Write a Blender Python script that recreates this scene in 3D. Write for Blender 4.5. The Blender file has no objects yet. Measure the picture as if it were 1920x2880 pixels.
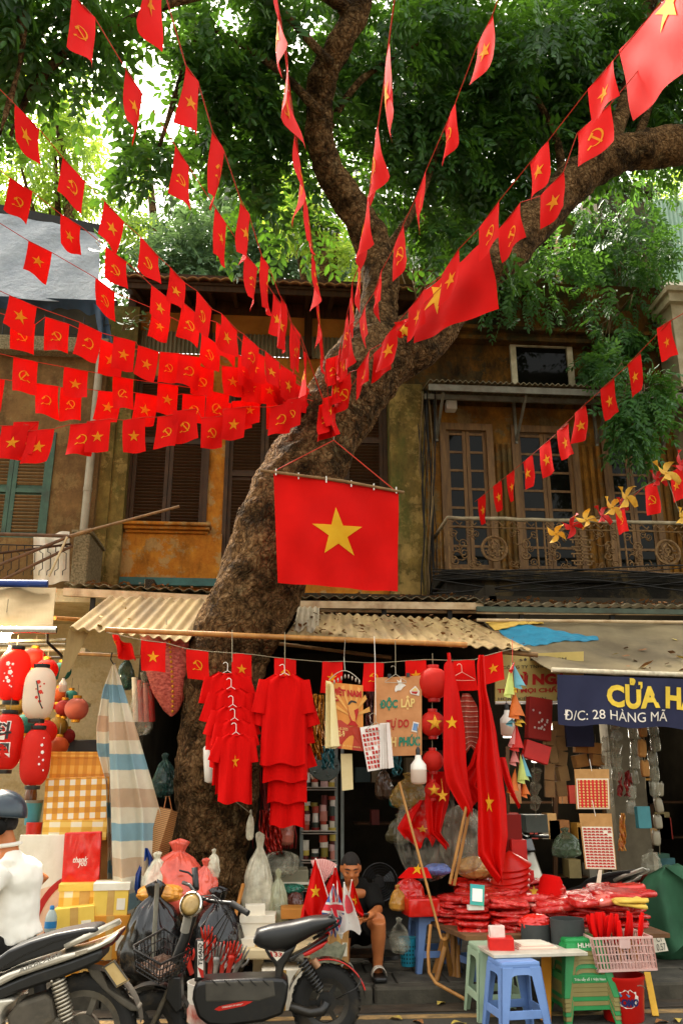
import bpy,bmesh,math,random
import numpy as np
from math import radians,sin,cos,pi,atan2,sqrt,tan
from mathutils import Vector,Matrix,Quaternion,noise as mnoise
random.seed(7);rng=np.random.default_rng(7)
sc=bpy.context.scene
COL=sc.collection
PITCH=radians(17.75);YAW=radians(4.5);CAMH=1.55;FPX=2400.0
cam=bpy.data.cameras.new('camera');cam.sensor_fit='VERTICAL';cam.sensor_height=36;cam.lens=36*FPX/2880
cam.clip_start=0.05;cam.clip_end=500
camo=bpy.data.objects.new('camera',cam);COL.objects.link(camo)
camo.location=(0,0,CAMH);camo.rotation_euler=(pi/2+PITCH,0,-YAW);sc.camera=camo
SUN_EL,SUN_AZ=radians(56),radians(-32)
w=bpy.data.worlds.new('World');sc.world=w;w.use_nodes=True
wn=w.node_tree;bg=wn.nodes['Background']
sky=wn.nodes.new('ShaderNodeTexSky');sky.sky_type='NISHITA';sky.sun_disc=False
sky.sun_elevation=SUN_EL;sky.sun_rotation=SUN_AZ;sky.air_density=1.6;sky.dust_density=5.0;sky.ozone_density=0.6
hs=wn.nodes.new('ShaderNodeHueSaturation');hs.inputs['Saturation'].default_value=0.35
tint=wn.nodes.new('ShaderNodeMixRGB');tint.blend_type='MULTIPLY';tint.inputs[0].default_value=1;tint.inputs[2].default_value=(1.0,0.945,0.84,1)
wn.links.new(sky.outputs[0],hs.inputs['Color']);wn.links.new(hs.outputs[0],tint.inputs[1]);wn.links.new(tint.outputs[0],bg.inputs['Color'])
bg.inputs['Strength'].default_value=0.15
sl=bpy.data.lights.new('sun','SUN');sl.energy=2.6;sl.angle=radians(11);sl.color=(1.0,0.93,0.80)
so=bpy.data.objects.new('sun',sl);COL.objects.link(so)
sdir=Vector((sin(SUN_AZ)*cos(SUN_EL),cos(SUN_AZ)*cos(SUN_EL),sin(SUN_EL)))
so.rotation_euler=(-sdir).to_track_quat('-Z','Y').to_euler();so.location=(0,0,30)
vs=sc.view_settings;vs.view_transform='Standard';vs.look='None';vs.exposure=2.2;vs.gamma=1;vs.use_curve_mapping=False
sc.cycles.max_bounces=8;sc.cycles.transparent_max_bounces=16;sc.cycles.diffuse_bounces=4
sc.cycles.use_denoising=True
try:sc.cycles.denoiser='OPENIMAGEDENOISE'
except Exception:pass
_R=Vector((cos(YAW),-sin(YAW),0));_Fw=Vector((sin(YAW)*cos(PITCH),cos(YAW)*cos(PITCH),sin(PITCH)))
_U=Vector((-sin(YAW)*sin(PITCH),-cos(YAW)*sin(PITCH),cos(PITCH)));CAMP=Vector((0,0,CAMH))
def ray(px,py):return _Fw+_R*((px-960)/FPX)+_U*((1440-py)/FPX)
def at(px,py,Y):
 r=ray(px,py);return CAMP+r*(Y/r.y)
def atz(px,py,z):
 r=ray(px,py);return CAMP+r*((z-CAMH)/r.z)
def onplane(px,py,A,B):
 r=ray(px,py);n=Vector((-(B.y-A.y),B.x-A.x,0));d=n.dot(r)
 return CAMP+r*(n.dot(A-CAMP)/d)
def mpp(px,py,Y):return(Y/ray(px,py).y)/FPX
def rectxz(x0,y0,x1,y1,Y):
 ym=(y0+y1)/2;xm=(x0+x1)/2
 return at(x0,ym,Y).x,at(x1,ym,Y).x,at(xm,y1,Y).z,at(xm,y0,Y).z
class MB:
 def __init__(s):s.v=[];s.f=[];s.uv=[]
 def face(s,idx,uv=None):s.f.append(tuple(idx));s.uv.append(uv)
 def quad(s,a,b,c,d,uv=((0,0),(1,0),(1,1),(0,1))):
  n=len(s.v);s.v+=[Vector(a),Vector(b),Vector(c),Vector(d)];s.face((n,n+1,n+2,n+3),uv)
 def grid(s,fn,nu,nv,closeu=False):
  n=len(s.v);ru=nu if closeu else nu+1
  for j in range(nv+1):
   for i in range(ru):s.v.append(Vector(fn(i/nu,j/nv)))
  for j in range(nv):
   for i in range(nu):
    i2=(i+1)%ru
    s.face((n+j*ru+i,n+j*ru+i2,n+(j+1)*ru+i2,n+(j+1)*ru+i),((i/nu,j/nv),((i+1)/nu,j/nv),((i+1)/nu,(j+1)/nv),(i/nu,(j+1)/nv)))
  return s
 def sheet(s,fn,nu,nv,th):
  th=Vector(th);s.grid(fn,nu,nv);s.grid(lambda u,v:Vector(fn(1-u,v))+th,nu,nv)
  s.grid(lambda u,v:Vector(fn(u,0))+th*(1-v),nu,1);s.grid(lambda u,v:Vector(fn(u,1))+th*v,nu,1)
  s.grid(lambda u,v:Vector(fn(0,u))+th*v,nv,1);s.grid(lambda u,v:Vector(fn(1,u))+th*(1-v),nv,1)
  return s
 def box(s,c,size,M=None,bev=0):
  c=Vector(c);hx,hy,hz=size[0]/2,size[1]/2,size[2]/2;n=len(s.v)
  if bev<=0:
   P=[(-hx,-hy,-hz),(hx,-hy,-hz),(hx,hy,-hz),(-hx,hy,-hz),(-hx,-hy,hz),(hx,-hy,hz),(hx,hy,hz),(-hx,hy,hz)]
   for p in P:
    p=Vector(p);s.v.append(c+(M@p if M else p))
   q=((0,0),(1,0),(1,1),(0,1))
   for f in((0,1,5,4),(1,2,6,5),(2,3,7,6),(3,0,4,7),(4,5,6,7),(3,2,1,0)):s.face([n+i for i in f],q)
  else:
   b=min(bev,hx*.9,hy*.9,hz*.9)
   def ring(z,dx):
    x,y=hx-dx,hy-dx;k=b if dx==0 else b*.6
    return[(-x,-y+k,z),(-x+k,-y,z),(x-k,-y,z),(x,-y+k,z),(x,y-k,z),(x-k,y,z),(-x+k,y,z),(-x,y-k,z)]
   rs=[ring(-hz,b*.7),ring(-hz+b,0),ring(hz-b,0),ring(hz,b*.7)]
   for r in rs:
    for p in r:
     p=Vector(p);s.v.append(c+(M@p if M else p))
   for k in range(3):
    for i in range(8):
     j=(i+1)%8;s.face((n+k*8+i,n+k*8+j,n+k*8+8+j,n+k*8+8+i),((i/8,k/3),((i+1)/8,k/3),((i+1)/8,(k+1)/3),(i/8,(k+1)/3)))
   s.face([n+7-i for i in range(8)]);s.face([n+24+i for i in range(8)])
  return s
 def box2(s,p0,p1,bev=0):
  p0=Vector(p0);p1=Vector(p1);d=p1-p0
  return s.box((p0+p1)/2,(abs(d.x),abs(d.y),abs(d.z)),bev=bev)
 def bar(s,a,b,wx,wy,up=(0,0,1),bev=0):
  a=Vector(a);b=Vector(b);d=b-a;L=d.length;z=d.normalized();x=Vector(up).cross(z)
  if x.length<1e-4:x=Vector((1,0,0)).cross(z)
  if x.length<1e-4:x=Vector((0,1,0)).cross(z)
  x.normalize();y=z.cross(x);Mx=Matrix((x,y,z)).transposed()
  return s.box((a+b)/2,(wx,wy,L),Mx,bev)
 def tube(s,pts,r,seg=8,caps=True,flat=1.0):
  pts=[Vector(p)for p in pts];n0=len(s.v);m=len(pts)
  if not hasattr(r,'__len__'):r=[r]*m
  t0=(pts[1]-pts[0]).normalized();x=t0.orthogonal().normalized()
  if abs(t0.z)<.9:x=Vector((0,0,1)).cross(t0).normalized()
  for i,p in enumerate(pts):
   t=((pts[min(i+1,m-1)]-pts[max(i-1,0)])).normalized()
   x=(x-t*x.dot(t));x=x.normalized()if x.length>1e-6 else t.orthogonal().normalized();y=t.cross(x)
   for k in range(seg):
    a=2*pi*k/seg;s.v.append(p+(x*cos(a)+y*sin(a)*flat)*r[i])
  for i in range(m-1):
   for k in range(seg):
    k2=(k+1)%seg
    s.face((n0+i*seg+k,n0+i*seg+k2,n0+(i+1)*seg+k2,n0+(i+1)*seg+k),((k/seg,i/(m-1)),((k+1)/seg,i/(m-1)),((k+1)/seg,(i+1)/(m-1)),(k/seg,(i+1)/(m-1))))
  if caps:
   s.face([n0+seg-1-k for k in range(seg)]);s.face([n0+(m-1)*seg+k for k in range(seg)])
  return s
 def lathe(s,prof,c=(0,0,0),seg=24,M=None,caps=True):
  c=Vector(c);n0=len(s.v);m=len(prof)
  for r,z in prof:
   for k in range(seg):
    a=2*pi*k/seg;p=Vector((r*cos(a),r*sin(a),z));s.v.append(c+(M@p if M else p))
  for i in range(m-1):
   for k in range(seg):
    k2=(k+1)%seg
    s.face((n0+i*seg+k,n0+i*seg+k2,n0+(i+1)*seg+k2,n0+(i+1)*seg+k),((k/seg,i/(m-1)),((k+1)/seg,i/(m-1)),((k+1)/seg,(i+1)/(m-1)),(k/seg,(i+1)/(m-1))))
  if caps:
   if prof[0][0]>1e-4:s.face([n0+seg-1-k for k in range(seg)])
   if prof[-1][0]>1e-4:s.face([n0+(m-1)*seg+k for k in range(seg)])
  return s
 def prism(s,pts,th):
  pts=[Vector(p)for p in pts];th=Vector(th);n=len(s.v);m=len(pts)
  s.v+=pts+[p+th for p in pts]
  s.face(list(range(n,n+m)));s.face([n+2*m-1-i for i in range(m)])
  for i in range(m):
   j=(i+1)%m;s.face((n+j,n+i,n+m+i,n+m+j),((0,0),(1,0),(1,1),(0,1)))
  return s
 def blob(s,c,r,seg=12,rings=8,M=None,fn=None):
  c=Vector(c)
  if not hasattr(r,'__len__'):r=(r,r,r)
  def f(u,v):
   a=2*pi*u;b=pi*(v*.998+.001);d=Vector((cos(a)*sin(b),sin(a)*sin(b),cos(b)))
   k=fn(d)if fn else 1
   p=Vector((d.x*r[0]*k,d.y*r[1]*k,d.z*r[2]*k));return c+(M@p if M else p)
  return s.grid(f,seg,rings,closeu=True)
 def ext(s,o,T=None):
  n=len(s.v);s.v+=[(T@v if T else v)for v in o.v];s.f+=[tuple(i+n for i in f)for f in o.f];s.uv+=o.uv;return s
 def mesh(s,name,Minv=None):
  me=bpy.data.meshes.new(name)
  vv=[(Minv@v if Minv else v)for v in s.v]
  me.from_pydata([tuple(v)for v in vv],[],s.f)
  uvl=me.uv_layers.new(name='UVMap');d=uvl.data;k=0;flat=np.zeros(2*len(me.loops),'f')
  for f,uv in zip(s.f,s.uv):
   if uv:
    for(a,b)in uv:flat[2*k]=a;flat[2*k+1]=b;k+=1
   else:k+=len(f)
  d.foreach_set('uv',flat)
  return me
ROOTM={}
def _inv(parent):
 p=parent
 while p is not None:
  if p.name in ROOTM:return ROOTM[p.name]
  p=p.parent
 return None
def thing(name,label,cat,loc=(0,0,0),rotz=0,group=None,M=None):
 o=bpy.data.objects.new(name,None);o.empty_display_size=.1;COL.objects.link(o)
 if M is None:M=Matrix.Translation(Vector(loc))@Matrix.Rotation(rotz,4,'Z')
 o.matrix_world=M;o['label']=label;o['category']=cat
 if group:o['group']=group
 ROOTM[o.name]=M.inverted();return o
def build(mb,name,mat,parent=None,world=True,smooth=False,label=None,cat=None,group=None,kind=None,bevel=0,subsurf=0):
 Mi=_inv(parent)if(parent is not None and world)else None
 me=mb if isinstance(mb,bpy.types.Mesh)else mb.mesh(name,Mi)
 o=bpy.data.objects.new(name,me);COL.objects.link(o)
 if mat is not None and not me.materials:me.materials.append(mat)
 if smooth:
  me.polygons.foreach_set('use_smooth',[True]*len(me.polygons))
 if smooth=='auto':
  try:me.set_sharp_from_angle(angle=radians(40))
  except Exception:pass
 if parent is not None:o.parent=parent
 if label:o['label']=label
 if cat:o['category']=cat
 if group:o['group']=group
 if kind:o['kind']=kind
 if bevel:
  m=o.modifiers.new('bevel','BEVEL');m.width=bevel;m.segments=2;m.limit_method='ANGLE'
 if subsurf:
  m=o.modifiers.new('sub','SUBSURF');m.levels=subsurf;m.render_levels=subsurf
 return o
def inst(src,parent=None,M=None,name=None):
 c=src.copy();COL.objects.link(c)
 if name:c.name=name
 c.parent=parent
 if M is not None:c.matrix_local=M
 return c
def copy_tree(o,parent=None):
 c=o.copy();COL.objects.link(c);c.parent=parent
 for ch in list(o.children):copy_tree(ch,c)
 return c
def one(mb,name,mat,label,cat,group=None,smooth=False,kind=None,bevel=0):
 vs_=mb.v;mn=Vector((min(v.x for v in vs_)+max(v.x for v in vs_),min(v.y for v in vs_)+max(v.y for v in vs_),2*min(v.z for v in vs_)))/2
 me=mb.mesh(name,Matrix.Translation(-mn));o=build(me,name,mat,None,smooth=smooth,label=label,cat=cat,group=group,kind=kind,bevel=bevel)
 o.location=mn;ROOTM[o.name]=Matrix.Translation(-mn);return o
def lin(c):
 if isinstance(c,str):
  c=c.lstrip('#');c=[int(c[i:i+2],16)/255 for i in(0,2,4)]
  c=[x/12.92 if x<=.04045 else((x+.055)/1.055)**2.4 for x in c]
 return(c[0],c[1],c[2],1)
class NT:
 def __init__(s,name):
  s.m=bpy.data.materials.new(name);s.m.use_nodes=True;s.t=s.m.node_tree;s.b=s.t.nodes['Principled BSDF'];s.out=s.t.nodes['Material Output']
 def n(s,typ,**kw):
  x=s.t.nodes.new(typ)
  for k,v in kw.items():
   if k.startswith('i_'):
    key=k[2:];x.inputs[int(key)if key.isdigit()else key].default_value=v
   else:setattr(x,k,v)
  return x
 def l(s,a,b):s.t.links.new(a,b)
 def coord(s,which='Object',scale=(1,1,1)):
  tc=s.n('ShaderNodeTexCoord');mp=s.n('ShaderNodeMapping');mp.inputs['Scale'].default_value=scale
  s.l(tc.outputs[which],mp.inputs['Vector']);return mp.outputs[0]
 def noise(s,vec,scale,detail=6,rough=.6):
  x=s.n('ShaderNodeTexNoise');x.inputs['Scale'].default_value=scale;x.inputs['Detail'].default_value=detail;x.inputs['Roughness'].default_value=rough
  s.l(vec,x.inputs['Vector']);return x.outputs['Fac']
 def ramp(s,fac,stops,interp='LINEAR'):
  r=s.n('ShaderNodeValToRGB');e=r.color_ramp.elements;r.color_ramp.interpolation=interp
  while len(e)<len(stops):e.new(.5)
  for el,(p,c)in zip(e,stops):el.position=p;el.color=lin(c)
  s.l(fac,r.inputs['Fac']);return r.outputs['Color']
 def mix(s,fac,a,b,blend='MIX'):
  x=s.n('ShaderNodeMixRGB',blend_type=blend)
  for k,v in((0,fac),(1,a),(2,b)):
   if isinstance(v,(int,float)):x.inputs[k].default_value=v
   elif isinstance(v,(tuple,list,str)):x.inputs[k].default_value=lin(v)
   else:s.l(v,x.inputs[k])
  return x.outputs[0]
 def math(s,op,a,b=0,c=None):
  x=s.n('ShaderNodeMath',operation=op)
  for k,v in((0,a),(1,b),(2,c)):
   if v is None:continue
   if isinstance(v,(int,float)):x.inputs[k].default_value=v
   else:s.l(v,x.inputs[k])
  return x.outputs[0]
 def bump(s,h,strength,dist=.02):
  x=s.n('ShaderNodeBump');x.inputs['Strength'].default_value=strength;x.inputs['Distance'].default_value=dist
  s.l(h,x.inputs['Height']);s.l(x.outputs[0],s.b.inputs['Normal'])
 def base(s,c):
  if isinstance(c,(tuple,list,str)):s.b.inputs['Base Color'].default_value=lin(c)
  else:s.l(c,s.b.inputs['Base Color'])
 def set(s,rough=.6,metal=0,spec=.4):
  s.b.inputs['Roughness'].default_value=rough;s.b.inputs['Metallic'].default_value=metal;s.b.inputs['Specular IOR Level'].default_value=spec;return s
 def translucent(s,fac,col):
  tr=s.n('ShaderNodeBsdfTranslucent');mx=s.n('ShaderNodeMixShader');mx.inputs[0].default_value=fac
  if isinstance(col,(tuple,list,str)):tr.inputs[0].default_value=lin(col)
  else:s.l(col,tr.inputs[0])
  s.l(s.b.outputs[0],mx.inputs[1]);s.l(tr.outputs[0],mx.inputs[2]);s.l(mx.outputs[0],s.out.inputs[0])
 def seethrough(s,fac):
  tr=s.n('ShaderNodeBsdfTransparent');mx=s.n('ShaderNodeMixShader')
  if isinstance(fac,(int,float)):mx.inputs[0].default_value=fac
  else:s.l(fac,mx.inputs[0])
  s.l(s.b.outputs[0],mx.inputs[1]);s.l(tr.outputs[0],mx.inputs[2]);s.l(mx.outputs[0],s.out.inputs[0])
MATS={}
def M(name,c1,c2=None,sc=8,rough=.6,metal=0,spec=.4,bump=0,bsc=None,dist=.01,ramp=(.35,.65),stretch=(1,1,1),rnd=0,transl=0,tcol=None,coord='Object',dirt=0,dirtc='#3a2c1c',coat=0):
 if name in MATS:return MATS[name]
 t=NT(name);t.set(rough,metal,spec);v=t.coord(coord,stretch)
 if c2 is None:
  h=c1 if isinstance(c1,str)else None;l=lin(c1);c2=tuple(x*.78 for x in l[:3]);c1=l[:3]
 f=t.noise(v,sc);col=t.ramp(f,[(ramp[0],c1),(ramp[1],c2)])
 if dirt:
  g=t.noise(v,sc*.37+.9,8,.7);dm=t.ramp(g,[(.5,(0,0,0)),(.72,(dirt,dirt,dirt))]);col=t.mix(dm,col,dirtc)
 if rnd:
  oi=t.n('ShaderNodeObjectInfo');k=t.math('MULTIPLY_ADD',oi.outputs['Random'],rnd,1-rnd/2)
  cc=t.n('ShaderNodeCombineXYZ')
  for i in range(3):t.l(k,cc.inputs[i])
  col=t.mix(1.0,col,cc.outputs[0],'MULTIPLY')
 t.base(col)
 if bump:t.bump(t.noise(v,bsc or sc*3),bump,dist)
 if coat:t.b.inputs['Coat Weight'].default_value=coat
 if transl:t.translucent(transl,tcol or c1)
 MATS[name]=t.m;return t.m
def wallmat(name,base,base2,stain,mould,moss=None,amt=.5,bump=.35):
 t=NT(name);t.set(.9,0,.15);v=t.coord('Object');vs_=t.coord('Object',(1.2,1.2,.55))
 big=t.noise(v,1.1,10,.65);col=t.ramp(big,[(.38,base),(.52,base2),(.66,base)])
 pt=t.noise(v,2.3,12,.72);pm=t.ramp(pt,[(.52,(0,0,0)),(.56,(1,1,1))]);col=t.mix(t.math('MULTIPLY',pm,.85),col,stain)
 st=t.noise(vs_,2.0,10,.75);sm=t.ramp(st,[(.60-amt*.3,(0,0,0)),(.86-amt*.3,(1,1,1))]);col=t.mix(t.math('MULTIPLY',sm,.9),col,mould)
 fine=t.noise(v,34,6,.7);col=t.mix(.5,col,t.ramp(fine,[(.3,(.55,.55,.55)),(.7,(1,1,1))]),'MULTIPLY')
 if moss:
  mo=t.noise(vs_,1.3,8,.7);mm=t.ramp(mo,[(.48,(0,0,0)),(.7,(1,1,1))]);col=t.mix(mm,col,moss)
 t.base(col);h=t.math('ADD',t.math('MULTIPLY',fine,.4),t.math('MULTIPLY',pm,.6));t.bump(h,bump,.02);MATS[name]=t.m;return t.m
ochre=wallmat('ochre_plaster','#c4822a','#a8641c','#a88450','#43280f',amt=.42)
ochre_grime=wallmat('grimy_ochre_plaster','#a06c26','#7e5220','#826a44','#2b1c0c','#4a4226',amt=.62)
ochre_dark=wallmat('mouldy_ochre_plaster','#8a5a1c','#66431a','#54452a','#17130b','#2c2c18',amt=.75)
stucco=wallmat('brown_stucco','#846339','#705230','#876a40','#342613',amt=.45)
greygreen=wallmat('algae_stained_plaster','#8c7238','#6f5a2c','#a5874c','#282510','#454d20',amt=.55)
blackslab=wallmat('soot_black_concrete','#38322a','#2a261f','#57492f','#12110e','#23241a',amt=.6)
greywall=wallmat('grey_plaster','#5f5747','#504939','#75674a','#28241b',amt=.5)
creamwall=wallmat('cream_plaster','#d8c49a','#cfba8d','#c2aa7a','#93794e',amt=.1,bump=.1)
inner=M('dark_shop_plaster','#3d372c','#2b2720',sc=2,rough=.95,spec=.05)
rooftile=M('terracotta_tile','#b08355','#7c5636',sc=7,rough=.9,bump=.4,rnd=.5,dirt=.6,dirtc='#3c3524')
darkwood=M('dark_brown_wood','#422810','#2c1a09',sc=4,stretch=(6,6,.6),rough=.7,bump=.2,spec=.2)
shutterbrown=M('brown_shutter_paint','#452c12','#33200c',sc=5,rough=.65,bump=.15,spec=.3,rnd=.25)
shuttergreen=M('green_shutter_paint','#3f5a45','#33493a',sc=7,rough=.7,bump=.2,dirt=.5)
slatbrown=M('weathered_slat','#86683f','#6a4f2d',sc=6,rough=.75,rnd=.3)
doorwood=M('door_frame_wood','#7d5a30','#5d4122',sc=5,stretch=(4,4,.7),rough=.7,bump=.2)
steelgrey=M('grey_painted_steel','#7c7768','#625d4e',sc=6,rough=.6,metal=.2,dirt=.6,dirtc='#5b3a20')
creamsteel=M('cream_painted_steel','#cdb58f','#b79a70',sc=6,rough=.6,dirt=.7,dirtc='#6b3f20')
rustiron=M('rusty_wrought_iron','#8a6a40','#553c22',sc=14,rough=.75,metal=.3,bump=.3)
blackiron=M('black_iron','#221e18','#171410',sc=10,rough=.6,metal=.4)
bamboo=M('bamboo','#b9823f','#99652c',sc=5,stretch=(3,3,.5),rough=.45,bump=.1)
bamboodark=M('old_bamboo','#8b6a3f','#6f5230',sc=5,stretch=(3,3,.5),rough=.6,bump=.1)
corr=M('weathered_fibre_sheet','#a08858','#786038',sc=3,stretch=(2.2,.5,.5),rough=.85,bump=.2,dirt=.75,dirtc='#564931')
corrgrey=M('grey_corrugated_steel','#7f7355','#665b42',sc=3,stretch=(2,2,.4),rough=.7,dirt=.6)
corrgreen=M('pale_green_steel_sheet','#a9c2ad','#94b09b',sc=2,rough=.5,dirt=.2)
canvas=M('beige_canvas','#a8946c','#8f7b54',sc=2.5,rough=.9,bump=.15,dirt=.4,dirtc='#6d5c40',transl=.25)
canvasgrey=M('old_grey_canvas','#7d6f50','#5c5038',sc=1.6,rough=.9,bump=.2,dirt=.6,dirtc='#4a3f2c')
asphalt=M('asphalt','#474339','#3a372e',sc=3,rough=.9,bump=.6,bsc=120,dist=.006,dirt=.5,dirtc='#5a4c36')
paving=M('worn_paving_stone','#555044','#443f35',sc=6,rough=.85,bump=.3,bsc=60,rnd=.2,dirt=.4,dirtc='#2b2720')
kerbm=M('kerb_stone','#544e41','#3c382e',sc=8,rough=.9,bump=.4,bsc=50,rnd=.2)
yellowline=M('worn_yellow_paint','#b08b54','#7d6744',sc=12,rough=.9,dirt=.8,dirtc='#474136')
litter=M('dry_leaf','#a06a34','#6b4522',sc=30,rough=.8,rnd=.5)
litter2=M('yellowed_leaf','#c9b152','#a5893a',sc=30,rough=.7)
def redcloth(name,c,t_=.35,rough=.75):
 return M(name,c,tuple(x*.86 for x in lin(c)[:3]),sc=3,rough=rough,spec=.12,transl=t_,tcol='#f21c0c',bump=.08,bsc=300,dist=.001)
red=redcloth('red_flag_cloth','#cf0b05',.05)
redshirt=redcloth('red_cotton','#d60a06',.12,.9)
redsatin=redcloth('red_satin','#cb0a05',.06,.5)
yellowc=M('yellow_star_cloth','#f0c030','#e6ae22',sc=6,rough=.75,spec=.15,transl=.3)
orangec=M('amber_print','#f0a51f','#e0921a',sc=6,rough=.75,spec=.15,transl=.3)
gold=M('gold_glitter','#e3a52e','#b77a15',sc=60,rough=.35,metal=.6,bump=.5,bsc=200)
cord=M('red_cord','#c23312',rough=.7)
cordg=M('grey_cord','#8d8064',rough=.8)
whiteplastic=M('white_plastic','#e9e3d6','#dfd8c8',sc=4,rough=.35,spec=.5)
wire=M('steel_wire','#b5ab98',rough=.35,metal=.8)
chrome=M('chrome','#d9d5cc','#bfbab0',sc=9,rough=.15,metal=1)
glassdark=M('dark_window_glass','#0d0c08','#14140f',sc=2,rough=.05,spec=.09)
blackplastic=M('black_plastic','#1b1a18','#131210',sc=5,rough=.38,spec=.45,dirt=.35,dirtc='#5a4c38')
blackgloss=M('black_gloss_paint','#100f0e','#151412',sc=5,rough=.2,spec=.5,coat=.3)
leather=M('black_vinyl_seat','#191816','#141312',sc=7,rough=.42,spec=.45,bump=.12,bsc=260,dist=.002)
rubber=M('tyre_rubber','#22201d','#1a1815',sc=9,rough=.85,bump=.2,bsc=60,dirt=.5,dirtc='#62533c')
silverp=M('silver_bodywork','#c9c2b2','#bcb4a3',sc=3,rough=.3,metal=.55,spec=.5)
dustyplastic=M('dusty_grey_plastic','#5b5346','#423c32',sc=6,rough=.8,dirt=.7,dirtc='#8a7a5c')
greym=M('engine_grey','#6e675a','#4c463c',sc=10,rough=.6,metal=.5,dirt=.6,dirtc='#7a6848')
redpl=M('red_plastic','#c01b0c','#a3150a',sc=5,rough=.3,spec=.5)
skin=M('skin','#b9703f','#ac6436',sc=9,rough=.5,spec=.35,bump=.05,bsc=150,dist=.002)
skinleg=M('tanned_skin','#b2673a','#9f562c',sc=7,rough=.5,spec=.35)
hairm=M('black_hair','#17130f','#0e0b09',sc=60,rough=.6,bump=.6,bsc=300)
blackcloth=M('black_cotton','#1d1c1a','#151412',sc=6,rough=.9,spec=.1,bump=.2,bsc=20)
whitecloth=M('white_cotton','#ebe6da','#e2dccd',sc=5,rough=.9,spec=.1,bump=.1,bsc=200,dist=.001)
helmetm=M('dark_blue_helmet','#2b3a44','#25323b',sc=4,rough=.28,spec=.5,coat=.2)
kraft=M('kraft_card','#b98a52','#a77a44',sc=12,rough=.85,bump=.1)
carton=M('brown_carton','#a8763c','#93652f',sc=6,rough=.85,rnd=.25)
whitecard=M('white_card','#e9dfca','#ded2b9',sc=6,rough=.8,dirt=.25,dirtc='#9a8258')
yellowcard=M('yellow_card','#e8c455','#deb646',sc=5,rough=.6)
orangecard=M('orange_card','#d98f23','#c67d1a',sc=4,rough=.5,rnd=.15)
redcard=M('red_card','#c8170c','#b01008',sc=6,rough=.45,rnd=.3)
woodboard=M('worn_pale_board','#ddc79a','#cdb383',sc=4,stretch=(1,3,3),rough=.7,dirt=.4)
orangewood=M('orange_wood','#b9772a','#a1641f',sc=4,rough=.55)
bluestool=M('blue_stool_plastic','#7290c4','#6384ba',sc=4,rough=.42,spec=.4,dirt=.25,dirtc='#5a5c60')
mintstool=M('mint_stool_plastic','#a9bfa0','#9ab292',sc=4,rough=.45,dirt=.3,dirtc='#6d6f52')
greenstool=M('green_stool_plastic','#1f8a44','#197a3b',sc=4,rough=.4)
olivestool=M('olive_stool_plastic','#8a7d44','#7b6f3a',sc=4,rough=.5)
greencloth=M('green_woven_sack','#2d5a3d','#244a32',sc=5,rough=.85,bump=.2,bsc=90)
bluecloth=M('blue_plastic_bag','#123a86','#0e2f70',sc=5,rough=.35)
tealp=M('teal_plastic','#3e8288','#357379',sc=5,rough=.4)
cyanp=M('cyan_basket_plastic','#2d93a8','#24839a',sc=5,rough=.4)
pinkbasket=M('pink_basket_plastic','#ecc9bf','#e2b9ad',sc=5,rough=.4,transl=.3)
darkfelt=M('charcoal_card_tube','#3a3d3b','#303331',sc=6,rough=.85)
bannerblue=M('navy_banner_cloth','#2a2c45','#22243c',sc=2,rough=.7,spec=.2,bump=.1,bsc=6,dist=.01)
textyellow=M('yellow_lettering','#ecc63a',rough=.7)
textwhite=M('white_lettering','#eadfd0',rough=.7)
textred=M('red_lettering','#b81f14',rough=.7)
textdark=M('dark_lettering','#33312c',rough=.7)
textgreen=M('green_lettering','#1e7d60',rough=.7)
textcream=M('cream_lettering','#ecc878',rough=.7)
signyellow=M('yellow_signboard','#bda45c','#ad954e',sc=3,rough=.6,dirt=.2)
def plasticbag(name,tintc,see=.55,rough=.14,sc=9):
 t=NT(name);t.set(rough,0,.6);v=t.coord('Object');f=t.noise(v,sc,8,.65)
 t.base(t.ramp(f,[(.3,tintc),(.75,tuple(min(1,x*1.35)for x in lin(tintc)[:3]))]));rn=t.n('ShaderNodeTexNoise',noise_type='RIDGED_MULTIFRACTAL');rn.inputs['Scale'].default_value=sc*.55;rn.inputs['Detail'].default_value=3;t.l(t.coord('Object',(1,1,.5)),rn.inputs['Vector']);t.bump(rn.outputs['Fac'],.55,.05)
 if see:t.seethrough(t.ramp(t.noise(v,sc*.8,6,.6),[(.35,(see+.25,)*3),(.7,(max(0,see-.35),)*3)]))
 MATS[name]=t.m;return t.m
clearbag=plasticbag('clear_plastic_film','#a9a48e',.75)
bigclear=plasticbag('big_clear_film','#8f8b7a',.86)
milkybag=plasticbag('milky_plastic_bag','#d3cbb0',.42)
blackbag=plasticbag('black_bin_bag','#141312',0,.2,9)
pinkbag=plasticbag('pink_plastic_bag','#e2604c',.12)
orangebag=plasticbag('orange_plastic_bag','#e29a3c',.1)
redbag=plasticbag('red_gift_film','#c81f14',0,.15,14)
redfilm=plasticbag('red_package_in_film','#c41a10',0,.2,22)
def redpack_mat():
 t=NT('red_packets_in_clear_film');t.set(.16,0,.6);v=t.coord('Object');f=t.noise(v,26,8,.7)
 g=t.noise(v,9,6,.65)
 col=t.ramp(f,[(.3,'#a80a05'),(.5,'#cc160c'),(.6,'#d5483c'),(.7,'#ecc8b6')])  # palest stops paint white film highlights into the packet colour
 oi=t.n('ShaderNodeObjectInfo');col=t.mix(t.math('MULTIPLY',oi.outputs['Random'],.5),col,'#c0120a');t.base(col);t.bump(g,1.0,.04);MATS['redpack']=t.m;return t.m
redpack=redpack_mat()
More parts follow.
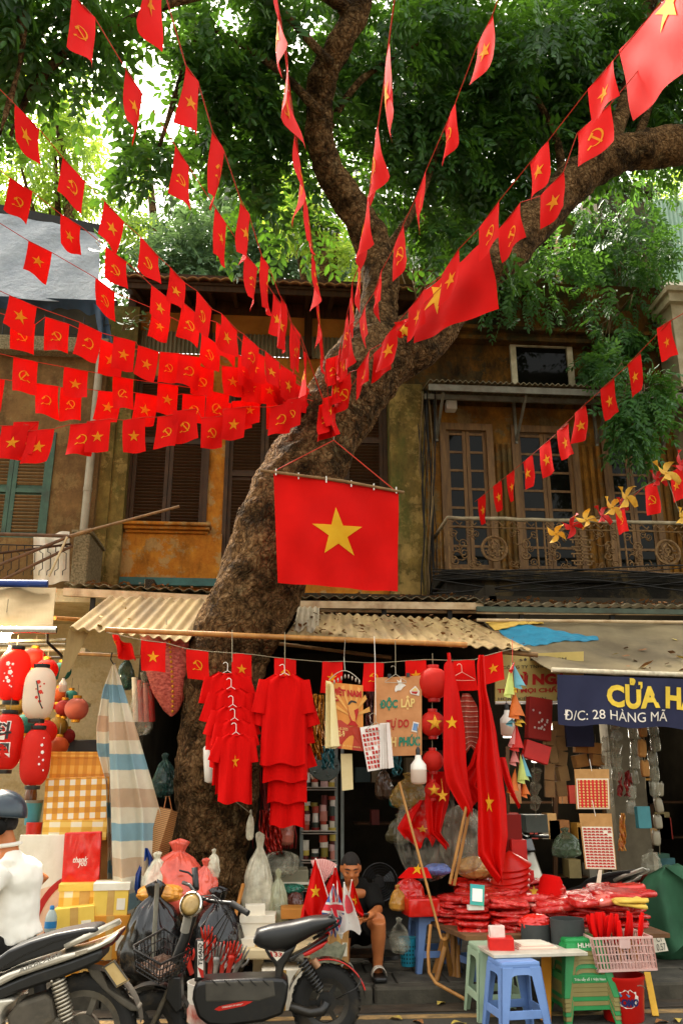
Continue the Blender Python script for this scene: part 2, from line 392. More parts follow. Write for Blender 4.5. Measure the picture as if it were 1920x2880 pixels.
def glow(name,c,s):
 m=bpy.data.materials.new(name);m.use_nodes=True;nt=m.node_tree;nt.nodes.remove(nt.nodes['Principled BSDF'])
 e=nt.nodes.new('ShaderNodeEmission');e.inputs[0].default_value=lin(c);e.inputs[1].default_value=s;nt.links.new(e.outputs[0],nt.nodes['Material Output'].inputs[0]);return m
lampglow=glow('lit_bulb','#ffe2a8',6);tubeglow=glow('lit_tube','#fff2dc',2.2)
def uvramp(name,axis,stops,rough=.85,transl=0,bump=.15,repeat=1,interp='CONSTANT'):
 t=NT(name);t.set(rough,0,.15);tc=t.n('ShaderNodeTexCoord');sp=t.n('ShaderNodeSeparateXYZ');t.l(tc.outputs['UV'],sp.inputs[0])
 v=t.coord('Object');wob=t.math('MULTIPLY_ADD',t.noise(v,5),.012,sp.outputs[axis])
 f=t.math('FRACT',t.math('MULTIPLY',wob,repeat))if repeat!=1 else wob
 c=t.ramp(f,stops,interp);c=t.mix(.35,c,t.ramp(t.noise(v,3,8,.7),[(.3,(.6,.55,.45)),(.6,(1,1,1))]),'MULTIPLY');t.base(c);t.bump(t.noise(v,12),bump,.02)
 if transl:t.translucent(transl,c)
 MATS[name]=t.m;return t.m
tarpstripe=uvramp('striped_tarpaulin',1,[(0,'#d8cdb2'),(.085,'#7fa0ac'),(.15,'#d9ceb4'),(.22,'#c9a98a'),(.29,'#ddd2b8'),(.34,'#86a7b1'),(.40,'#ded3ba'),(.47,'#c6aa8c'),(.54,'#dcd2ba'),(.60,'#88a8b2'),(.665,'#dcd2ba'),(.73,'#cbb193'),(.80,'#dcd2ba'),(.86,'#8fadb4'),(.92,'#ddd3bc')],transl=.3)
def gingham(name,wht,mid,dark,nu,nv):
 t=NT(name);t.set(.5,0,.35);tc=t.n('ShaderNodeTexCoord');sp=t.n('ShaderNodeSeparateXYZ');t.l(tc.outputs['UV'],sp.inputs[0])
 a=t.math('GREATER_THAN',t.math('FRACT',t.math('MULTIPLY_ADD',sp.outputs[0],nu,.2)),.5)
 b=t.math('GREATER_THAN',t.math('FRACT',t.math('MULTIPLY_ADD',sp.outputs[1],nv,.2)),.5)
 c=t.ramp(t.math('MULTIPLY',t.math('ADD',a,b),.5),[(0,dark),(.25,mid),(.75,wht)],'CONSTANT')
 v=t.coord('Object');c=t.mix(.4,c,t.ramp(t.noise(v,4),[(.3,(.8,.72,.55)),(.7,(1,1,1))]),'MULTIPLY');t.base(c);MATS[name]=t.m;return t.m
gingA=gingham('orange_gingham_card','#efe6d0','#e2a13a','#c98325',6,4)
gingB=gingham('amber_gingham_card','#e9b04a','#d9942c','#cc8423',7,1.6)
gingC=gingham('light_gingham_card','#f0e6c8','#ecc262','#dda63a',3,2)
kraftcheck=gingham('kraft_check_paper','#c99a62','#a06a38','#4a2c18',16,26)
def barkmat():
 t=NT('mottled_bark');t.set(.95,0,.1);v=t.coord('Object');vo=t.n('ShaderNodeTexVoronoi');vo.inputs['Scale'].default_value=13;t.l(v,vo.inputs['Vector'])
 a=t.noise(v,3.2,12,.75);b=t.noise(v,19,10,.78)
 c=t.ramp(b,[(.3,'#20160c'),(.42,'#594026'),(.52,'#7c5c39'),(.7,'#a98860')])
 dk=t.ramp(a,[(.45,(1,1,1)),(.58,(.22,.22,.18))]);c=t.mix(1,c,dk,'MULTIPLY')
 lich=t.ramp(t.noise(v,5,10,.7),[(.58,(0,0,0)),(.68,(1,1,1))]);c=t.mix(t.math('MULTIPLY',lich,.45),c,'#a08a62')
 ve=t.n('ShaderNodeTexVoronoi',feature='DISTANCE_TO_EDGE');ve.inputs['Scale'].default_value=17;vv=t.n('ShaderNodeVectorMath',operation='ADD');nz=t.n('ShaderNodeTexNoise');nz.inputs['Scale'].default_value=6;t.l(v,nz.inputs['Vector']);sc_=t.n('ShaderNodeVectorMath',operation='SCALE');sc_.inputs['Scale'].default_value=.22;t.l(nz.outputs['Color'],sc_.inputs[0]);t.l(t.coord('Object',(1,1,.5)),vv.inputs[0]);t.l(sc_.outputs[0],vv.inputs[1]);t.l(vv.outputs[0],ve.inputs['Vector'])
 ck=t.ramp(ve.outputs['Distance'],[(.0,(.25,.22,.18)),(.09,(1,1,1))]);c=t.mix(.75,c,ck,'MULTIPLY')
 t.base(c);h=t.math('ADD',t.math('MULTIPLY',b,.6),t.math('MULTIPLY',ve.outputs['Distance'],1.6));t.bump(h,1.0,.06);return t.m
bark=barkmat()
def leafmat(name,c1,c2,c3,tr,trc,rough=.45):
 t=NT(name);t.set(rough,0,.45);g=t.n('ShaderNodeNewGeometry');c=t.ramp(g.outputs['Random Per Island'],[(0,c1),(.5,c2),(1,c3)]);t.base(c)
 t.translucent(tr,t.ramp(g.outputs['Random Per Island'],[(0,trc),(1,tuple(x*.6 for x in lin(trc)[:3]))]));MATS[name]=t.m;return t.m
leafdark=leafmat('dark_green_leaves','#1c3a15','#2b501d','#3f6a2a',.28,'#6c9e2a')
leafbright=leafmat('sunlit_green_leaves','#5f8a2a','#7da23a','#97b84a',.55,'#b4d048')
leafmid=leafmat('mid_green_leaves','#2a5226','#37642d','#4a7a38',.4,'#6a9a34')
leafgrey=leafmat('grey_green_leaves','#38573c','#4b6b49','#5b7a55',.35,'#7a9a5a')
KY,KH=7.1,0.11
m=MB();m.box2((-120,-60,-.3),(120,150,0));build(m,'road',asphalt,kind='structure')
pv=build(MB().box2((-60,KY+.16,-.2),(60,60,KH-.022)),'pavement',paving,kind='structure')
st=MB();st.box((0,0,0),(.388,.388,.05),bev=.008);stm=st.mesh('paving_stone');stm.materials.append(paving)
for j in range(7):
 for i in range(-9,13):
  o=build(stm,'paving_stone',None,pv);o.location=(i*.4+(j%2)*.2,KY+.36+j*.4,KH-.025+random.uniform(-.003,.003));o.rotation_euler=(random.uniform(-.006,.006),random.uniform(-.006,.006),0)
ks=MB();ks.box((0,0,0),(.985,.15,KH+.1),bev=.018);ksm=ks.mesh('kerb_stone');ksm.materials.append(kerbm)
for i in range(-5,7):
 o=build(ksm,'kerb_stone',None,pv);o.location=(i+.3,KY+.078,(KH-.1)/2+random.uniform(-.004,.004));o.rotation_euler=(0,0,random.uniform(-.006,.006))
m=MB();m.sheet(lambda u,v:Vector((-8+u*17,KY-.42+v*.1+.008*sin(u*31),.004)),40,1,(0,0,-.003));build(m,'road_marking',yellowline,kind='structure')
m=MB();m.sheet(lambda u,v:Vector((-8+u*17,KY-.26+v*.25,.004+.004*sin(u*50+v*4))),60,3,(0,0,-.003));build(m,'gutter',M('damp_gutter_dirt','#4a3d2c','#332b20',sc=4,rough=.8,bump=.4,bsc=30),kind='structure')
def wallholes(mb,x0,x1,z0,z1,holes,Y,th):
 xs=sorted({x0,x1,*[h[0]for h in holes],*[h[1]for h in holes]});zs=sorted({z0,z1,*[h[2]for h in holes],*[h[3]for h in holes]})
 xs=[x for x in xs if x0<=x<=x1];zs=[z for z in zs if z0<=z<=z1]
 for a,b in zip(xs,xs[1:]):
  run=None
  for c,d in zip(zs,zs[1:]):
   hole=any(h[0]-1e-6<=a and b<=h[1]+1e-6 and h[2]-1e-6<=c and d<=h[3]+1e-6 for h in holes)
   if not hole:run=[run[0],d]if run else[c,d]
   if(hole or d==zs[-1])and run:mb.box2((a,Y,run[0]),(b,Y+th,run[1]));run=None
 return mb
YF=12.0
def X(px,py=1400,Y=YF):return at(px,py,Y).x
def Z(py,px=960,Y=YF):return at(px,py,Y).z
SLAT={}
def shutter(house,x0,x1,z0,z1,Y,frame,slatm,midz=None,fr=.055,pitch=.052):
 m=MB();y0,y1=Y,Y+.045
 zs=[z0,z1]if midz is None else[z0,midz,z1]
 m.box2((x0,y0,z0),(x0+fr,y1,z1));m.box2((x1-fr,y0,z0),(x1,y1,z1))
 m.box2((x0+fr,y0+.002,z0),(x1-fr,y1-.002,z0+fr*1.3));m.box2((x0+fr,y0+.002,z1-fr),(x1-fr,y1-.002,z1))
 if midz:m.box2((x0+fr,y0+.002,midz-fr/2),(x1-fr,y1-.002,midz+fr/2))
 m.box2((x0+fr*.5,y1-.006,z0+.02),(x1-fr*.5,y1+.01,z1-.02))
 s=build(m,'shutter',frame,house)
 key=(round(x1-x0,2),slatm.name)
 if key not in SLAT:
  b=MB();b.box((0,0,0),(x1-x0-2*fr-.004,.045,.009),Matrix.Rotation(radians(-38),3,'X'));SLAT[key]=b.mesh('slat');SLAT[key].materials.append(slatm)
 o0=Vector(house.location)
 for a,b in zip(zs,zs[1:]):
  z=a+fr*1.3+.03
  while z<b-fr-.01:
   o=build(SLAT[key],'slat',None,s,world=False);o.location=Vector(((x0+x1)/2,Y+.02,z))-o0;z+=pitch
 return s
def pane(house,parent,x0,x1,z0,z1,Y,mat=None,name='pane'):
 m=MB();m.box2((x0,Y,z0),(x1,Y+.012,z1));return build(m,name,mat or glassdark,parent)
xL,xR=X(1100),X(2060)
zb=Z(1690);zcor=Z(950);ztop=Z(760)
hC=thing('town_house','mouldy ochre house with an iron balcony and three glazed doors','house',((xL+xR)/2,YF,KH))
doors=[]
for(a,b)in((1247,1388),(1452,1630),(1708,1850)):
 doors.append((X(a),X(b),Z(1668),Z(1188)))
wx0,wx1,wz0,wz1=X(1440,1020),X(1608,1020),Z(1078,1520),Z(968,1520)
m=MB();wallholes(m,xL,xR,zb,Z(1130),doors,YF,.3);build(m,'wall',ochre_grime,hC)
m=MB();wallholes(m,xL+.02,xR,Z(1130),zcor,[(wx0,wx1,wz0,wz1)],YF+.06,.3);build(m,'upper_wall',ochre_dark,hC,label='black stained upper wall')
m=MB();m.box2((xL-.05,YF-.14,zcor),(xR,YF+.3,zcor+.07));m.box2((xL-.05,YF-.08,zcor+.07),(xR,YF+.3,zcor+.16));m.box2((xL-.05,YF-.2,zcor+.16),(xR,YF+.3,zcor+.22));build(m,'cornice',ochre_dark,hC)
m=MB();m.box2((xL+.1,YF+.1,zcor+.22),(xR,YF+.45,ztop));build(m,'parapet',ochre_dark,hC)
m=MB();m.box2((xL,YF+.3,zb),(xL+.25,17,ztop));m.box2((xL,17,zb),(xR,17.2,ztop));m.box2((xL+.3,YF+.4,ztop-.3),(xR,17,ztop-.15));build(m,'side_wall',greywall,hC)
a0,a1=at(1690,700,13.4),at(1852,700,13.4)
m=MB();m.box2((a0.x,13.4,ztop-.4),(a1.x,16,at(1770,512,13.4).z));m.box2((a0.x-.08,13.3,at(1770,545,13.4).z),(a1.x+.08,13.5,at(1770,530,13.4).z));build(m,'stair_block',greywall,hC)
for(p,q,t_)in((1567,1612,628),(1250,1300,600)):
 b0,b1=at(p,690,12.6),at(q,690,12.6);m=MB();m.box2((b0.x,12.5,zcor+.3),(b1.x,12.8,at(p,t_,12.6).z));build(m,'chimney',greygreen,hC)
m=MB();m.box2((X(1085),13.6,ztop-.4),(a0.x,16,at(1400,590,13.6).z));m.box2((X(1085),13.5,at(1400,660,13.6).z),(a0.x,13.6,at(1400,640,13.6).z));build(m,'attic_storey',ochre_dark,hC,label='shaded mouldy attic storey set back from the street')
fr=build(MB().box2((wx0-.02,YF,wz0-.02),(wx0+.07,YF+.07,wz1+.05)).box2((wx1-.07,YF,wz0-.02),(wx1+.02,YF+.07,wz1+.05)).box2((wx0+.07,YF+.004,wz1-.04),(wx1-.07,YF+.066,wz1+.05)),'window_frame',M('chalky_white_frame','#c9bda0','#b3a583',sc=7,rough=.8,dirt=.4),hC)
pane(hC,fr,wx0+.05,wx1-.05,wz0,wz1,YF+.05)
for k,(x0,x1,z0,z1)in enumerate(doors):
 df=MB();f=.07;df.box2((x0-.03,YF-.03,z0),(x0+f,YF+.12,z1+.04));df.box2((x1-f,YF-.03,z0),(x1+.03,YF+.12,z1+.04));df.box2((x0+f,YF-.028,z1-f),(x1-f,YF+.118,z1+.04))
 d=build(df,'door_frame',doorwood,hC)
 xm=(x0+x1)/2
 for(a,b)in((x0+f,xm-.004),(xm+.004,x1-f)):
  lf=MB();g=.055;Y0=YF+.03
  lf.box2((a,Y0,z0),(a+g,Y0+.04,z1-f));lf.box2((b-g,Y0,z0),(b,Y0+.04,z1-f));H=z1-f-z0
  n=7;zz=[z0+.45+(H-.5)*i/n for i in range(n+1)]
  lf.box2((a+g,Y0+.003,z0),(b-g,Y0+.037,zz[0]))
  for z in zz:lf.box2((a+g,Y0+.002,z-.018),(b-g,Y0+.038,z+.018))
  leaf=build(lf,'door_leaf',doorwood,hC)
  for i in range(n):pane(hC,leaf,a+g-.005,b-g+.005,zz[i]+.016,zz[i+1]-.016,Y0+.012+random.uniform(0,.006))
for(a,b)in((1392,1448),(1636,1702),(1858,1925)):
 x0,x1=X(a),X(b);m=MB();w_=(x1-x0)
 for i in range(3):m.box2((x0+w_*(.12+.3*i),YF-.05,Z(1690)),(x0+w_*(.12+.3*i)+w_*.17,YF+.01,Z(1235)),bev=.012)
 build(m,'pilaster',ochre_grime,hC)
x0,x1=X(1092),X(1188);m=MB();m.box2((x0,YF-.28,Z(1690)),(x1,YF+.02,Z(1095)),bev=.02);build(m,'corner_pillar',greygreen,hC)
ycf=YF-.75
m=MB();n=120;cx0,cx1=X(1205,1090,ycf),X(2080,1090,ycf)
zc0=at(1500,1088,ycf).z
m.sheet(lambda u,v:Vector((cx0+(cx1-cx0)*u,ycf-.05+v*.95,zc0+.02+v*.2+.018*sin(u*2*pi*55))),330,2,(0,0,.01));cp=build(m,'canopy',corrgrey,hC)
m=MB();m.box2((cx0,ycf,zc0-.11),(cx1,ycf+.03,zc0-.01));build(m,'fascia',steelgrey,cp)
m=MB();m.box2((cx0,ycf+.35,zc0-.08),(cx1,ycf+.39,zc0+.0));build(m,'purlin',steelgrey,cp)
for p in(1232,1460,1690,1880):
 x=X(p);m=MB();m.box2((x-.02,YF-.05,zc0-.62),(x+.02,YF+.01,zc0+.1));m.bar((x,YF-.03,zc0-.58),(x,ycf+.08,zc0-.1),.035,.035);build(m,'bracket',steelgrey,cp)
b0=at(1251,1130,YF-.05);b1=at(1281,1158,YF-.05);m=MB();m.box2((b0.x,YF-.16,b1.z),(b1.x,YF-.002,b0.z),bev=.012)
lb=build(m,'junction_box',whiteplastic,hC)
yb=YF-1.0;bx0,bx1=at(1258,1457,yb).x,at(2050,1457,yb).x
zr=at(1590,1464,yb).z;zbot=at(1590,1606,yb).z
m=MB();m.box2((bx0-.12,yb-.06,zbot-.16),(bx1,YF,zbot-.02),bev=.015);m.box2((bx0-.05,yb+.02,zbot-.40),(bx1,YF,zbot-.162));m.box2((bx0,yb+.1,zbot-.62),(bx1,YF,zbot-.405))
for i in range(9):
 x=bx0+.3+i*(bx1-bx0-.4)/8;m.box2((x-.07,yb+.03,zbot-.6),(x+.07,yb+.12,zbot-.38))
slab=build(m,'balcony_slab',blackslab,hC)
m=MB();m.tube([(bx0+(bx1-bx0)*i/20,yb+random.uniform(-.006,.006),zr+random.uniform(-.008,.008))for i in range(21)],.028,8);m.tube([(bx0,yb,zr),(bx0,YF,zr)],.026,8);rl=build(m,'railing',M('grey_rail_paint','#a79878','#85765a',sc=9,rough=.8,dirt=.6),hC,smooth=True)
Hh=zr-zbot
m=MB();m.tube([(bx0,yb,zbot),(bx1,yb,zbot)],.011,6);m.tube([(bx0,yb,zr-.13),(bx1,yb,zr-.13)],.009,6);build(m,'rail_bar',rustiron,rl)
edges=[at(p,1530,yb).x for p in(1262,1510,1736,1990)]
for x in edges+[at(1531,1530,yb).x,at(1757,1530,yb).x]:
 m=MB();m.tube([(x,yb,zbot-.02),(x,yb,zr)],.013,6);build(m,'post',rustiron,rl)
for i in range(1,4):
 m=MB();y=yb+i*.27;m.tube([(bx0,y,zbot),(bx0,y,zr)],.009,6);build(m,'post',rustiron,rl)
def spiral(turns,r0,r1,n=26,ph=0):return[Vector(((r0+(r1-r0)*i/n)*cos(ph+turns*2*pi*i/n),0,(r0+(r1-r0)*i/n)*sin(ph+turns*2*pi*i/n)))for i in range(n+1)]
sm_=MB();sp=spiral(1.4,.012,.075);sm_.tube(sp,.011,5);tail=sp[-1];sm_.tube([tail,tail+Vector((.02,0,-.06)),tail+Vector((.0,0,-.13)),tail+Vector((-.07,0,-.17))],.011,5)
scr=sm_.mesh('scroll');scr.materials.append(rustiron)
hCo=Vector(hC.location)
def putscroll(x,z,s,rot,flip):
 o=build(scr,'scroll',None,rl,world=False,smooth=True);o.matrix_local=Matrix.Translation(Vector((x,yb+random.uniform(-.008,.008),z))-hCo)@Matrix.Rotation(rot,4,'Y')@Matrix.Diagonal((s*flip,1,s,1))
for pi_,(a,b)in enumerate(zip(edges,edges[1:])):
 a2=a+(.1 if pi_ else .02);cx=(a2+b)/2;W2=(b-a2)/2;cz=zbot+(Hh-.13)/2
 if pi_!=1:
  m=MB();R=.17;cpts=[Vector((cx+R*cos(t*2*pi/40),yb,cz+R*sin(t*2*pi/40)))for t in range(41)];m.tube(cpts,.017,6,caps=False)
  cp2=[Vector((cx+(R-.02)*cos(t*2*pi/40),yb+.004,cz+(R-.02)*sin(t*2*pi/40)))for t in range(41)];m.tube(cp2,.008,5,caps=False)
  q=.02
  segs=[(-.03,.05,.03,.05),(.03,.05,.03,.0),(-.03,.05,-.03,0),(-.03,0,.03,0),(0,.13,-.06,.07),(0,.13,.06,.07),(-.12,.02,-.07,.02),(-.07,.02,-.07,.07),(.12,.02,.07,.02),(.07,.02,.07,.07),(-.13,-.03,-.06,-.03),(.13,-.03,.06,-.03),(-.06,-.03,-.06,-.1),(.06,-.03,.06,-.1),(-.06,-.1,.06,-.1),(0,0,0,-.14),(-.06,-.065,.06,-.065),(-.1,-.03,-.1,-.08),(.1,-.03,.1,-.08)]
  for(p,r_,s_,t_)in segs:m.bar((cx+p,yb,cz+r_),(cx+s_,yb,cz+t_),q,q,up=(0,1,0))
  build(m,'medallion',rustiron,rl,label='round longevity medallion of iron')
  xs_=[(-1,.26),(-1,.38),(1,.26),(1,.38)]
 else:
  m=MB();q=.018
  for z_,w_ in((.2,.1),(.15,.16),(.1,.07),(.05,.14),(0,.1),(-.05,.15),(-.1,.08),(-.15,.16),(-.2,.11)):m.bar((cx-w_,yb,cz+z_),(cx+w_,yb,cz+z_),q,q,up=(0,1,0))
  for x_ in(-.12,-.04,.04,.12):
   for k in range(4):m.bar((cx+x_,yb,cz-.2+.1*k),(cx+x_,yb,cz-.15+.1*k),q,q,up=(0,1,0))
  m.bar((cx,yb,cz-.25),(cx,yb,cz+.25),q,q,up=(0,1,0));build(m,'lattice_panel',rustiron,rl,label='stacked key pattern of iron bars')
 for sx in(-1,1):
  for(u,v_,s_,r_)in((.93,.3,.8,.3),(.9,-.28,.8,-1.2),(.72,.1,.9,.9),(.7,-.12,.9,2.4),(.55,.36,.7,.2),(.52,-.36,.7,-.8),(.42,.32,.6,2),(.4,-.32,.6,3.6),(.83,.0,.6,1.5)):
   if W2>.3:putscroll(cx+sx*u*W2,cz+v_*Hh*.9,s_*random.uniform(.85,1.1),r_+random.uniform(-.2,.2),sx)
 for k in range(6):
  xk=a2+(b-a2)*(k+.5)/6;build(MB().tube([(xk-.07,yb,zr-.07),(xk-.035,yb,zr-.035),(xk,yb,zr-.065),(xk+.035,yb,zr-.1),(xk+.07,yb,zr-.06)],.01,5),'scroll',rustiron,rl)
cb=thing('cable_bundle','tangle of black cables and bare vines on the house corner','cables',(X(1195),YF-.35,KH))
for k in range(14):
 p0=1188+random.uniform(-12,26);pts=[]
 for i in range(14):
  f=i/13;pts.append(at(p0+10*sin(f*5+k)+14*f*random.uniform(.4,1),1100+590*f,YF-.33-.08*sin(f*3+k)))
 build(MB().tube(pts,random.uniform(.006,.012),5),'cable',blackiron if k%3 else M('dry_vine','#7a6440','#5d4a2d',rough=.9),cb,smooth=True)
for k in range(9):
 pts=[]
 for i in range(16):
  f=i/15;pts.append(at(1215+720*f,1606+22*sin(f*(2.2+k*.4)+k)+6*k-14*abs(f-.5),yb-.1-.02*k))
 build(MB().tube(pts,random.uniform(.006,.013),5),'cable',blackiron,cb,smooth=True)
xl,xr=X(272),X(1092)
hB=thing('town_house','old house with brown louvred shutters, ochre panel and tiled eaves','house',((xl+xr)/2,YF,KH))
w1=(X(366,1270),X(588,1270),Z(1480,480),Z(1062,480));w2=(X(634,1300),X(852,1300),Z(1660,700),Z(1095,700));w3=(X(962,1250),X(1086,1250),Z(1430,1000),Z(1095,1000))
zE=Z(905)
m=MB();wallholes(m,xl+.3,xr,Z(1700),Z(1010),[w1,w2,w3],YF+.02,.3);build(m,'wall',ochre,hB)
m=MB();m.box2((xl+.3,YF,Z(955)),(xr,YF+.3,zE+.05));build(m,'frieze',M('ochre_limewash','#b3762b','#98621f',sc=3,rough=.9,bump=.1),hB)
m=MB();x0,x1=xl+.3,xr;z0,z1=Z(1012),Z(953)
m.sheet(lambda u,v:Vector((x0+(x1-x0)*u,YF-.03+.018*sin(u*2*pi*62),z0+(z1-z0)*v)),372,1,(0,.02,0));build(m,'corrugated_panel',corrgrey,hB)
m=MB();m.box2((xl-.05,YF-.2,Z(1690)),(X(358),YF+.3,zE));m.box2((xl+.0,YF-.26,Z(1690)),(X(318),YF-.19,Z(1040)));build(m,'pilaster',greygreen,hB,label='algae stained plaster pilaster')
m=MB();m.box2((X(356),YF-.06,Z(1628,480)),(X(630),YF+.05,Z(1502,480)));build(m,'apron_panel',ochre,hB)
m=MB();zs_=Z(1480,480)
m.box2((X(352),YF-.2,zs_-.035),(X(600),YF+.1,zs_+.012),bev=.012);m.box2((X(358),YF-.15,zs_-.085),(X(596),YF+.05,zs_-.036),bev=.01);m.box2((X(362),YF-.1,zs_-.13),(X(592),YF+.05,zs_-.087),bev=.01);build(m,'window_sill',ochre,hB)
m=MB();m.box2((X(356),YF-.1,Z(1650,480)),(X(660),YF+.04,Z(1629,480)));build(m,'teal_band',M('teal_paint','#3f6a63','#35564f',sc=5,rough=.8,dirt=.5),hB)
def winframe(h,w):
 x0,x1,z0,z1=w;m=MB();f=.05;m.box2((x0-.01,YF-.02,z0),(x0+f,YF+.2,z1));m.box2((x1-f,YF-.02,z0),(x1+.01,YF+.2,z1));m.box2((x0+f,YF-.018,z1-f),(x1-f,YF+.2,z1+.01));return build(m,'window_frame',shutterbrown,h)
for w_,n in((w1,2),(w2,2),(w3,1)):
 winframe(hB,w_);x0,x1,z0,z1=w_;x0+=.05;x1-=.05;ww=(x1-x0)/n
 for i in range(n):shutter(hB,x0+ww*i+.004,x0+ww*(i+1)-.004,z0+.01,z1-.055,YF+.02+.01*i,shutterbrown,slatbrown if False else shutterbrown,z0+(z1-z0)*.56,pitch=.05)
 build(MB().box2((x0-.05,YF+.22,z0),(x1+.05,YF+.25,z1)),'window_back',blackcloth,hB)
ye=YF-1.05;ze=at(640,795,ye).z;rise=.42
rx0,rx1=at(335,780,ye).x,at(1180,800,ye).x
m=MB();m.prism([(rx0,ye,ze-.05),(rx0,ye,ze-.01),(rx0,17.5,ze+2.4),(rx0,17.5,ze+2.3)],(rx1-rx0,0,0));rf=build(m,'roof',darkwood,hB)
tl=MB();tl.grid(lambda u,v:Vector(((u-.5)*.17,v*.26,.028*cos((u-.5)*pi)+.02*(1-v))),6,1);tl.grid(lambda u,v:Vector(((.5-u)*.17,v*.26,.028*cos((u-.5)*pi)+.02*(1-v)-.014)),6,1);tl.grid(lambda u,v:Vector(((u-.5)*.17,0,.028*cos((u-.5)*pi)+.02-.014*(1-v))),6,1)
tlm=tl.mesh('roof_tile');tlm.materials.append(rooftile);slope=math.atan2(2.4,17.5-ye);hBo=Vector(hB.location)
nt_=int((rx1-rx0)/.165)
for r_ in range(4):
 for i in range(nt_):
  if r_ and(at(340,790,ye).x>99):continue
  yy=ye-.06+r_*.2;o=build(tlm,'roof_tile',None,rf,world=False);o.matrix_local=Matrix.Translation(Vector((rx0+.08+i*.165+random.uniform(-.012,.012),yy,ze+.008+(yy-ye)*tan(slope)+random.uniform(-.006,.012)))-hBo)@Matrix.Rotation(slope+random.uniform(-.05,.05),4,'X')@Matrix.Rotation(random.uniform(-.06,.06),4,'Z')
m=MB();m.grid(lambda u,v:Vector((rx0+(rx1-rx0)*u,ye+.75+v*5.5,ze+.03+(.75+v*5.5)*tan(slope)+.025*abs(sin(u*pi*nt_)))),nt_*4,4);build(m,'tile_field',rooftile,rf)
m=MB();m.box2((rx0,ye+.02,ze-.14),(rx1,ye+.05,ze-.02));build(m,'eaves_board',darkwood,rf)
for i in range(12):
 x=rx0+.2+i*(rx1-rx0-.4)/11;m=MB();m.bar((x,ye+.05,ze-.09),(x,YF+.1,ze-.09+1.0*tan(slope)),.06,.1);build(m,'rafter',darkwood,rf)
m=MB();m.box2((rx0,YF-.04,zE+.04),(rx1,YF+.12,zE+.5));m.box2((rx0,YF-.5,zE+.3),(rx1,YF-.42,zE+.42));build(m,'wall_beam',darkwood,hB)
for p in(330,560,860):
 x=X(p);m=MB();m.box2((x-.06,YF-.09,Z(1012)),(x+.06,YF+.02,zE+.3));build(m,'timber_post',darkwood,hB)
m=MB();m.box2((xl,YF+.35,Z(1700)),(xl+.2,17.4,ze+.2));m.box2((xr-.2,YF+.35,Z(1700)),(xr-.01,17.4,ze+.3));m.box2((xl,17.0,Z(1700)),(xr,17.2,ze+2));build(m,'side_wall',greywall,hB)
YA=11.6;al,ar=at(-260,1300,YA).x,at(278,1300,YA).x
hA=thing('town_house','brown stucco house with green shutters and a grey drainpipe','house',((al+ar)/2,YA,KH))
wA=(at(-70,1370,YA).x,at(132,1370,YA).x,at(60,1512,YA).z,at(60,1226,YA).z)
zt=at(130,1002,YA).z;zl=at(130,962,YA).z
m=MB();wallholes(m,al,ar,at(0,1720,YA).z,zt,[wA],YA,.3);build(m,'wall',stucco,hA)
m=MB();m.box2((al,YA-.18,zt),(ar+.03,YA+.3,zl),bev=.01);build(m,'ledge',M('pebbledash','#8c7c5c','#54492f',sc=40,rough=.95,bump=.8,bsc=60),hA)
m=MB();m.box2((al,YA+.25,zl),(ar,YA+.3,zl+.9));build(m,'terrace_wall',inner,hA);m=MB();m.box2((al,16,at(0,1720,YA).z),(ar,16.2,zl+.8));build(m,'rear_wall',inner,hA)
for i in range(9):
 x=al+.2+i*(ar-al-.3)/8;m=MB();m.tube([(x,YA-.05,zl),(x,YA-.05,zl+.42)],.01,5);m.tube([(x,YA-.05,zl+.3),(x+.1,YA-.05,zl+.3),(x+.1,YA-.05,zl+.12),(x+.2,YA-.05,zl+.12)],.008,5);build(m,'terrace_grille',blackiron,hA)
x0,x1,z0,z1=wA;fm=MB();fm.box2((x0-.06,YA-.03,z0),(x0,YA+.1,z1+.06));fm.box2((x1,YA-.03,z0),(x1+.06,YA+.1,z1+.06));fm.box2((x0,YA-.028,z1),(x1,YA+.1,z1+.06));build(fm,'window_frame',shuttergreen,hA)
ww=(x1-x0)/2
for i in range(2):shutter(hA,x0+ww*i+.004,x0+ww*(i+1)-.004,z0,z1-.004,YA+.01,shuttergreen,slatbrown,z0+(z1-z0)*.46,fr=.06,pitch=.05)
build(MB().box2((x0,YA+.2,z0),(x1,YA+.23,z1)),'window_back',blackcloth,hA)
pa,pb=at(243,1080,YA-.1),at(231,1500,YA-.1);m=MB();m.tube([(pb.x+.02,YA-.1,pb.z-.1),(pb.x+.02,YA-.1,zl)],.055,14);pm_=build(m,'drainpipe',M('grey_pvc','#9c9179','#867b63',sc=4,rough=.6,dirt=.3),hA,smooth='auto')
zq=at(235,1385,YA).z;build(MB().tube([(pb.x+.02,YA-.1,zq-.02),(pb.x+.02,YA-.1,zq+.04)],.061,14),'pipe_collar',MATS['grey_pvc'],pm_,smooth='auto')
yA=YA-.9
p0,p1=at(196,1640,yA),at(268,1500,yA)
m=MB();m.box2((p0.x,yA,at(230,1660,yA).z),(p1.x-.06,YA-.02,p1.z),bev=.015);m.box2((p0.x-.03,yA-.03,p1.z),(p1.x-.03,YA-.01,p1.z+.035));build(m,'balcony_pillar',MATS['pebbledash'],hA)
m=MB();a_=at(-60,1500,yA);b_=at(192,1508,yA);m.tube([a_,b_],.024,8);br=build(m,'balcony_rail',M('rusty_tube','#6a4a30','#4a3524',sc=10,rough=.8),hA,smooth='auto')
gm=MB()
for i in range(11):
 pxx=-40+i*22;a=at(pxx,1535,yA);b=at(pxx-4,1618,yA);gm.tube([a,at(pxx-1,1552,yA),at(pxx+7,1556,yA),at(pxx+6,1600,yA),at(pxx-3,1606,yA),b],.006,5)
gm.tube([at(-60,1530,yA),at(196,1537,yA)],.008,5);build(gm,'balcony_grille',blackiron,br)
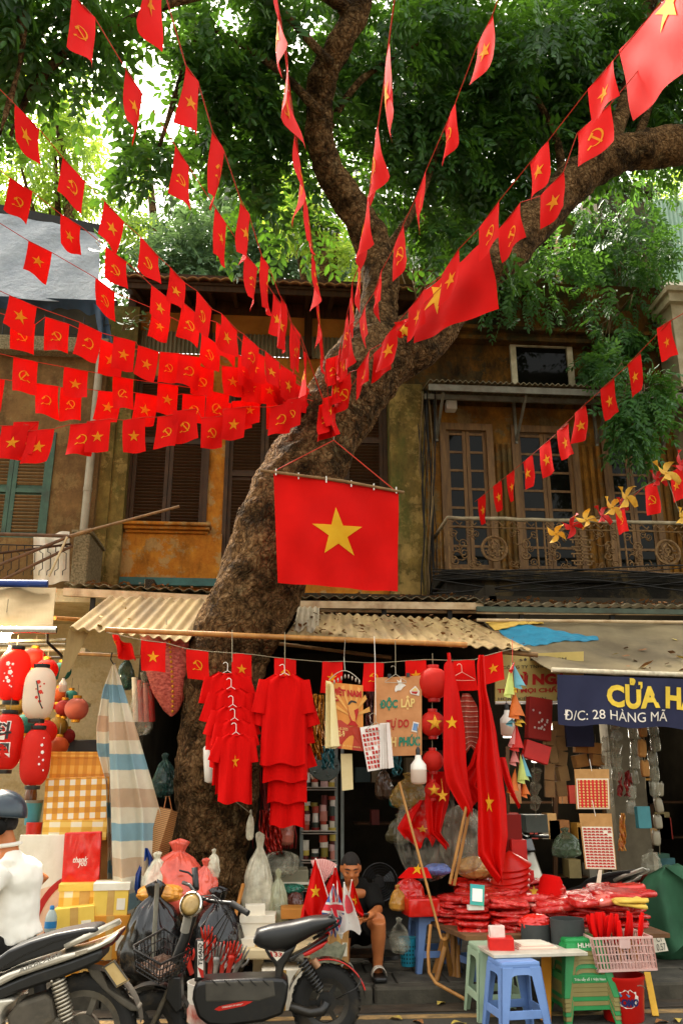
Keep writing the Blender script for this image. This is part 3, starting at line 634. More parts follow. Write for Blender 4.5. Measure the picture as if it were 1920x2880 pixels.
m=MB();m.sheet(lambda u,v:at(95+100*u,1500+140*v+6*sin(u*5),yA+.12)+Vector((0,.02*sin(u*14),0)),12,3,(0,.006,0));build(m,'balcony_sheet',whitecard,hA,label='white sheet behind the balcony grille')
for(a,b,r_,mt)in(((-40,1605),(205,1505),.022,MATS['rusty_tube']),((-10,1640),(205,1535),.02,MATS['rusty_tube']),((190,1510),(138,1622),.016,M('white_pole','#c8b48c',rough=.7)),((-30,1560),(200,1530),.016,darkwood)):
 build(MB().tube([at(a[0],a[1],yA-.12),at(b[0],b[1],yA-.08)],r_,8),'leaning_pole',mt,hA,smooth='auto')
one(MB().tube([at(200,1508,yA-.2),at(258,1490,yA-.22)],.028,8).tube([at(258,1490,yA-.22),at(505,1424,yA-.25)],.019,8),'long_pole',bamboodark,'long wooden pole slanting out from the balcony pillar','pole',smooth='auto')
tp=thing('terrace_tarpaulin','white and navy tarpaulin stretched over the left terrace','tarpaulin',at(120,920,YA-.1))
def tfn(u,v):
 px_=-120+405*u;y0=575+78*u+5*sin(u*9);y1=832+16*u-4*sin(u*7);k=1-.12*v*(u>.6)
 return at(px_-10*v*u,y0+(y1-y0)*v,YA+.9-.75*v+.05*sin(u*11+v*5)*v+.05*sin((u+v)*14)*(1-v))
build(MB().sheet(tfn,40,16,(0,.008,0)),'white_sheet',M('white_tarpaulin','#aeb2b6','#8f959c',sc=3,rough=.6,bump=.9,bsc=9,dist=.06,transl=.25),tp,smooth=True)
def tfn2(u,v):
 px_=-120+400*u;y0=828+16*u;y1=905+26*u+8*sin(u*8)-30*max(0,.15-abs(u-.8))*6
 return at(px_,y0+(y1-y0)*v,YA+.14+.25*v+.03*sin(u*46)*v)
build(MB().sheet(tfn2,60,8,(0,.008,0)),'navy_flap',M('navy_tarpaulin','#33475a','#263749',sc=4,rough=.6,bump=.4,bsc=10,dist=.03,transl=.2),tp,smooth=True)
m=MB();m.bar(at(-120,566,YA+.95),at(288,648,YA+.95),.08,.16);build(m,'edge_beam',blackiron,tp)
build(MB().sheet(lambda u,v:at(262+40*u+20*v,850+110*v+30*u,YA-.05+.03*sin(u*9+v*3)),8,8,(0,.006,0)),'hanging_corner',MATS['navy_tarpaulin'],tp,smooth=True)
q0=at(1835,700,15);m=MB();m.sheet(lambda u,v:Vector((q0.x+u*4,15.5+.03*sin(u*2*pi*40),at(1880,790,15.5).z+v*(at(1880,560,15.5).z-at(1880,790,15.5).z))),240,1,(0,.02,0))
nb=thing('neighbour_building','pale green sheet metal building behind the ochre house, far right','building',(q0.x+1,15.5,KH))
build(m,'sheet_wall',corrgreen,nb)
m=MB();m.box2((q0.x-.1,15.3,at(1880,830,15.4).z),(q0.x+4,15.45,at(1880,800,15.4).z));build(m,'ledge',whitecard,nb)
m=MB();m.box2((q0.x+.1,15.6,KH),(q0.x+4,18,at(1880,810,15.5).z));build(m,'wall',greywall,nb)
s0,s1=at(1886,900,11.5),at(1990,900,11.5)
m=MB();m.box2((s0.x,11.45,at(1900,1090,11.5).z),(s1.x,12.0,at(1900,860,11.5).z));m.box2((s0.x-.06,11.36,at(1900,860,11.5).z),(s1.x,12,at(1900,835,11.5).z));m.box2((s0.x-.1,11.3,at(1900,835,11.5).z),(s1.x,12,at(1900,822,11.5).z));m.box2((s0.x+.05,11.6,zb),(s1.x,11.99,at(1900,1090,11.5).z))
build(m,'stone_pillar',M('cream_stone','#b7a98a','#9c8d6c',sc=5,rough=.9,dirt=.4),nb)
YS=9.7
def shop(name,label,pl,pr,back,side,ceil,depth=3.6):
 x0,x1=at(pl,2000,YS).x,at(pr,2000,YS).x;h=3.5
 s=thing(name,label,'shop',((x0+x1)/2,YS,KH))
 build(MB().box2((x0,YS+depth,KH),(x1,YS+depth+.1,h+.3)),'back_wall',back,s)
 build(MB().box2((x0-.06,YS,KH),(x0+.04,YS+depth,h+.3)),'side_wall',side,s);build(MB().box2((x1-.04,YS,KH),(x1+.06,YS+depth,h+.3)),'side_wall',side,s)
 build(MB().box2((x0-.06,YS-.1,h),(x1+.06,YS+depth+.1,h+.15)),'ceiling',ceil,s)
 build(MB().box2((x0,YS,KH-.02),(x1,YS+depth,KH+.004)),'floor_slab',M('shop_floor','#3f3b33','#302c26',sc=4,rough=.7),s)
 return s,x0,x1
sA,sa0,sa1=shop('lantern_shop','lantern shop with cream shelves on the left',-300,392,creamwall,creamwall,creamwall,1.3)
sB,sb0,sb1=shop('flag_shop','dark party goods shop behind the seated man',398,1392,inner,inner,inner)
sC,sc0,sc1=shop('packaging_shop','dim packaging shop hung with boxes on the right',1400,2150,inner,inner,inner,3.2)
def leaf_mesh(name,sprays):
 """sprays: array rows = x,y,z, dx,dy,dz (rachis dir), length, leaflet length, pairs"""
 V=[];
 for s in sprays:
  p=np.array(s[0:3]);d=np.array(s[3:6]);d/=np.linalg.norm(d);L=s[6];ll=s[7];n=int(s[8])
  up=rng.normal(0,.45,3)+np.array([0,0,1.0]);sd=np.cross(d,up);sd/=np.linalg.norm(sd)+1e-9;nn=np.cross(sd,d)
  k=np.repeat(np.arange(n),2);sg=np.tile([1,-1],n);f=(k+.6)/n
  if True:k=np.append(k,n);sg=np.append(sg,0);f=np.append(f,1.0)
  c=p+np.outer(f*L,d)+np.outer(-(f**2)*L*.25,[0,0,1])
  m_=len(f);fwd=.35+.5*rng.random(m_)
  a=sd[None,:]*sg[:,None]+d[None,:]*np.where(sg==0,1.2,fwd)[:,None]+np.array([0,0,-1])*(.15+.5*rng.random(m_))[:,None]+rng.normal(0,.12,(m_,3))
  a/=np.linalg.norm(a,axis=1)[:,None];w_=np.cross(a,nn[None,:]+rng.normal(0,.25,(m_,3)));w_/=np.linalg.norm(w_,axis=1)[:,None]+1e-9
  ln=ll*(.75+.5*rng.random(m_));wd=ln*(.17+.05*rng.random(m_));q=np.cross(w_,a)
  b0=c;t=c+a*ln[:,None]-q*(ln*.06)[:,None]
  r1=c+a*(ln*.35)[:,None]+w_*wd[:,None]+q*(wd*.35)[:,None];r2=c+a*(ln*.7)[:,None]+w_*(wd*.85)[:,None]+q*(wd*.25)[:,None]
  l1=c+a*(ln*.35)[:,None]-w_*wd[:,None]+q*(wd*.35)[:,None];l2=c+a*(ln*.7)[:,None]-w_*(wd*.85)[:,None]+q*(wd*.25)[:,None]
  V.append(np.stack([b0,r1,r2,t,l2,l1],1).reshape(-1,3))
 V=np.concatenate(V);nl=len(V)//6;i=np.arange(nl)[:,None]*6
 F=np.concatenate([i+np.array([[0,1,2,3]]),i+np.array([[0,3,4,5]])],1).reshape(-1)
 me=bpy.data.meshes.new(name);me.vertices.add(len(V));me.vertices.foreach_set('co',V.astype('f').ravel())
 me.loops.add(len(F));me.loops.foreach_set('vertex_index',F.astype('i'));nf=len(F)//4
 me.polygons.add(nf);me.polygons.foreach_set('loop_start',(np.arange(nf)*4).astype('i'));me.update(calc_edges=True);me.validate();return me
GAPS=[(430,240,55,90,.86),(485,345,50,50,.92),(470,575,75,60,.9),(640,50,42,36,.9),(625,560,45,32,.85),(385,120,36,44,.85),(720,650,45,26,.8),(560,640,36,26,.8),(190,440,140,140,.88),(90,560,110,80,.93),(540,500,36,30,.8),(560,330,26,40,.7),(300,300,40,40,.8),(690,240,20,26,.6),(800,560,40,40,.7)]
_RW=np.array([_R,_U,_Fw])
def in_gap(p):
 e=_RW@(np.array(p)-np.array(CAMP));x=960+FPX*e[0]/e[2];y=1440-FPX*e[1]/e[2]
 return max([g[4]for g in GAPS if((x-g[0])/g[2])**2+((y-g[1])/g[3])**2<1]or[0])
def blob_sprays(blobs,ll,L,pairs,droop=.35,gaps=False):
 out=[]
 for(px,py,rpx,Y,n,*dz)in blobs:
  c=at(px,py,Y);r=rpx*mpp(px,py,Y);ry=r*(dz[0]if dz else 1.0)
  ncl=max(3,n//16);cl=[]
  for _ in range(ncl):
   v=rng.normal(0,1,3);v/=np.linalg.norm(v);v*=rng.random()**.4;cl.append(np.array(c)+v*np.array([r,ry,r]))
  for k in range(n):
   q=cl[k%ncl]+rng.normal(0,r*.17+.05,3);d=q-np.array(c)+rng.normal(0,r*.6,3);d[2]-=droop*r
   if gaps:
    dn=d/np.linalg.norm(d)*L;dr=np.array([0,0,-.2*L]);pr=max(in_gap(q),in_gap(q+dn*.5),in_gap(q+dn+dr))
    if rng.random()<pr:continue
   out.append([*q,*d,L*rng.uniform(.7,1.3),ll*rng.uniform(.75,1.25),pairs])
 return out
def tubepath(pts,seg=20,sub=6,disp=.03,fr=2.2):
 """pts: (px,py,Y,width px) -> bumpy tapered tube"""
 P=[at(a,b,c)for a,b,c,d in pts];Rr=[d*mpp(a,b,c)/2 for a,b,c,d in pts]
 pp=[];rr=[]
 for i in range(len(P)-1):
  p0=P[max(i-1,0)];p1=P[i];p2=P[i+1];p3=P[min(i+2,len(P)-1)]
  for k in range(sub):
   t=k/sub;pp.append(.5*((2*p1)+(p2-p0)*t+(2*p0-5*p1+4*p2-p3)*t*t+(3*p1-p0-3*p2+p3)*t**3));rr.append(Rr[i]+(Rr[i+1]-Rr[i])*t)
 pp.append(P[-1]);rr.append(Rr[-1]);m=MB();m.tube(pp,rr,seg)
 n=len(pp)
 for i in range(n):
  for k in range(seg):
   v=m.v[i*seg+k];d=(v-pp[i]);dn=d.normalized()
   m.v[i*seg+k]=v+dn*(disp*(mnoise.fractal(v*fr,1.0,2.0,4))*1.3+disp*.6*mnoise.noise(v*9)+disp*.5*mnoise.noise(v*21))
 return m
TY=8.0
tree=thing('street_tree','huge leaning street tree with mottled bark and a forked trunk','tree',at(590,2640,TY+.05))
tr=build(tubepath([(585,2700,8.05,330),(586,2560,8.05,250),(590,2400,8.05,205),(604,2280,8.02,222),(614,2150,8,232),(624,2000,8,222),(634,1850,8,222),(690,1740,8,236),(735,1640,8,240),(772,1530,8,240),(808,1420,8,232),(862,1310,8.02,222),(905,1230,8.05,200),(960,1140,8.1,205),(1010,1060,8.12,215),(1045,1000,8.15,195),(1075,950,8.2,150)],64,14,.032,2.6),'trunk',bark,tree,smooth=True)
build(tubepath([(1005,1080,8.12,164),(1040,960,8.15,139),(1066,860,8.2,115),(1070,770,8.2,100),(1045,680,8.2,97),(990,580,8.1,95),(925,480,7.9,82),(900,390,7.7,77),(898,290,7.5,75),(915,190,7.3,77),(965,100,7.1,74),(1010,10,7.0,69),(1040,-120,6.9,66)],26,7,.028,3),'limb',bark,tree,smooth=True)
build(tubepath([(985,1095,8.1,156),(1080,1010,8.15,176),(1190,935,8.2,156),(1270,850,8.3,135),(1370,760,8.4,123),(1475,655,8.5,116),(1575,540,8.6,111),(1690,455,8.6,107),(1800,418,8.6,105),(1925,405,8.6,103),(2100,380,8.5,98),(2350,330,8.3,80),(2650,200,8,40)],28,7,.035,2.6),'limb',bark,tree,smooth=True)
build(tubepath([(1690,455,8.7,57),(1750,300,8.9,49),(1790,120,9.0,41),(1850,-60,9,36)],14,5,.02,3),'limb',bark,tree,smooth=True)
build(tubepath([(1000,50,7.1,49),(860,-60,6.6,41),(640,-120,6.2,33)],12,5,.02,3),'limb',bark,tree,smooth=True)
brs=[((905,320),(760,180),(560,60),7.3),((930,180),(820,60),(700,-60),7.0),((1060,740),(1180,560),(1260,330),8.8),((900,400),(1010,230),(1180,120),8.0),((1580,540),(1560,380),(1450,180),9.0),((640,-40),(400,40),(180,150),6.2),((180,150),(90,250),(30,380),6.0),((560,60),(500,250),(440,440),7.2),((1790,400),(1840,250),(1900,120),8.9),((60,-20),(62,150),(0,380),5.6)]
for(a,b,c,Y)in brs:build(tubepath([(a[0],a[1],Y,30),(b[0],b[1],Y,20),(c[0],c[1],Y,9)],8,6,.01,4),'branch',bark,tree,smooth=True)
bl=[]
def blobs(rows):return[tuple(r)for r in rows]
main=blobs([(50,20,140,5.6,110),(200,0,140,5.9,110),(60,140,100,6.3,70),(215,110,90,6.2,70),(310,0,80,6.6,40),(0,330,50,6.6,24),(300,250,40,6.6,16),(20,520,30,6.8,8),(400,420,70,7.4,80),(450,500,36,7.4,18),(330,400,40,7.4,24),(590,220,70,7.2,60),(560,40,90,7.0,70),(640,180,130,7.6,120),(760,80,150,7.4,130),(700,330,140,7.8,130),(800,230,100,8.0,90),(640,420,80,8.0,66),(740,480,120,8.2,90),(800,440,80,8.3,56),(660,580,70,8.2,34),(850,20,90,7.8,60),(800,610,70,8.6,30),(1080,60,160,8.2,150),(1060,230,150,8.8,150),(1080,420,130,9.2,130),(1200,140,160,8.8,160),(1230,330,150,9.2,160),(1180,520,130,9.6,130),(1330,80,160,9.0,160),(1360,260,150,9.4,150),(1340,440,140,9.6,140),(1470,110,160,9.2,160),(1500,290,150,9.6,150),(1480,440,130,9.8,120),(1620,60,160,9.2,150),(1640,230,150,9.6,150),(1620,380,110,9.8,100),(1760,120,160,9.2,150),(1790,290,140,9.6,130),(1900,60,150,9.2,130),(1910,240,140,9.4,120),(1240,640,90,9.8,60),(1350,580,100,10,80),(1400,700,40,8.1,12),(1150,200,260,10.5,200),(1450,200,300,10.6,260),(1750,150,300,10.6,260),(1300,450,240,10.6,200),(1600,350,200,10.6,140),(1880,300,150,10.5,90),(2150,150,200,9.2,120),(2400,250,200,8.6,120),(2650,200,160,8.2,70),(-250,60,200,6,100),(1560,40,140,8.2,90),(1250,400,90,9.0,50),(1140,250,90,8.6,46),(1420,150,130,8.6,70),(960,330,90,8.8,60),(990,500,80,9.2,40)])
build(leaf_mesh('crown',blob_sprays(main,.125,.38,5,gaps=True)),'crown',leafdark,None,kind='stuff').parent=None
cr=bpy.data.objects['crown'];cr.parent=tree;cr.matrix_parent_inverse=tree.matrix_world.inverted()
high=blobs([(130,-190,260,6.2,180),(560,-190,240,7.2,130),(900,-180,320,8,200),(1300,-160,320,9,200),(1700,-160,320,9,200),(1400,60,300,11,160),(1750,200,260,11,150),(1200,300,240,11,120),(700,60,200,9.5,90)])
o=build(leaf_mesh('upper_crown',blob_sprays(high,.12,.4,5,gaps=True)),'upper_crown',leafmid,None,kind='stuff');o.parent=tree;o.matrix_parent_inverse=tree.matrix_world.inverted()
def bgtree(label,px,Y,rows,mat,ll=.16,hh=None):
 base=at(px,2000,Y);base.z=0
 t=thing('background_tree',label,'tree',base,group='trees behind the houses')
 top=at(px,rows[0][1],Y);m=MB();pts=[base+(top-base)*(i/6)+Vector((.25*sin(i*1.7),.2*cos(i*2.1),0))for i in range(7)];m.tube(pts,[.28-.03*i for i in range(7)],10);build(m,'trunk',bark,t,smooth=True)
 for(a,b,r,y,n)in rows[:4]:
  q=at(a,b,y);build(MB().tube([pts[3],(pts[4]+q)/2,q],[.12,.08,.03],7),'branch',bark,t,smooth=True)
 o=build(leaf_mesh('crown',blob_sprays(rows,ll,ll*3.2,5,gaps=(mat is leafmid))),'crown',mat,None,kind='stuff');o.parent=t;o.matrix_parent_inverse=t.matrix_world.inverted();return t
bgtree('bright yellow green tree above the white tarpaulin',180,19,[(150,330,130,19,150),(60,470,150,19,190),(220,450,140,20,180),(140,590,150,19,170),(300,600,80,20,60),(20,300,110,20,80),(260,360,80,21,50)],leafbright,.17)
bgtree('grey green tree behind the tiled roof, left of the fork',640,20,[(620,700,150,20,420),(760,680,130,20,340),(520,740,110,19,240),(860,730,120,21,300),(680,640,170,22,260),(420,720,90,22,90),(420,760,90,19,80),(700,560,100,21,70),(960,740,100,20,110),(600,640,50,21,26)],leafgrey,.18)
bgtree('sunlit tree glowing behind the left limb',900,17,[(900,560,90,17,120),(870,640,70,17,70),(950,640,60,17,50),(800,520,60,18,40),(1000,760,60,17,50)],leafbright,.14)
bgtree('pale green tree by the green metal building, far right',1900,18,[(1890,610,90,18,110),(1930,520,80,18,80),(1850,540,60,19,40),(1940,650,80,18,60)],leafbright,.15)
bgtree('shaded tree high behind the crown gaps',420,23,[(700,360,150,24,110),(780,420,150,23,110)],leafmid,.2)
def climber(label,base,rows,mat=leafmid,ll=.1,stems=6):
 t=thing('climbing_plant',label,'plant',base,group='plants growing from the walls')
 for k in range(stems):
  a,b,r,y,n=rows[k%len(rows)][:5];q=at(a+random.uniform(-r,r)*.5,b,y)
  build(MB().tube([base,(Vector(base)+q)/2+Vector((random.uniform(-.2,.2),-.1,.25)),q],[.016,.011,.005],5),'stem',MATS['dry_vine'],t,smooth=True)
 o=build(leaf_mesh('foliage',blob_sprays(rows,ll,ll*3,5,.9)),'foliage',mat,None,kind='stuff');o.parent=t;o.matrix_parent_inverse=t.matrix_world.inverted();return t
climber('drooping green climber on the parapet above the attic window',at(1480,780,11.9),[(1470,820,120,11.6,150),(1400,760,90,11.7,80),(1540,760,90,11.7,80),(1330,700,70,11.8,50)])
climber('tall climber covering the grey stair block',at(1740,800,12.8),[(1700,640,120,12.9,150),(1790,600,90,12.9,100),(1640,560,80,12.8,70),(1740,760,110,12.2,120),(1640,740,90,12.4,80),(1800,720,80,12.4,60)])
climber('climber hanging from the cornice at the right end',at(1740,880,11.9),[(1740,870,100,11.6,110),(1690,950,70,11.6,50),(1710,1040,60,11.6,36)])
climber('rounded bush hanging in front of the third balcony door',at(1760,1080,11.3),[(1770,1130,75,10.9,110),(1800,1190,60,10.9,70),(1740,1200,45,10.9,36),(1730,1060,45,11.0,36)],leafmid,.1)
climber('dark climber behind the fork on the old house',at(1210,1000,11.7),[(1200,640,60,12.2,46),(1160,720,60,12.0,36),(1130,640,50,12.2,30)],leafdark)
def sapling(label,base,tips,size,mat):
 t=thing('wall_sapling',label,'plant',base,group='saplings rooted in the walls')
 for(q)in tips:
  q=Vector(q);mid=(Vector(base)+q)/2+Vector((0,-.05,.06));build(MB().tube([base,mid,q],[.012,.008,.004],5),'stem',MATS['dry_vine'],t,smooth=True)
  for k in range(6):
   p=Vector(base).lerp(q,.35+.65*k/5);d=Vector((random.uniform(-1,1),random.uniform(-1,.3),random.uniform(-.5,.8))).normalized();s_=size*random.uniform(.7,1.2);sd=d.cross(Vector((0,-.6,1))).normalized()
   lf=MB();n0=[p,p+d*s_*.3+sd*s_*.26,p+d*s_*.7+sd*s_*.24,p+d*s_,p+d*s_*.7-sd*s_*.24,p+d*s_*.3-sd*s_*.26];up=d.cross(sd)*s_*.1
   lf.v=[Vector(n0[0]),n0[1]+up,n0[2]+up,n0[3],n0[4]+up,n0[5]+up];lf.face((0,1,2,3));lf.face((0,3,4,5));build(lf,'leaf',mat,t,smooth=True)
b=at(330,785,11.3);sapling('big leafed sapling at the edge of the tiled roof',b,[at(285,640,11.2),at(315,620,11.2),at(300,700,11.2),at(345,700,11.2),at(270,680,11.2)],.24,leafmid)
b=at(345,930,11.3);sapling('pale sapling sprouting under the eaves',b,[at(420,880,11.1),at(370,880,11.1),at(440,910,11.1)],.12,leafgrey)
b=at(1170,850,8.3);sapling('small sprout on the fork of the tree',b,[at(1160,790,8.2),at(1200,800,8.2)],.12,leafmid)
K=1920/1568.0
def star2d(r=1.0,inner=.382):
 P=[(r*(1 if i%2==0 else inner)*sin(i*pi/5),r*(1 if i%2==0 else inner)*cos(i*pi/5))for i in range(10)]
 return[((0,0),P[i],P[(i+1)%10])for i in range(10)]
def hs2d():
 T=[]
 def quad(a,b,c,d):T.extend([(a,b,c),(a,c,d)])
 n=12;inner=[];outer=[]
 for i in range(n+1):
  a=radians(118-250*i/n);wd=.02+.2*sin(pi*min(1,i/n*1.05))**.8
  outer.append((.02+.92*cos(a),.92*sin(a)));inner.append((.02+(.92-wd)*cos(a),(.92-wd)*sin(a)))
 for i in range(n):quad(outer[i],outer[i+1],inner[i+1],inner[i])
 quad((-.52,-.6),(-.38,-.74),(-.8,-1.02),(-.95,-.88))
 quad((-.5,.42),(-.35,.57),(.72,-.78),(.57,-.92))
 quad((-.82,.28),(-.3,.8),(-.08,.58),(-.6,.06))
 return T
def subdiv(T,n):
 for _ in range(n):
  o=[]
  for a,b,c in T:
   ab=((a[0]+b[0])/2,(a[1]+b[1])/2);bc=((b[0]+c[0])/2,(b[1]+c[1])/2);ca=((c[0]+a[0])/2,(c[1]+a[1])/2);o+=[(a,ab,ca),(ab,b,bc),(ca,bc,c),(ab,bc,ca)]
  T=o
 return T
STAR=star2d();HS=hs2d()
def emblem(fn,kind,su,sv,cu=.5,cv=.5,mirror=False,off=.003,n=0,rot=0):
 m=MB();T=subdiv(STAR if kind=='s' else HS,n)
 for sgn in(1,-1):
  for tri in T:
   pts=[]
   for(a,b)in tri:
    a2,b2=a*cos(rot)-b*sin(rot),a*sin(rot)+b*cos(rot);a=-a2 if mirror else a2;b=b2
    u=cu+a*su;v=cv-b*sv;p=Vector(fn(u,v));e=.01;nn=(Vector(fn(u+e,v))-p).cross(Vector(fn(u,v+e))-p)
    nn.normalize();pts.append(p+nn*off*sgn)
   k=len(m.v);m.v+=pts;m.face((k,k+1,k+2))
 return m
def flagfn(P1,P2,L,ph,sway=(0,0),amp=.012):
 P1=Vector(P1);P2=Vector(P2);a=P2-P1;nrm=a.cross(Vector((0,0,-1)));nrm.normalize();W_=a.length
 def f(u,v):
  p=P1+a*u+Vector((0,0,-L*v))+Vector((sway[0],sway[1],0))*v*v
  wv=1.6*amp*(sin(u*5.2+ph+v*2.3)*(.3+v)+.6*sin(v*6+ph*2)*(u-.3)*v)
  curl=.03*v*v*sin(ph*3)*(u-.5)*2
  return p+nrm*(wv+curl)
 return f
def addflag(root,fn,kind,W_,L,mirror=False,mat=None,emat=None):
 m=MB();m.grid(fn,7,9);f=build(m,'flag',mat or red,root,smooth=True)
 if kind in 'sh':
  r=W_*(.27 if kind=='s' else .24);build(emblem(fn,kind,r/W_,r/L,.5,.52,mirror),'star' if kind=='s' else 'hammer_and_sickle',emat or orangec,f)
 return f
def garland(label,A,B,flags,L=.315,W_=.22,ends=None,group='strings of small flags fanning out from the tree',cordm=None,amp=.012,ext=True):
 A=at(*A);B=at(*B);root=thing('flag_garland',label,'flag garland',(A.x,A.y,A.z),group=group)
 pts=[];fl=[]
 for i,f in enumerate(flags):
  P1=onplane(f[0]*K,f[1]*K,A,B);P2=onplane(f[2]*K,f[3]*K,A,B);d=P2-P1
  if not(.8*W_<d.length<1.15*W_):d=d.normalized()*W_;P2=P1+d
  if(P2-A).length>(P1-A).length and False:P1,P2=P2,P1
  sw=Vector((random.uniform(-.03,.03),random.uniform(-.03,.03)))
  q1,q2=(P1,P2)if(P1-CAMP).normalized().dot(_R)<(P2-CAMP).normalized().dot(_R)else(P2,P1)
  kind=f[4];mir='m' in kind;kind=kind[0]
  addflag(root,flagfn(q1,q2,L*random.uniform(.95,1.05),random.uniform(0,6),sw,amp*random.uniform(.5,1.4)),kind,(q2-q1).length,L,mir)
  pts+=[P1,P2]
 far=B if(pts[0]-B).length<(pts[0]-A).length else A;near=A if far is B else B
 allp=([far+(far-near).normalized()*5]if far is B and ext else[])+[far]+pts+[near];m=MB();m.tube(allp,.0035,5);build(m,'cord',cordm or cord,root)
 return root
garland('top left string, its first flag cut by the top edge',(925,1170,7.72),(120,-110,3.7),[(165,-15,203,25,'h'),(290,160,327,215,'s'),(402,333,433,382,'h'),(495,478,520,515,'s'),(563,582,583,607,'h'),(626,672,643,695,'s'),(668,740,683,760,'s')],L=.39,W_=.22)
garland('second string from the top left, passing through the leaf gap',(925,1175,7.72),(400,-130,3.0),[(340,-110,366,-50,'s'),(427,150,460,195,'s'),(489,303,515,348,'h'),(553,460,575,500,'s'),(601,587,618,615,'h'),(643,680,660,705,'s'),(672,750,684,770,'h'),(697,805,707,822,'s')],L=.4,W_=.2)
garland('nearly edge-on string rising straight up left of the limb',(928,1160,7.7),(765,-120,2.4),[(627,-40,640,25,'s'),(653,105,662,180,'h'),(680,305,686,370,'s'),(700,452,710,505,'s'),(718,570,723,615,'h'),(727,660,731,700,'s'),(735,745,739,775,'h')],W_=.3)
garland('string with narrow pink-red flags just right of the limb',(945,1150,7.7),(1125,-120,2.4),[(893,95,885,165,'s'),(868,288,860,345,'h'),(848,445,842,490,'s'),(830,560,825,600,'h'),(810,645,806,680,'s'),(797,720,793,750,'h'),(782,790,778,815,'s')],W_=.25)
garland('string reaching the top edge at the middle right',(950,1150,7.7),(1420,-60,3.8),[(1130,35,1095,105,'s'),(1045,237,1020,295,'h'),(978,392,960,440,'s'),(925,517,908,560,'h'),(878,618,865,655,'s'),(840,700,826,735,'s'),(806,760,796,785,'h')],W_=.25)
garland('upper of the two strings along the right limb',(945,1150,7.7),(1790,90,4.0),[(1408,138,1350,205,'s'),(1258,323,1215,375,'s'),(1145,462,1110,510,'h'),(1052,573,1025,615,'s'),(975,663,947,700,'s'),(908,745,886,775,'s'),(850,803,832,832,'s'),(803,855,788,872,'h')],W_=.26)
garland('lower of the two strings along the right limb',(950,1140,7.72),(1800,190,4.4),[(1400,240,1325,305,'h'),(1293,395,1240,450,'s'),(1195,465,1163,505,'h'),(896,775,876,795,'h')],W_=.27)
garland('topmost string at the left edge, steep',(870,1085,7.72),(-60,190,5.2),[(35,240,92,298,'s'),(145,362,196,418,'h'),(240,462,285,510,'s'),(322,543,365,590,'h'),(390,613,425,650,'s'),(452,668,487,710,'h'),(508,720,532,745,'s'),(560,768,595,800,'h'),(608,806,640,832,'s'),(645,838,672,856,'s')])
garland('second string down at the left edge',(870,1095,7.74),(-60,430,6.2),[(22,408,75,440,'h'),(140,492,186,520,'s'),(243,566,278,592,'h'),(348,655,380,680,'s'),(418,692,448,718,'h'),(497,740,528,760,'s'),(565,795,600,815,'s'),(622,838,655,856,'h')])
garland('third string down at the left edge, before the tarpaulin',(870,1105,7.76),(-60,590,6.7),[(66,553,120,580,'s'),(220,638,265,672,'h'),(350,708,392,728,'s'),(463,765,498,790,'h'),(548,815,585,835,'s'),(628,858,662,872,'s')])
garland('fourth string down, across the navy flap',(875,1112,7.78),(-60,790,6.9),[(22,678,85,705,'s'),(183,740,235,765,'h'),(262,772,312,785,'s'),(317,793,365,808,'s'),(410,812,450,820,'h'),(510,840,558,846,'s'),(556,850,600,858,'s'),(635,872,672,880,'h')])
garland('fifth string down, just above the stone ledge',(875,1118,7.8),(-60,860,7.1),[(27,728,82,745,'h'),(105,728,160,745,'h'),(232,780,260,790,'s'),(368,808,412,812,'h'),(440,838,480,845,'h'),(600,862,640,868,'s'),(655,880,690,886,'s')])
garland('sixth string down, with mirrored emblems',(875,1122,7.82),(-60,980,7.3),[(32,820,88,832,'hm'),(148,843,203,853,'s'),(260,863,307,872,'hm'),(363,880,410,886,'s'),(475,897,507,903,'hm'),(555,904,598,908,'s'),(660,888,695,892,'h')])
garland('seventh string down, nearly level',(875,1130,7.84),(-60,1040,7.5),[(-40,868,12,872,'s'),(83,880,135,888,'h'),(140,890,190,892,'h'),(226,897,280,903,'s'),(312,902,362,910,'sm'),(420,905,460,908,'h'),(480,925,520,926,'h'),(533,922,578,920,'s'),(612,915,655,905,'h')])
garland('lowest string at the left, over the green shutters',(880,1128,7.6),(-60,1200,7.0),[(5,978,45,977,'s'),(32,970,90,968,'h'),(65,990,110,986,'s'),(162,975,205,972,'h'),(200,968,255,962,'s'),(283,965,335,958,'s'),(362,958,412,950,'h'),(398,945,440,940,'h'),(463,960,513,955,'h'),(513,940,566,934,'s'),(620,935,672,925,'h'),(650,920,692,912,'h')])
garland('string receding to the iron balcony on the right',(1335,1410,10.9),(1990,840,5.8),[(1508,755,1540,735,'s'),(1440,838,1470,813,'s'),(1378,895,1400,878,'s'),(1318,950,1343,932,'s'),(1279,990,1297,978,'s'),(1238,1030,1255,1015,'s'),(1200,1063,1215,1050,'s'),(1163,1093,1180,1080,'s'),(1132,1117,1142,1110,'s'),(1097,1147,1110,1138,'s')],L=.36,W_=.26)
garland('short string behind the pinwheels at the right edge',(1690,1470,9.2),(1990,1280,7.2),[(1412,1168,1434,1157,'h'),(1478,1118,1498,1110,'h'),(1535,1088,1558,1075,'s')],L=.33)
garland('string of flags under the awning above the hanging shirts',(300,1778,7.35),(1490,1815,7.35),[(325,1470,382,1477,'s'),(428,1490,487,1497,'h'),(533,1500,578,1503,'s'),(630,1510,680,1515,'h'),(740,1520,787,1519,'s'),(835,1522,881,1522,'h'),(930,1518,978,1515,'s'),(1040,1517,1070,1516,'x'),(1108,1508,1152,1496,'s')],L=.255,W_=.19,cordm=cordg,ext=False)
r=thing('crumpled_flag','crumpled star flag bunched at the left end of the awning','flag',at(335,1860,7.35))
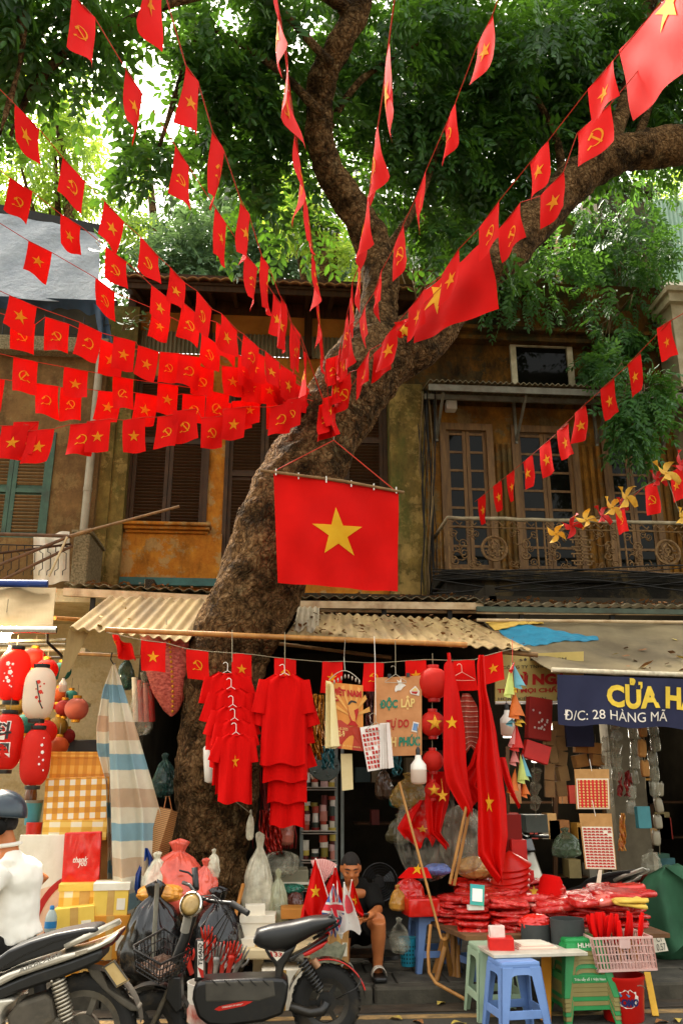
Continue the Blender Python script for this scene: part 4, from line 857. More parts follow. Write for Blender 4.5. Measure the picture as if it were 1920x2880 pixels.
def cf(u,v):
 a=at(322+20*u+(v*28-5)*(1+.8*u)+14*sin(v*4+u*6),1787+66*v+8*u*sin(v*9),7.35);return a+Vector((0,.05*sin(u*9+v*5),0))
f_=build(MB().grid(cf,10,10),'cloth',red,r,smooth=True);build(emblem(cf,'s',.3,.22,.6,.3,n=1),'star',orangec,f_)
r=thing('flag_cluster','bunch of flags knotted on the trunk above the big flag','flags',at(925,1230,7.55))
for k,(x,y,kd)in enumerate(((905,1140,'h'),(918,1120,'s'),(930,1150,'h'),(900,1160,'s'),(940,1060,'s'),(925,1010,'h'),(955,1000,'s'))):
 P1=at(x-8,y,7.45+.02*k);P2=at(x+18,y-8,7.6+.02*k);addflag(r,flagfn(P1,P2,.31,k*1.3,(.02,-.03),.02),kd,.2,.31)
m=MB();kp=at(938,1238,7.5);m.tube([at(925,1180,7.6),at(940,1215,7.52),kp],.006,6);build(m,'knot',cordg,r)
def bigflag(name,label,c4,Ys,star,nu,nv,amp,waves,mat=None,th=0):
 (a,b,c,d)=[at(p[0]*K,p[1]*K,Y)for p,Y in zip(c4,Ys)]
 nrm=(b-a).cross(d-a).normalized()
 def f(u,v):
  p=a*(1-u)*(1-v)+b*u*(1-v)+c*u*v+d*(1-u)*v
  return p+nrm*amp*(sin(u*waves+v*1.5)*(.3+.7*v)+.5*sin(u*waves*2.3+v*4+1)*v+.4*sin(v*7+u*3)+.3*sin(u*13-v*9))
 r=thing(name,label,'flag',(d+c)/2)
 cl=build(MB().grid(f,nu,nv),'cloth',mat or red,r,smooth=True)
 W_=(b-a).length;H_=(d-a).length
 if star:build(emblem(f,'s',star[2]/W_,star[2]/H_,star[0],star[1],n=3,off=.006,rot=star[3]if len(star)>3 else 0),'star',yellowc,cl)
 return r,f
r,f_=bigflag('hanging_flag','large star flag hung level from a stick on the trunk',[(628,1085),(915,1128),(912,1360),(638,1338)],(7.25,7.25,7.3,7.3),(.505,.5,.245,.06),44,34,.03,9)
build(MB().tube([at(732,1323,7.24),at(960,1352,7.24),at(1136,1385,7.24)],.014,8),'stick',bamboodark,r,smooth='auto')
kp=at(938,1238,7.45)
for q in((765,1328),(1108,1378)):build(MB().tube([at(q[0],q[1],7.23),kp],.005,5),'hanging_cord',cord,r)
for u in(.02,.2,.42,.62,.8,.98):
 p=f_(u,.0);build(MB().tube([p+Vector((0,-.02,-.03)),p+Vector((0,-.02,.03)),p+Vector((0,.01,.035))],.006,5),'tie',whiteplastic,r)
bigflag('hanging_flag','large star flag slung from the string along the right limb',[(972,668),(1122,545),(1143,708),(947,787)],(6.55,5.7,5.7,6.55),(.27,.3,.2,-.5),30,24,.02,6)
bigflag('hanging_flag','big pink-red flag cut off by the top right corner',[(1420,115),(1600,-90),(1615,125),(1450,278)],(4.6,3.7,3.7,4.6),(.66,.14,.17),24,20,.015,5)
bigflag('hanging_flag','small twisted star flag between trunk and slung flag',[(905,740),(965,722),(962,768),(912,775)],(6.9,6.7,6.7,6.9),(.4,.7,.08),14,8,.03,8)
pg=thing('pinwheel_garland','string of red and yellow pinwheels before the balcony','pinwheels',at(1600,1520,7.6))
pw=[(1277,1225,0,26),(1312,1207,1,30),(1346,1195,0,27),(1380,1185,1,28),(1404,1166,0,30),(1436,1142,0,34),(1425,1158,1,22),(1527,1088,0,38),(1508,1100,1,26),(1562,1068,1,34),(1562,1186,0,26)]
pp=[]
yelp=M('yellow_foam','#eac04a','#dba92f',sc=20,rough=.6,transl=.3);redp=M('red_foam','#d41a10','#c0120a',sc=12,rough=.6,transl=.2)
for k,(x,y,c,s_)in enumerate(pw):
 Yp=7.8-1.2*(x-1277)/290;p=at(x*K,y*K,Yp);pp.append(p);R=s_*K*mpp(x*K,y*K,Yp)*1.05;ax=Vector((random.uniform(-.7,.7),-1,random.uniform(-.5,.5))).normalized();e1=ax.orthogonal().normalized();e2=ax.cross(e1);ph=random.uniform(0,2);m=MB()
 for q in range(4):
  a=ph+q*pi/2;d1=e1*cos(a)+e2*sin(a);d2=e1*cos(a+pi/2)+e2*sin(a+pi/2)
  def vane(u,v,d1=d1,d2=d2):return p+d1*R*u*(1-.1*v)+d2*R*.42*v*sin(pi*min(1,.15+u*.85))+ax*(R*.32*v*u+.004*q)
  m.sheet(vane,4,3,tuple(ax*.005))
 m.blob(p+ax*.01,.014,8,5);build(m,'pinwheel',(yelp,redp)[c],pg,smooth='auto')
pp.sort(key=lambda v:v.x);build(MB().tube(pp[:-1]+[at(2000,1260,6.4)],.003,5),'cord',cordg,pg)
def textpts(s,bold=.0,shear=0):
 c=bpy.data.curves.new('lettering','FONT');c.body=s;c.offset=bold;c.shear=shear;c.resolution_u=3
 o=bpy.data.objects.new('lettering',c);COL.objects.link(o);bpy.context.view_layer.update()
 me=bpy.data.meshes.new_from_object(o.evaluated_get(bpy.context.evaluated_depsgraph_get()));bpy.data.objects.remove(o);bpy.data.curves.remove(c)
 v=np.array([tuple(x.co)[:2]for x in me.vertices]);f=[tuple(p.vertices)for p in me.polygons];bpy.data.meshes.remove(me)
 mn=v.min(0);sz=v.max(0)-mn;return(v-mn)/sz,f,sz[0]/sz[1]
def lettering(parent,s,fn,u0,v0,u1,v1,mat,off=-.004,bold=.02,name='lettering',shear=0,rot=0):
 """text filling the box u0..u1, v0 (top)..v1 (bottom) of surface fn(u,v); off along world Y"""
 v,f,_=textpts(s,bold,shear);m=MB()
 for a,b in v:
  p=Vector(fn(u0+(u1-u0)*a,v1+(v0-v1)*b));m.v.append(p+(Vector((0,off,0))if not isinstance(off,Vector)else off))
 for q in f:m.face(q)
 return build(m,name,mat,parent)
def pxfn(x0,y0,x1,y1,Y,bulge=0,ph=0):
 return lambda u,v:at(x0+(x1-x0)*u,y0+(y1-y0)*v,Y)+Vector((0,bulge*sin(u*6+ph+v*3),0))
def quadfn(c4,Ys,bulge=0,w_=5,ph=0):
 a,b,c,d=[at(p[0],p[1],Y)for p,Y in zip(c4,Ys if hasattr(Ys,'__len__')else[Ys]*4)]
 return lambda u,v:a*(1-u)*(1-v)+b*u*(1-v)+c*u*v+d*(1-u)*v+Vector((0,bulge*sin(u*w_+ph+v*3),0))
def sheetthing(name,label,cat,c4,Ys,mat,th=.006,bulge=.0,nu=6,nv=6,group=None,part='sheet',w_=5):
 fn=quadfn(c4,Ys,bulge,w_);r=thing(name,label,cat,fn(.5,1),group=group)
 return r,fn,build(MB().sheet(fn,nu,nv,(0,th,0)),part,mat,r)
def drapefn(rows,Y,folds,amp,ph=0,yslope=0):
 ys=[r[0]for r in rows];xl=[r[1]for r in rows];xr=[r[2]for r in rows]
 def f(u,v):
  py=ys[0]+(ys[-1]-ys[0])*v;a=np.interp(py,ys,xl);b=np.interp(py,ys,xr);w_=(b-a)
  e=u+.035*sin(u*folds*6.3+ph)
  p=at(a+w_*e,py+(10*amp/.03)*sin(u*7+ph)*v**6,Y+yslope*v);return p+Vector((0,amp*sin(u*folds*6.28+ph+1.5*sin(v*3))*min(1,.25+v*1.3),0))
 return f
def drape(name,label,cat,rows,Y,folds,amp,mat,nu=40,nv=30,ph=0,yslope=0,group=None,part='cloth'):
 f=drapefn(rows,Y,folds,amp,ph,yslope);r=thing(name,label,cat,f(.5,1),group=group);c=build(MB().grid(f,nu,nv),part,mat,r,smooth=True);return r,f,c
def boxpx(name,label,cat,x0,y0,x1,y1,Y,depth,mat,rot=0,group=None,lid=None,bev=.004,part='body',parent=None,tilt=0):
 a=at(x0,(y0+y1)/2,Y);b=at(x1,(y0+y1)/2,Y);zt=at((x0+x1)/2,y0,Y).z;zb_=at((x0+x1)/2,y1,Y).z;w_=b.x-a.x;h=zt-zb_
 M4=Matrix.Translation(((a.x+b.x)/2,Y,zb_))@Matrix.Rotation(rot,4,'Z')@Matrix.Rotation(tilt,4,'Y')
 r=parent or thing(name,label,cat,group=group,M=M4)
 m=MB();m.box((0,depth/2,h/2),(w_,depth,h));o=build(m,part,mat,r,world=False,bevel=bev)
 if lid:build(MB().box((0,depth/2,h-.02),(w_+.016,depth+.016,.05)),'lid',lid,r,world=False)
 if name=='carton' and h>.08:
  build(MB().box2((-w_*.1,-.003,h*.0),(w_*.1,.0,h)),'tape',MATS.get('tape')or M('tape','#c9a05a','#b98c44',sc=9,rough=.25),r,world=False);build(MB().box2((w_*.18,-.004,h*.2),(w_*.42,-.001,h*.55)),'paper_label',whitecard,r,world=False)
 r['_w']=w_;r['_h']=h;return r
def sackfn(c,r,ph,k=.22,fr=2.5):
 def f(d):
  q=Vector(d)*fr*.62+Vector((ph,ph*.7,-ph));w_=Vector((d[0]*1.6,d[1]*1.6,d[2]*.7))*fr+Vector((ph*3,0,0))
  return 1+k*.9*mnoise.noise(q)-k*.55*abs(mnoise.noise(w_*1.3))-k*.25*abs(mnoise.noise(w_*3.1))+.25*k
 return f
def sack(name,label,cat,px,py,rx,ry,Y,mat,ph=0,k=.25,group=None,flat=.8,seg=72,rings=48,part='bag',fr=2.2,parent=None,knot=None):
 c=at(px,py,Y);s_=mpp(px,py,Y);RX,RZ=rx*s_,ry*s_;RY=max(rx,min(ry,rx*1.6))*s_*flat*.8;knot=(ry>rx*.8)if knot is None else knot
 def f(u,v):
  a=2*pi*u;d=Vector((cos(a),sin(a),1-2*v));q=d*1.15+Vector((ph,ph*.7,-ph))
  if knot:R=np.interp(v,[0,.03,.09,.16,.26,.45,.7,.9,.98,1],[.02,.3,.22,.15,.5,.84,1,.93,.6,.02]);pl=max(0,1-abs(v-.16)/.34)
  else:R=max(.01,1-abs(2*v-1)**2.6)**.5;pl=.35
  w_=mnoise.noise(Vector((cos(a)*2.2,sin(a)*2.2,ph+v*.6))*1.4);cr=mnoise.voronoi(d*fr*1.1+Vector((ph,2*ph,0)))[0];fac=cr[1]-cr[0]
  R*=1+k*.7*mnoise.noise(q)+pl*(.2*sin(a*9+ph+5*w_)+.12*sin(a*17+7*w_))+k*.5*(min(fac,.5)-.2)+.05*w_
  return c+Vector((RX*R*cos(a)+RX*.25*k*mnoise.noise(Vector((v*3,ph,0))),RY*R*sin(a),RZ*(1-2*v)+RZ*.07*mnoise.noise(d*2.5+Vector((0,ph,0)))))
 r=parent or thing(name,label,cat,c-Vector((0,0,RZ)),group=group);build(MB().grid(f,seg,rings,closeu=True),part,mat,r,smooth=True);return r
def hangline(root,px,py0,py1,Y,r=.0025,mat=None):return build(MB().tube([at(px,py0,Y),at(px,py1,Y)],r,5),'cord',mat or cordg,root)
def hanger(root,px,py,Y,w_=.17,mat=None):
 p=at(px,py,Y);hk=[p+Vector((.0,0,0)),p+Vector((0,0,.03))]+[p+Vector((-.02+.02*cos(a),0,.05+.02*sin(a)))for a in(-.3,.4,1.2,2,2.8)]
 m=MB();m.tube(hk,.0028,5);m.tube([p,p+Vector((w_,0,-.06)),p+Vector((w_,0,-.07)),p+Vector((0,0,-.072)),p+Vector((-w_,0,-.07)),p+Vector((-w_,0,-.06)),p],.0026,5);return build(m,'hanger',mat or whiteplastic,root)
def sheetcorr(name,label,c4,Ys,mat,waves,amp=.022,nv=8,poles=(),th=.008,rag=0):
 amp*=.62
 fn0=quadfn(c4,Ys);r=thing(name,label,'awning',fn0(.5,1))
 def f(u,v):return fn0(u,v+(rag*(mnoise.noise(Vector((u*9,3,0))))if v>.99 else 0))+Vector((0,0,amp*sin(u*waves*2*pi)))
 build(MB().sheet(f,waves*8,nv,(0,0,-th)),'sheet',mat,r,smooth='auto');return r,f
aw1,_=sheetcorr('corrugated_awning','pale corrugated awning sheet left of the trunk',[(306,1678),(612,1686),(530,1802),(196,1764)],(8.9,8.9,7.62,7.62),corr,11,rag=.02)
aw2,awf2=sheetcorr('corrugated_awning','long leaf-strewn corrugated awning right of the trunk',[(850,1722),(1318,1742),(1492,1826),(800,1790)],(9.0,9.0,7.58,7.62),corr,19,rag=.03)
sheetcorr('corrugated_awning','short translucent corrugated offcut beside the trunk',[(838,1706),(898,1708),(896,1780),(826,1772)],(8.85,8.85,7.9,7.9),M('cloudy_plastic_sheet','#c9bda2','#b1a386',sc=3,rough=.5,transl=.4,dirt=.5),4,.015)
sheetcorr('corrugated_offcut','bent corrugated strip dangling from the awning corner',[(195,1772),(250,1778),(200,1880),(160,1925)],(7.7,7.75,7.7,7.65),corr,3,.014)
def pole(name,label,pts,r,mat,nodes=True):
 P=[at(*p)for p in pts];t=thing(name,label,'pole',P[0]);build(MB().tube(P,r,10),'shaft',mat,t,smooth='auto')
 if nodes:
  L=(P[-1]-P[0]).length;n=int(L/.32);m=MB()
  for k in range(1,n):q=P[0].lerp(P[-1],k/n);d=(P[-1]-P[0]).normalized();build(MB().tube([q-d*.008,q+d*.008],r*1.13,10),'node_ring',mat,t,smooth='auto')
 return t
pole('bamboo_pole','long bamboo pole carrying the awning across the trunk',[(297,1771,7.5),(1312,1814,7.5)],.024,bamboo)
pole('bamboo_pole','short bamboo stub above the left canvas',[(155,1738,7.9),(262,1746,8.3)],.02,bamboo)
pole('bamboo_pole','short bamboo stub at the right end of the awning',[(1400,1832,7.7),(1512,1842,7.6)],.024,bamboodark)
pole('bamboo_pole','thin bamboo pole behind the striped tarpaulin',[(215,1838,8.4),(560,1855,8.4)],.018,bamboodark)
pole('bamboo_pole','bamboo rail deep under the awning',[(700,1800,8.8),(1100,1850,8.8)],.018,bamboodark)
def litterobj(root,fn,n,size=.05,name='leaf_litter',mat=None):
 m=MB()
 for k in range(n):
  u,v=random.random(),random.random();p=Vector(fn(u,v))+Vector((0,0,.008+.03*random.random()));a=random.uniform(0,6.3);d=Vector((cos(a),sin(a),random.uniform(-.5,.5))).normalized();sd=d.cross(Vector((random.uniform(-.4,.4),random.uniform(-.4,.4),1))).normalized();s_=size*random.uniform(.5,1.4);i=len(m.v)
  m.v+=[p,p+d*s_*.5+sd*s_*.25,p+d*s_,p+d*s_*.5-sd*s_*.25];m.face((i,i+1,i+2));m.face((i,i+2,i+3))
 return build(m,name,mat or litter,root,kind='stuff')
def canopy(label,x0,x1,ytop,Yf,fascia,y2,litter_n,rail2=None,fh=18):
 a=at(x0,ytop[0],Yf);b=at(x1,ytop[1],Yf);r=thing('shop_canopy',label,'canopy',(a+b)/2)
 def f(u,v):q=a.lerp(b,u);return q+Vector((0,v*(YF-.05-Yf),.03+v*.28+.016*sin(u*2*pi*int((b-a).length/.13))))
 build(MB().sheet(f,int((b-a).length/.13)*6,2,(0,0,-.006)),'sheet',corrgrey,r,smooth='auto')
 s_=mpp(x0,ytop[0],Yf);h=fh*s_;n=max(2,int((b-a).length/.9))
 build(MB().prism([a+Vector((0,0,-.02)),b+Vector((0,0,-.02)),b+Vector((0,0,-.02-h)),a+Vector((0,0,-.02-h))],(0,.05,0)),'fascia',fascia,r)
 for k in range(3):q=a.lerp(b,(k+.5)/3);build(MB().box2((q.x-.025,Yf+.06,q.z-.35),(q.x+.025,Yf+.11,q.z)),'hanger_post',blackiron,r)
 if rail2:
  for(y0_,y1_,dz)in rail2:build(MB().tube([at(x0,y0_,Yf+dz),at(x1,y1_,Yf+dz)],.018,8),'rail',creamsteel,r,smooth='auto')
 if litter_n:litterobj(r,lambda u,v:f(u,v*.35),litter_n,.07)
 return r,f
canopy('leaf covered canopy with a cream fascia, left of the trunk',180,660,(1648,1672),9.35,creamsteel,0,420,[(1690,1702,.3)],22)
canopy('canopy with a cream fascia right of the trunk',800,1358,(1684,1690),9.35,creamsteel,0,380,[(1716,1722,.2)],20)
canopy('long gutter heaped with dry leaves at the right',1340,2100,(1700,1712),9.3,M('green_grey_gutter','#4f5a4a','#3d4639',sc=5,rough=.8,dirt=.5),0,1100,[(1722,1728,.05),(1744,1752,-.15)],14)
lt=build(MB(),'leaf_litter',litter,None)if False else None
litterobj(aw2,lambda u,v:awf2(u,v),260,.06);litterobj(aw1,lambda u,v:_(u,v),9,.08,'fallen_leaf',litter2)
r,f,c=sheetthing('canvas_awning','cream canvas awning at the left edge','awning',[(-80,1652),(158,1652),(150,1772),(-80,1768)],(8.1,8.1,7.55,7.55),canvas,.006,.02,24,8,part='canvas',w_=9)
build(MB().tube([at(-80,1640,8.05),at(135,1642,8.05)],.035,10),'blue_roll',bluecloth,r,smooth='auto')
build(MB().tube([at(-80,1771,7.5),at(160,1772,7.5)],.03,12),'steel_bar',chrome,r,smooth='auto')
def gaf(u,v):
 a=at(1360,1752,9.3);b=at(2120,1740,9.3);c=at(2120,1905,7.6);d=at(1552,1886,7.6);p=a*(1-u)*(1-v)+b*u*(1-v)+c*u*v+d*(1-u)*v;return p+Vector((0,0,-.05*sin(v*pi)+.02*sin(u*8+v*3)+.012*sin(u*23-v*9)))
r=thing('canvas_awning','sagging grey canvas awning above the navy banner','awning',gaf(.5,1));build(MB().sheet(gaf,40,20,(0,0,.006)),'canvas',canvasgrey,r,smooth=True)
build(MB().tube([at(1550,1884,7.56),at(2130,1906,7.56)],.022,10),'front_bar',M('dirty_white_tube','#d8ccb0','#b8a98a',sc=20,rough=.6,dirt=.5),r,smooth='auto')
for k in range(12):litterobj(r,lambda u,v:gaf(.35+.5*u,.3+.68*v)+Vector((0,0,.01)),2,.13,'fallen_leaf',litter if k%3 else litter2)
one(MB().sheet(lambda u,v:gaf(.015+.36*u,.06+.22*u+(.42*(1-u)+.03)*v)+Vector((0,0,.014+.006*sin(u*40+v*9)+.005*sin(v*25))),40,14,(0,0,.006)),'blue_tarpaulin',M('bright_blue_tarpaulin','#1f7f9c','#186a85',sc=6,rough=.6,bump=.4,bsc=20),'bright blue tarpaulin scrap on the grey canvas','tarpaulin',smooth=True)
one(MB().sheet(lambda u,v:gaf(.0+.2*u,.02+.05*u+.17*v*(1-.8*u))+Vector((0,0,.03+.018*mnoise.noise(Vector((u*9,v*5,2))))),24,10,(0,0,.008)),'yellow_cloth',M('yellow_rag','#c9a54a','#b08d36',sc=8,rough=.9),'crumpled yellow cloth lying on the awning end','cloth',smooth=True)
bf=lambda u,v:at(1566+560*u+4*v,1897+14*u+(140+4*sin(u*21))*v+6*u,7.53)+Vector((0,.018*sin(u*9+v*2)*v+.008*sin(u*31+v*4),0))
r=thing('shop_banner','navy cloth banner with yellow and white lettering','banner',bf(.5,1));b_=build(MB().sheet(bf,50,10,(0,.006,0)),'cloth',bannerblue,r,smooth=True)
def bx(px):return(px-1566)/560
def by(px,py):u=bx(px);return(py-1897-20*u)/140
lettering(r,'CỬA HÀNG',bf,bx(1703),by(1780,1908),bx(1703)+.64,by(1780,1992),textyellow,-.007,.045)
lettering(r,'Đ/C: 28 HÀNG MÃ',bf,bx(1582),by(1700,1992),bx(1872),by(1700,2026),textwhite,-.007,.0)
r,f,c=sheetthing('signboard','mustard signboard with red lettering under the awning','sign',[(1392,1842),(1640,1832),(1640,1972),(1392,1974)],8.1,signyellow,.03,part='board')
lettering(r,'SỞ KẾ HOẠCH',f,.27,.08,.8,.17,textdark,-.006,.02);lettering(r,'CÔNG TY TNHH TM DỊCH',f,.08,.23,.85,.33,textdark,-.006,.01)
lettering(r,'BÌ NGA',f,.22,.38,.82,.66,textred,-.006,.06);lettering(r,'THỔI MỌI CHẤT LIỆU',f,.02,.68,.98,.84,textred,-.006,.04);lettering(r,'HOÀN KIẾM   HN      ĐT',f,.03,.88,.78,.97,textdark,-.006,.01)
build(MB().tube([f(0,1.02),f(1,1.02)],.015,6),'edge_strip',whiteplastic,r)
def flower(m,p,ax,R,e1,e2):
 for q in range(5):
  a=q*2*pi/5;c=p+(e1*cos(a)+e2*sin(a))*R*.55;n0=len(m.v);m.v.append(c+ax*.002)
  for k in range(8):b=k*pi/4;m.v.append(c+(e1*cos(b)+e2*sin(b))*R*.5)
  for k in range(8):m.face((n0,n0+1+k,n0+1+(k+1)%8))
def lantern(label,px,py,wpx,hpx,Y,mat,shape='oval',blossoms=None,bm=None,ribs=22,capm=None,star=None,text=None,group='hanging paper lanterns',hookpx=None):
 c=at(px,py,Y);s_=mpp(px,py,Y);R=wpx*s_/2;H=hpx*s_;r=thing('paper_lantern',label,'lantern',c-Vector((0,0,H/2)),group=group)
 prof=[];n=ribs*2
 def rad(t):return R*(max(.0,1-abs(2*t-1)**(3.4 if shape=='oval' else 2.05)))**(.5 if shape!='oval' else .48)
 lo,hi=(.035,.965)if shape=='oval' else(.03,.97)
 for i in range(n+1):t=lo+(hi-lo)*i/n;prof.append((rad(t)*(1 if i%2 else .985),-H/2+H*t))
 body=build(MB().lathe(prof,c,32),'paper_body',mat,r,smooth=True);capm=capm or blackplastic
 for sg in(1,-1):build(MB().lathe([(rad(lo)*1.02,0),(rad(lo)*1.06,.012),(rad(lo)*1.06,.03),(rad(lo)*.9,.03)],c+Vector((0,0,sg*(H/2-.012)-(.03 if sg<0 else 0))),24),'cap_ring',capm,r,smooth='auto')
 build(MB().tube([c+Vector((0,0,H/2)),c+Vector((0,0,H/2+.12))],.003,5),'cord',cordg,r)
 def surf(dx,dz):
  z=dz;t=(z+H/2)/H;rr=rad(min(max(t,.03),.97));x=max(-rr*.97,min(rr*.97,dx));return c+Vector((x,-sqrt(max(1e-6,rr*rr-x*x))-.003,z)),Vector((x,-sqrt(max(1e-6,rr*rr-x*x)),0)).normalized()
 if blossoms:
  m=MB()
  for(dx,dz,fr)in blossoms:
   p,ax=surf(dx*R,dz*H);e1=Vector((0,0,1)).cross(ax).normalized();flower(m,p,ax,fr*R,e1,Vector((0,0,1)))
  build(m,'blossom_print',bm,body)
  if bm is redp2:
   bp=[surf(x*R,z*H)[0]for x,z in((.0,.2),(.12,.1),(.18,0),(.3,-.1),(.35,-.2),(.5,-.3))];build(MB().tube(bp,.005,5),'branch_print',textdark,body)
 if star:
  fn=lambda u,v:surf((u-.5)*2*R,(.5-v)*H)[0];build(emblem(fn,'s',star*.5,star*R/H,.5,.5,n=2,off=.006),'star',gold,body)
 if text:
  fn=lambda u,v:surf((u-.5)*2*R,(.5-v)*H)[0]
  for k,ch in enumerate(text):lettering(body,ch,fn,.12,.16+.36*k,.78,.48+.36*k,textwhite,-.004,.07);lettering(body,ch,fn,.15,.175+.36*k,.75,.465+.36*k,textdark,-.007,.03)
 return r
redpaper=M('red_lantern_paper','#d4240f','#c01c0b',sc=4,rough=.7,transl=.35,tcol='#f2421a');whitepaper=M('white_lantern_paper','#eddcc6','#e4d0b6',sc=4,rough=.7,transl=.35)
redp2=M('red_blossom_print','#d8331c','#c02a15',rough=.8);whp=M('white_blossom_print','#f3e9dc','#ece0d0',rough=.8)
tealpaper=M('teal_lantern_paper','#2f7f70','#276c60',sc=4,rough=.7,transl=.2);orpaper=M('orange_lantern_paper','#c95a22','#b34d1a',sc=4,rough=.7,transl=.25);olpaper=M('olive_lantern_paper','#8a6a20','#775a18',sc=4,rough=.7,transl=.2);dkred=M('dark_red_lantern_paper','#9a1b0c','#83140a',sc=4,rough=.7,transl=.2);pinkp=M('salmon_lantern_paper','#d2735a','#bf634b',sc=4,rough=.7,transl=.2)
fl1=[(-.15,.18,.14),(.15,.17,.08),(.05,.02,.15),(-.12,-.08,.11),(.0,-.14,.12),(-.3,.0,.05),(.2,-.05,.05),(-.3,-.14,.05),(.1,-.22,.05),(.0,.1,.06),(.2,-.24,.05)]
fl2=[(.15,.18,.13),(.32,.0,.13),(.12,-.1,.1),(.33,-.17,.1),(.48,.15,.06),(.28,.1,.06),(.05,.05,.05),(.45,-.02,.05),(.5,-.28,.05)]
lantern('red oval lantern with white blossoms, upper left',40,1899,88,150,7.7,redpaper,blossoms=fl1,bm=whp)
lantern('white oval lantern with a red blossom branch',111,1950,87,150,7.6,whitepaper,blossoms=fl2,bm=redp2)
lantern('red oval lantern with two black characters',20,2086,88,160,7.6,redpaper,text='料理')
lantern('red oval lantern with white blossoms, above the gingham boxes',101,2130,82,160,7.55,redpaper,blossoms=[(.55,.2,.1),(.62,.08,.12),(.7,-.05,.08),(.5,-.12,.08),(.75,-.22,.07),(.6,.32,.05),(.45,.0,.04)],bm=whp)
for(lb,x,y,d,Y,mt)in(('round red lantern with a gold rim behind the white one',132,1884,64,8.1,redpaper),('round red lantern at the top, half hidden',98,1852,62,8.3,redpaper),('round orange lantern half behind the upper red one',98,1880,52,8.5,orpaper),('teal round lantern right of the white lantern',174,1888,54,8.4,tealpaper),('teal round lantern between the lower lanterns',72,2036,58,8.1,tealpaper),('round red lantern right of the lower lanterns',126,2058,70,8.1,redpaper),('round salmon lantern by the dark door post',216,1994,66,8.4,pinkp),('dark red round lantern in the middle of the cluster',182,1992,50,8.5,dkred),('olive round lantern low in the cluster',164,2042,54,8.5,olpaper),('orange round lantern above the gingham boxes',166,2098,54,8.3,orpaper),('small orange lantern under the hanging bulb',165,1955,44,8.6,orpaper),('round dark green lantern behind the salmon one',200,1962,44,8.7,tealpaper),('dark red lantern at the right edge of the cluster',190,2070,44,8.6,dkred),('round red lantern below the white oval one',165,1975,46,8.8,redpaper),('olive lantern behind the upper red lantern',45,1985,56,8.5,olpaper)):
 lantern(lb,x,y,d,d*.95,Y,mt,'round',ribs=9,capm=gold)
def bulb(label,px,py,s_,Y,lit=False):
 c=at(px,py,Y);k=s_*mpp(px,py,Y);r=thing('hanging_bulb',label,'bulb',c-Vector((0,0,k)),group='unlit hanging bulbs' if not lit else None)
 build(MB().lathe([(.0,-k),(.35*k,-.98*k),(.5*k,-.85*k),(.52*k,-.1*k)],c,20,caps=False),'diffuser',lampglow if lit else M('bulb_diffuser','#f0ddcb','#e8d2be',rough=.4,transl=.4),r,smooth=True)
 build(MB().lathe([(.52*k,-.1*k),(.5*k,.2*k),(.22*k,.55*k),(.18*k,.8*k)],c,20),'housing',whiteplastic,r,smooth='auto');build(MB().lathe([(.14*k,.8*k),(.16*k,1.1*k),(.06*k,1.3*k)],c,12),'socket',blackplastic,r,smooth='auto')
 build(MB().tube([c+Vector((0,0,1.2*k)),c+Vector((0,0,2.6*k))],.004,5),'flex',cordg,r);return r
bulb('small white bulb beside the teal lantern',178,1925,21,7.9);bulb('big white bulb in front of the kraft poster',1176,2160,44,7.2);bulb('big white bulb behind the paper bunting',1426,2030,40,7.7)
lb=bulb('lit warm bulb under the left canvas awning',14,1772,34,7.75,True)
pl_=bpy.data.lights.new('bulb_light','POINT');pl_.energy=16;pl_.color=(1,.78,.45);pl_.shadow_soft_size=.06;po=bpy.data.objects.new('bulb_light',pl_);COL.objects.link(po);po.location=at(14,1812,7.75);po.parent=lb;po.location=Vector(at(14,1816,7.7))-lb.location
r=thing('lantern_rack','steel rods and cream shelf boards holding the lanterns','rack',at(80,2100,9))
for k,(y,Y)in enumerate(((1803,7.8),(1832,8.3),(1852,8.6),(1815,8.7),(2000,8.8))):build(MB().tube([at(-80,y,Y),at(185 if k!=4 else 60,y-3,Y)],.012,7),'rod',steelgrey,r)
build(MB().tube([at(134,1780,7.6),at(134,1806,7.7),at(160,1830,7.8),at(178,1850,8.2)],.013,7),'bracket',blackiron,r)
for y in(1830,1980,2100):build(MB().box2(at(-120,y,9.3),at(240,y,9.3)+Vector((0,.3,.03))),'shelf_board',creamwall,r)
def curtain():pass
boxpx('loudspeaker','black speaker box behind the gingham boxes','speaker',190,2080,278,2130,8.6,.3,blackplastic,bev=.01)
GX='gingham boxes stacked beside the striped tarpaulin'
boxpx('gift_box','orange gingham box at the top of the stack','box',143,2116,311,2190,7.9,.3,gingB,.05,group=GX,lid=gingB)
boxpx('gift_box','large orange gingham box with white squares','box',128,2186,307,2312,7.72,.32,gingA,.07,group=GX,tilt=-.03)
boxpx('gift_box','yellow gingham box wrapped in film under the large one','box',121,2306,300,2364,7.7,.36,gingC,.07,group=GX)
boxpx('gift_box','hidden lower box carrying the gingham stack','box',126,2364,304,2620,7.85,.3,carton,.05,group=GX)
r=boxpx('poster_board','white board with pink and red shapes behind the man','board',40,2348,200,2680,7.55,.03,whitecard,.02)
w_,h_=r['_w'],r['_h'];y_=-.006
build(MB().prism([(-w_/2+.02,y_,h_*.1),(w_/2,y_,h_*.1),(w_/2,y_,h_*.58),(w_*.2,y_,h_*.57),(-w_*.1,y_,h_*.52),(-w_/2+.02,y_,h_*.5)],(0,.003,0)),'pink_shape',M('pale_pink_print','#f0c4a2',rough=.8),r,world=False)
m=MB();m.grid(lambda u,v:Vector((w_*.62-(.3+.05*v)*cos(u*1.5),y_-.004,h_*.12+(.42+.05*v)*sin(u*1.5))),14,1);build(m,'red_arc',textred,r,world=False)
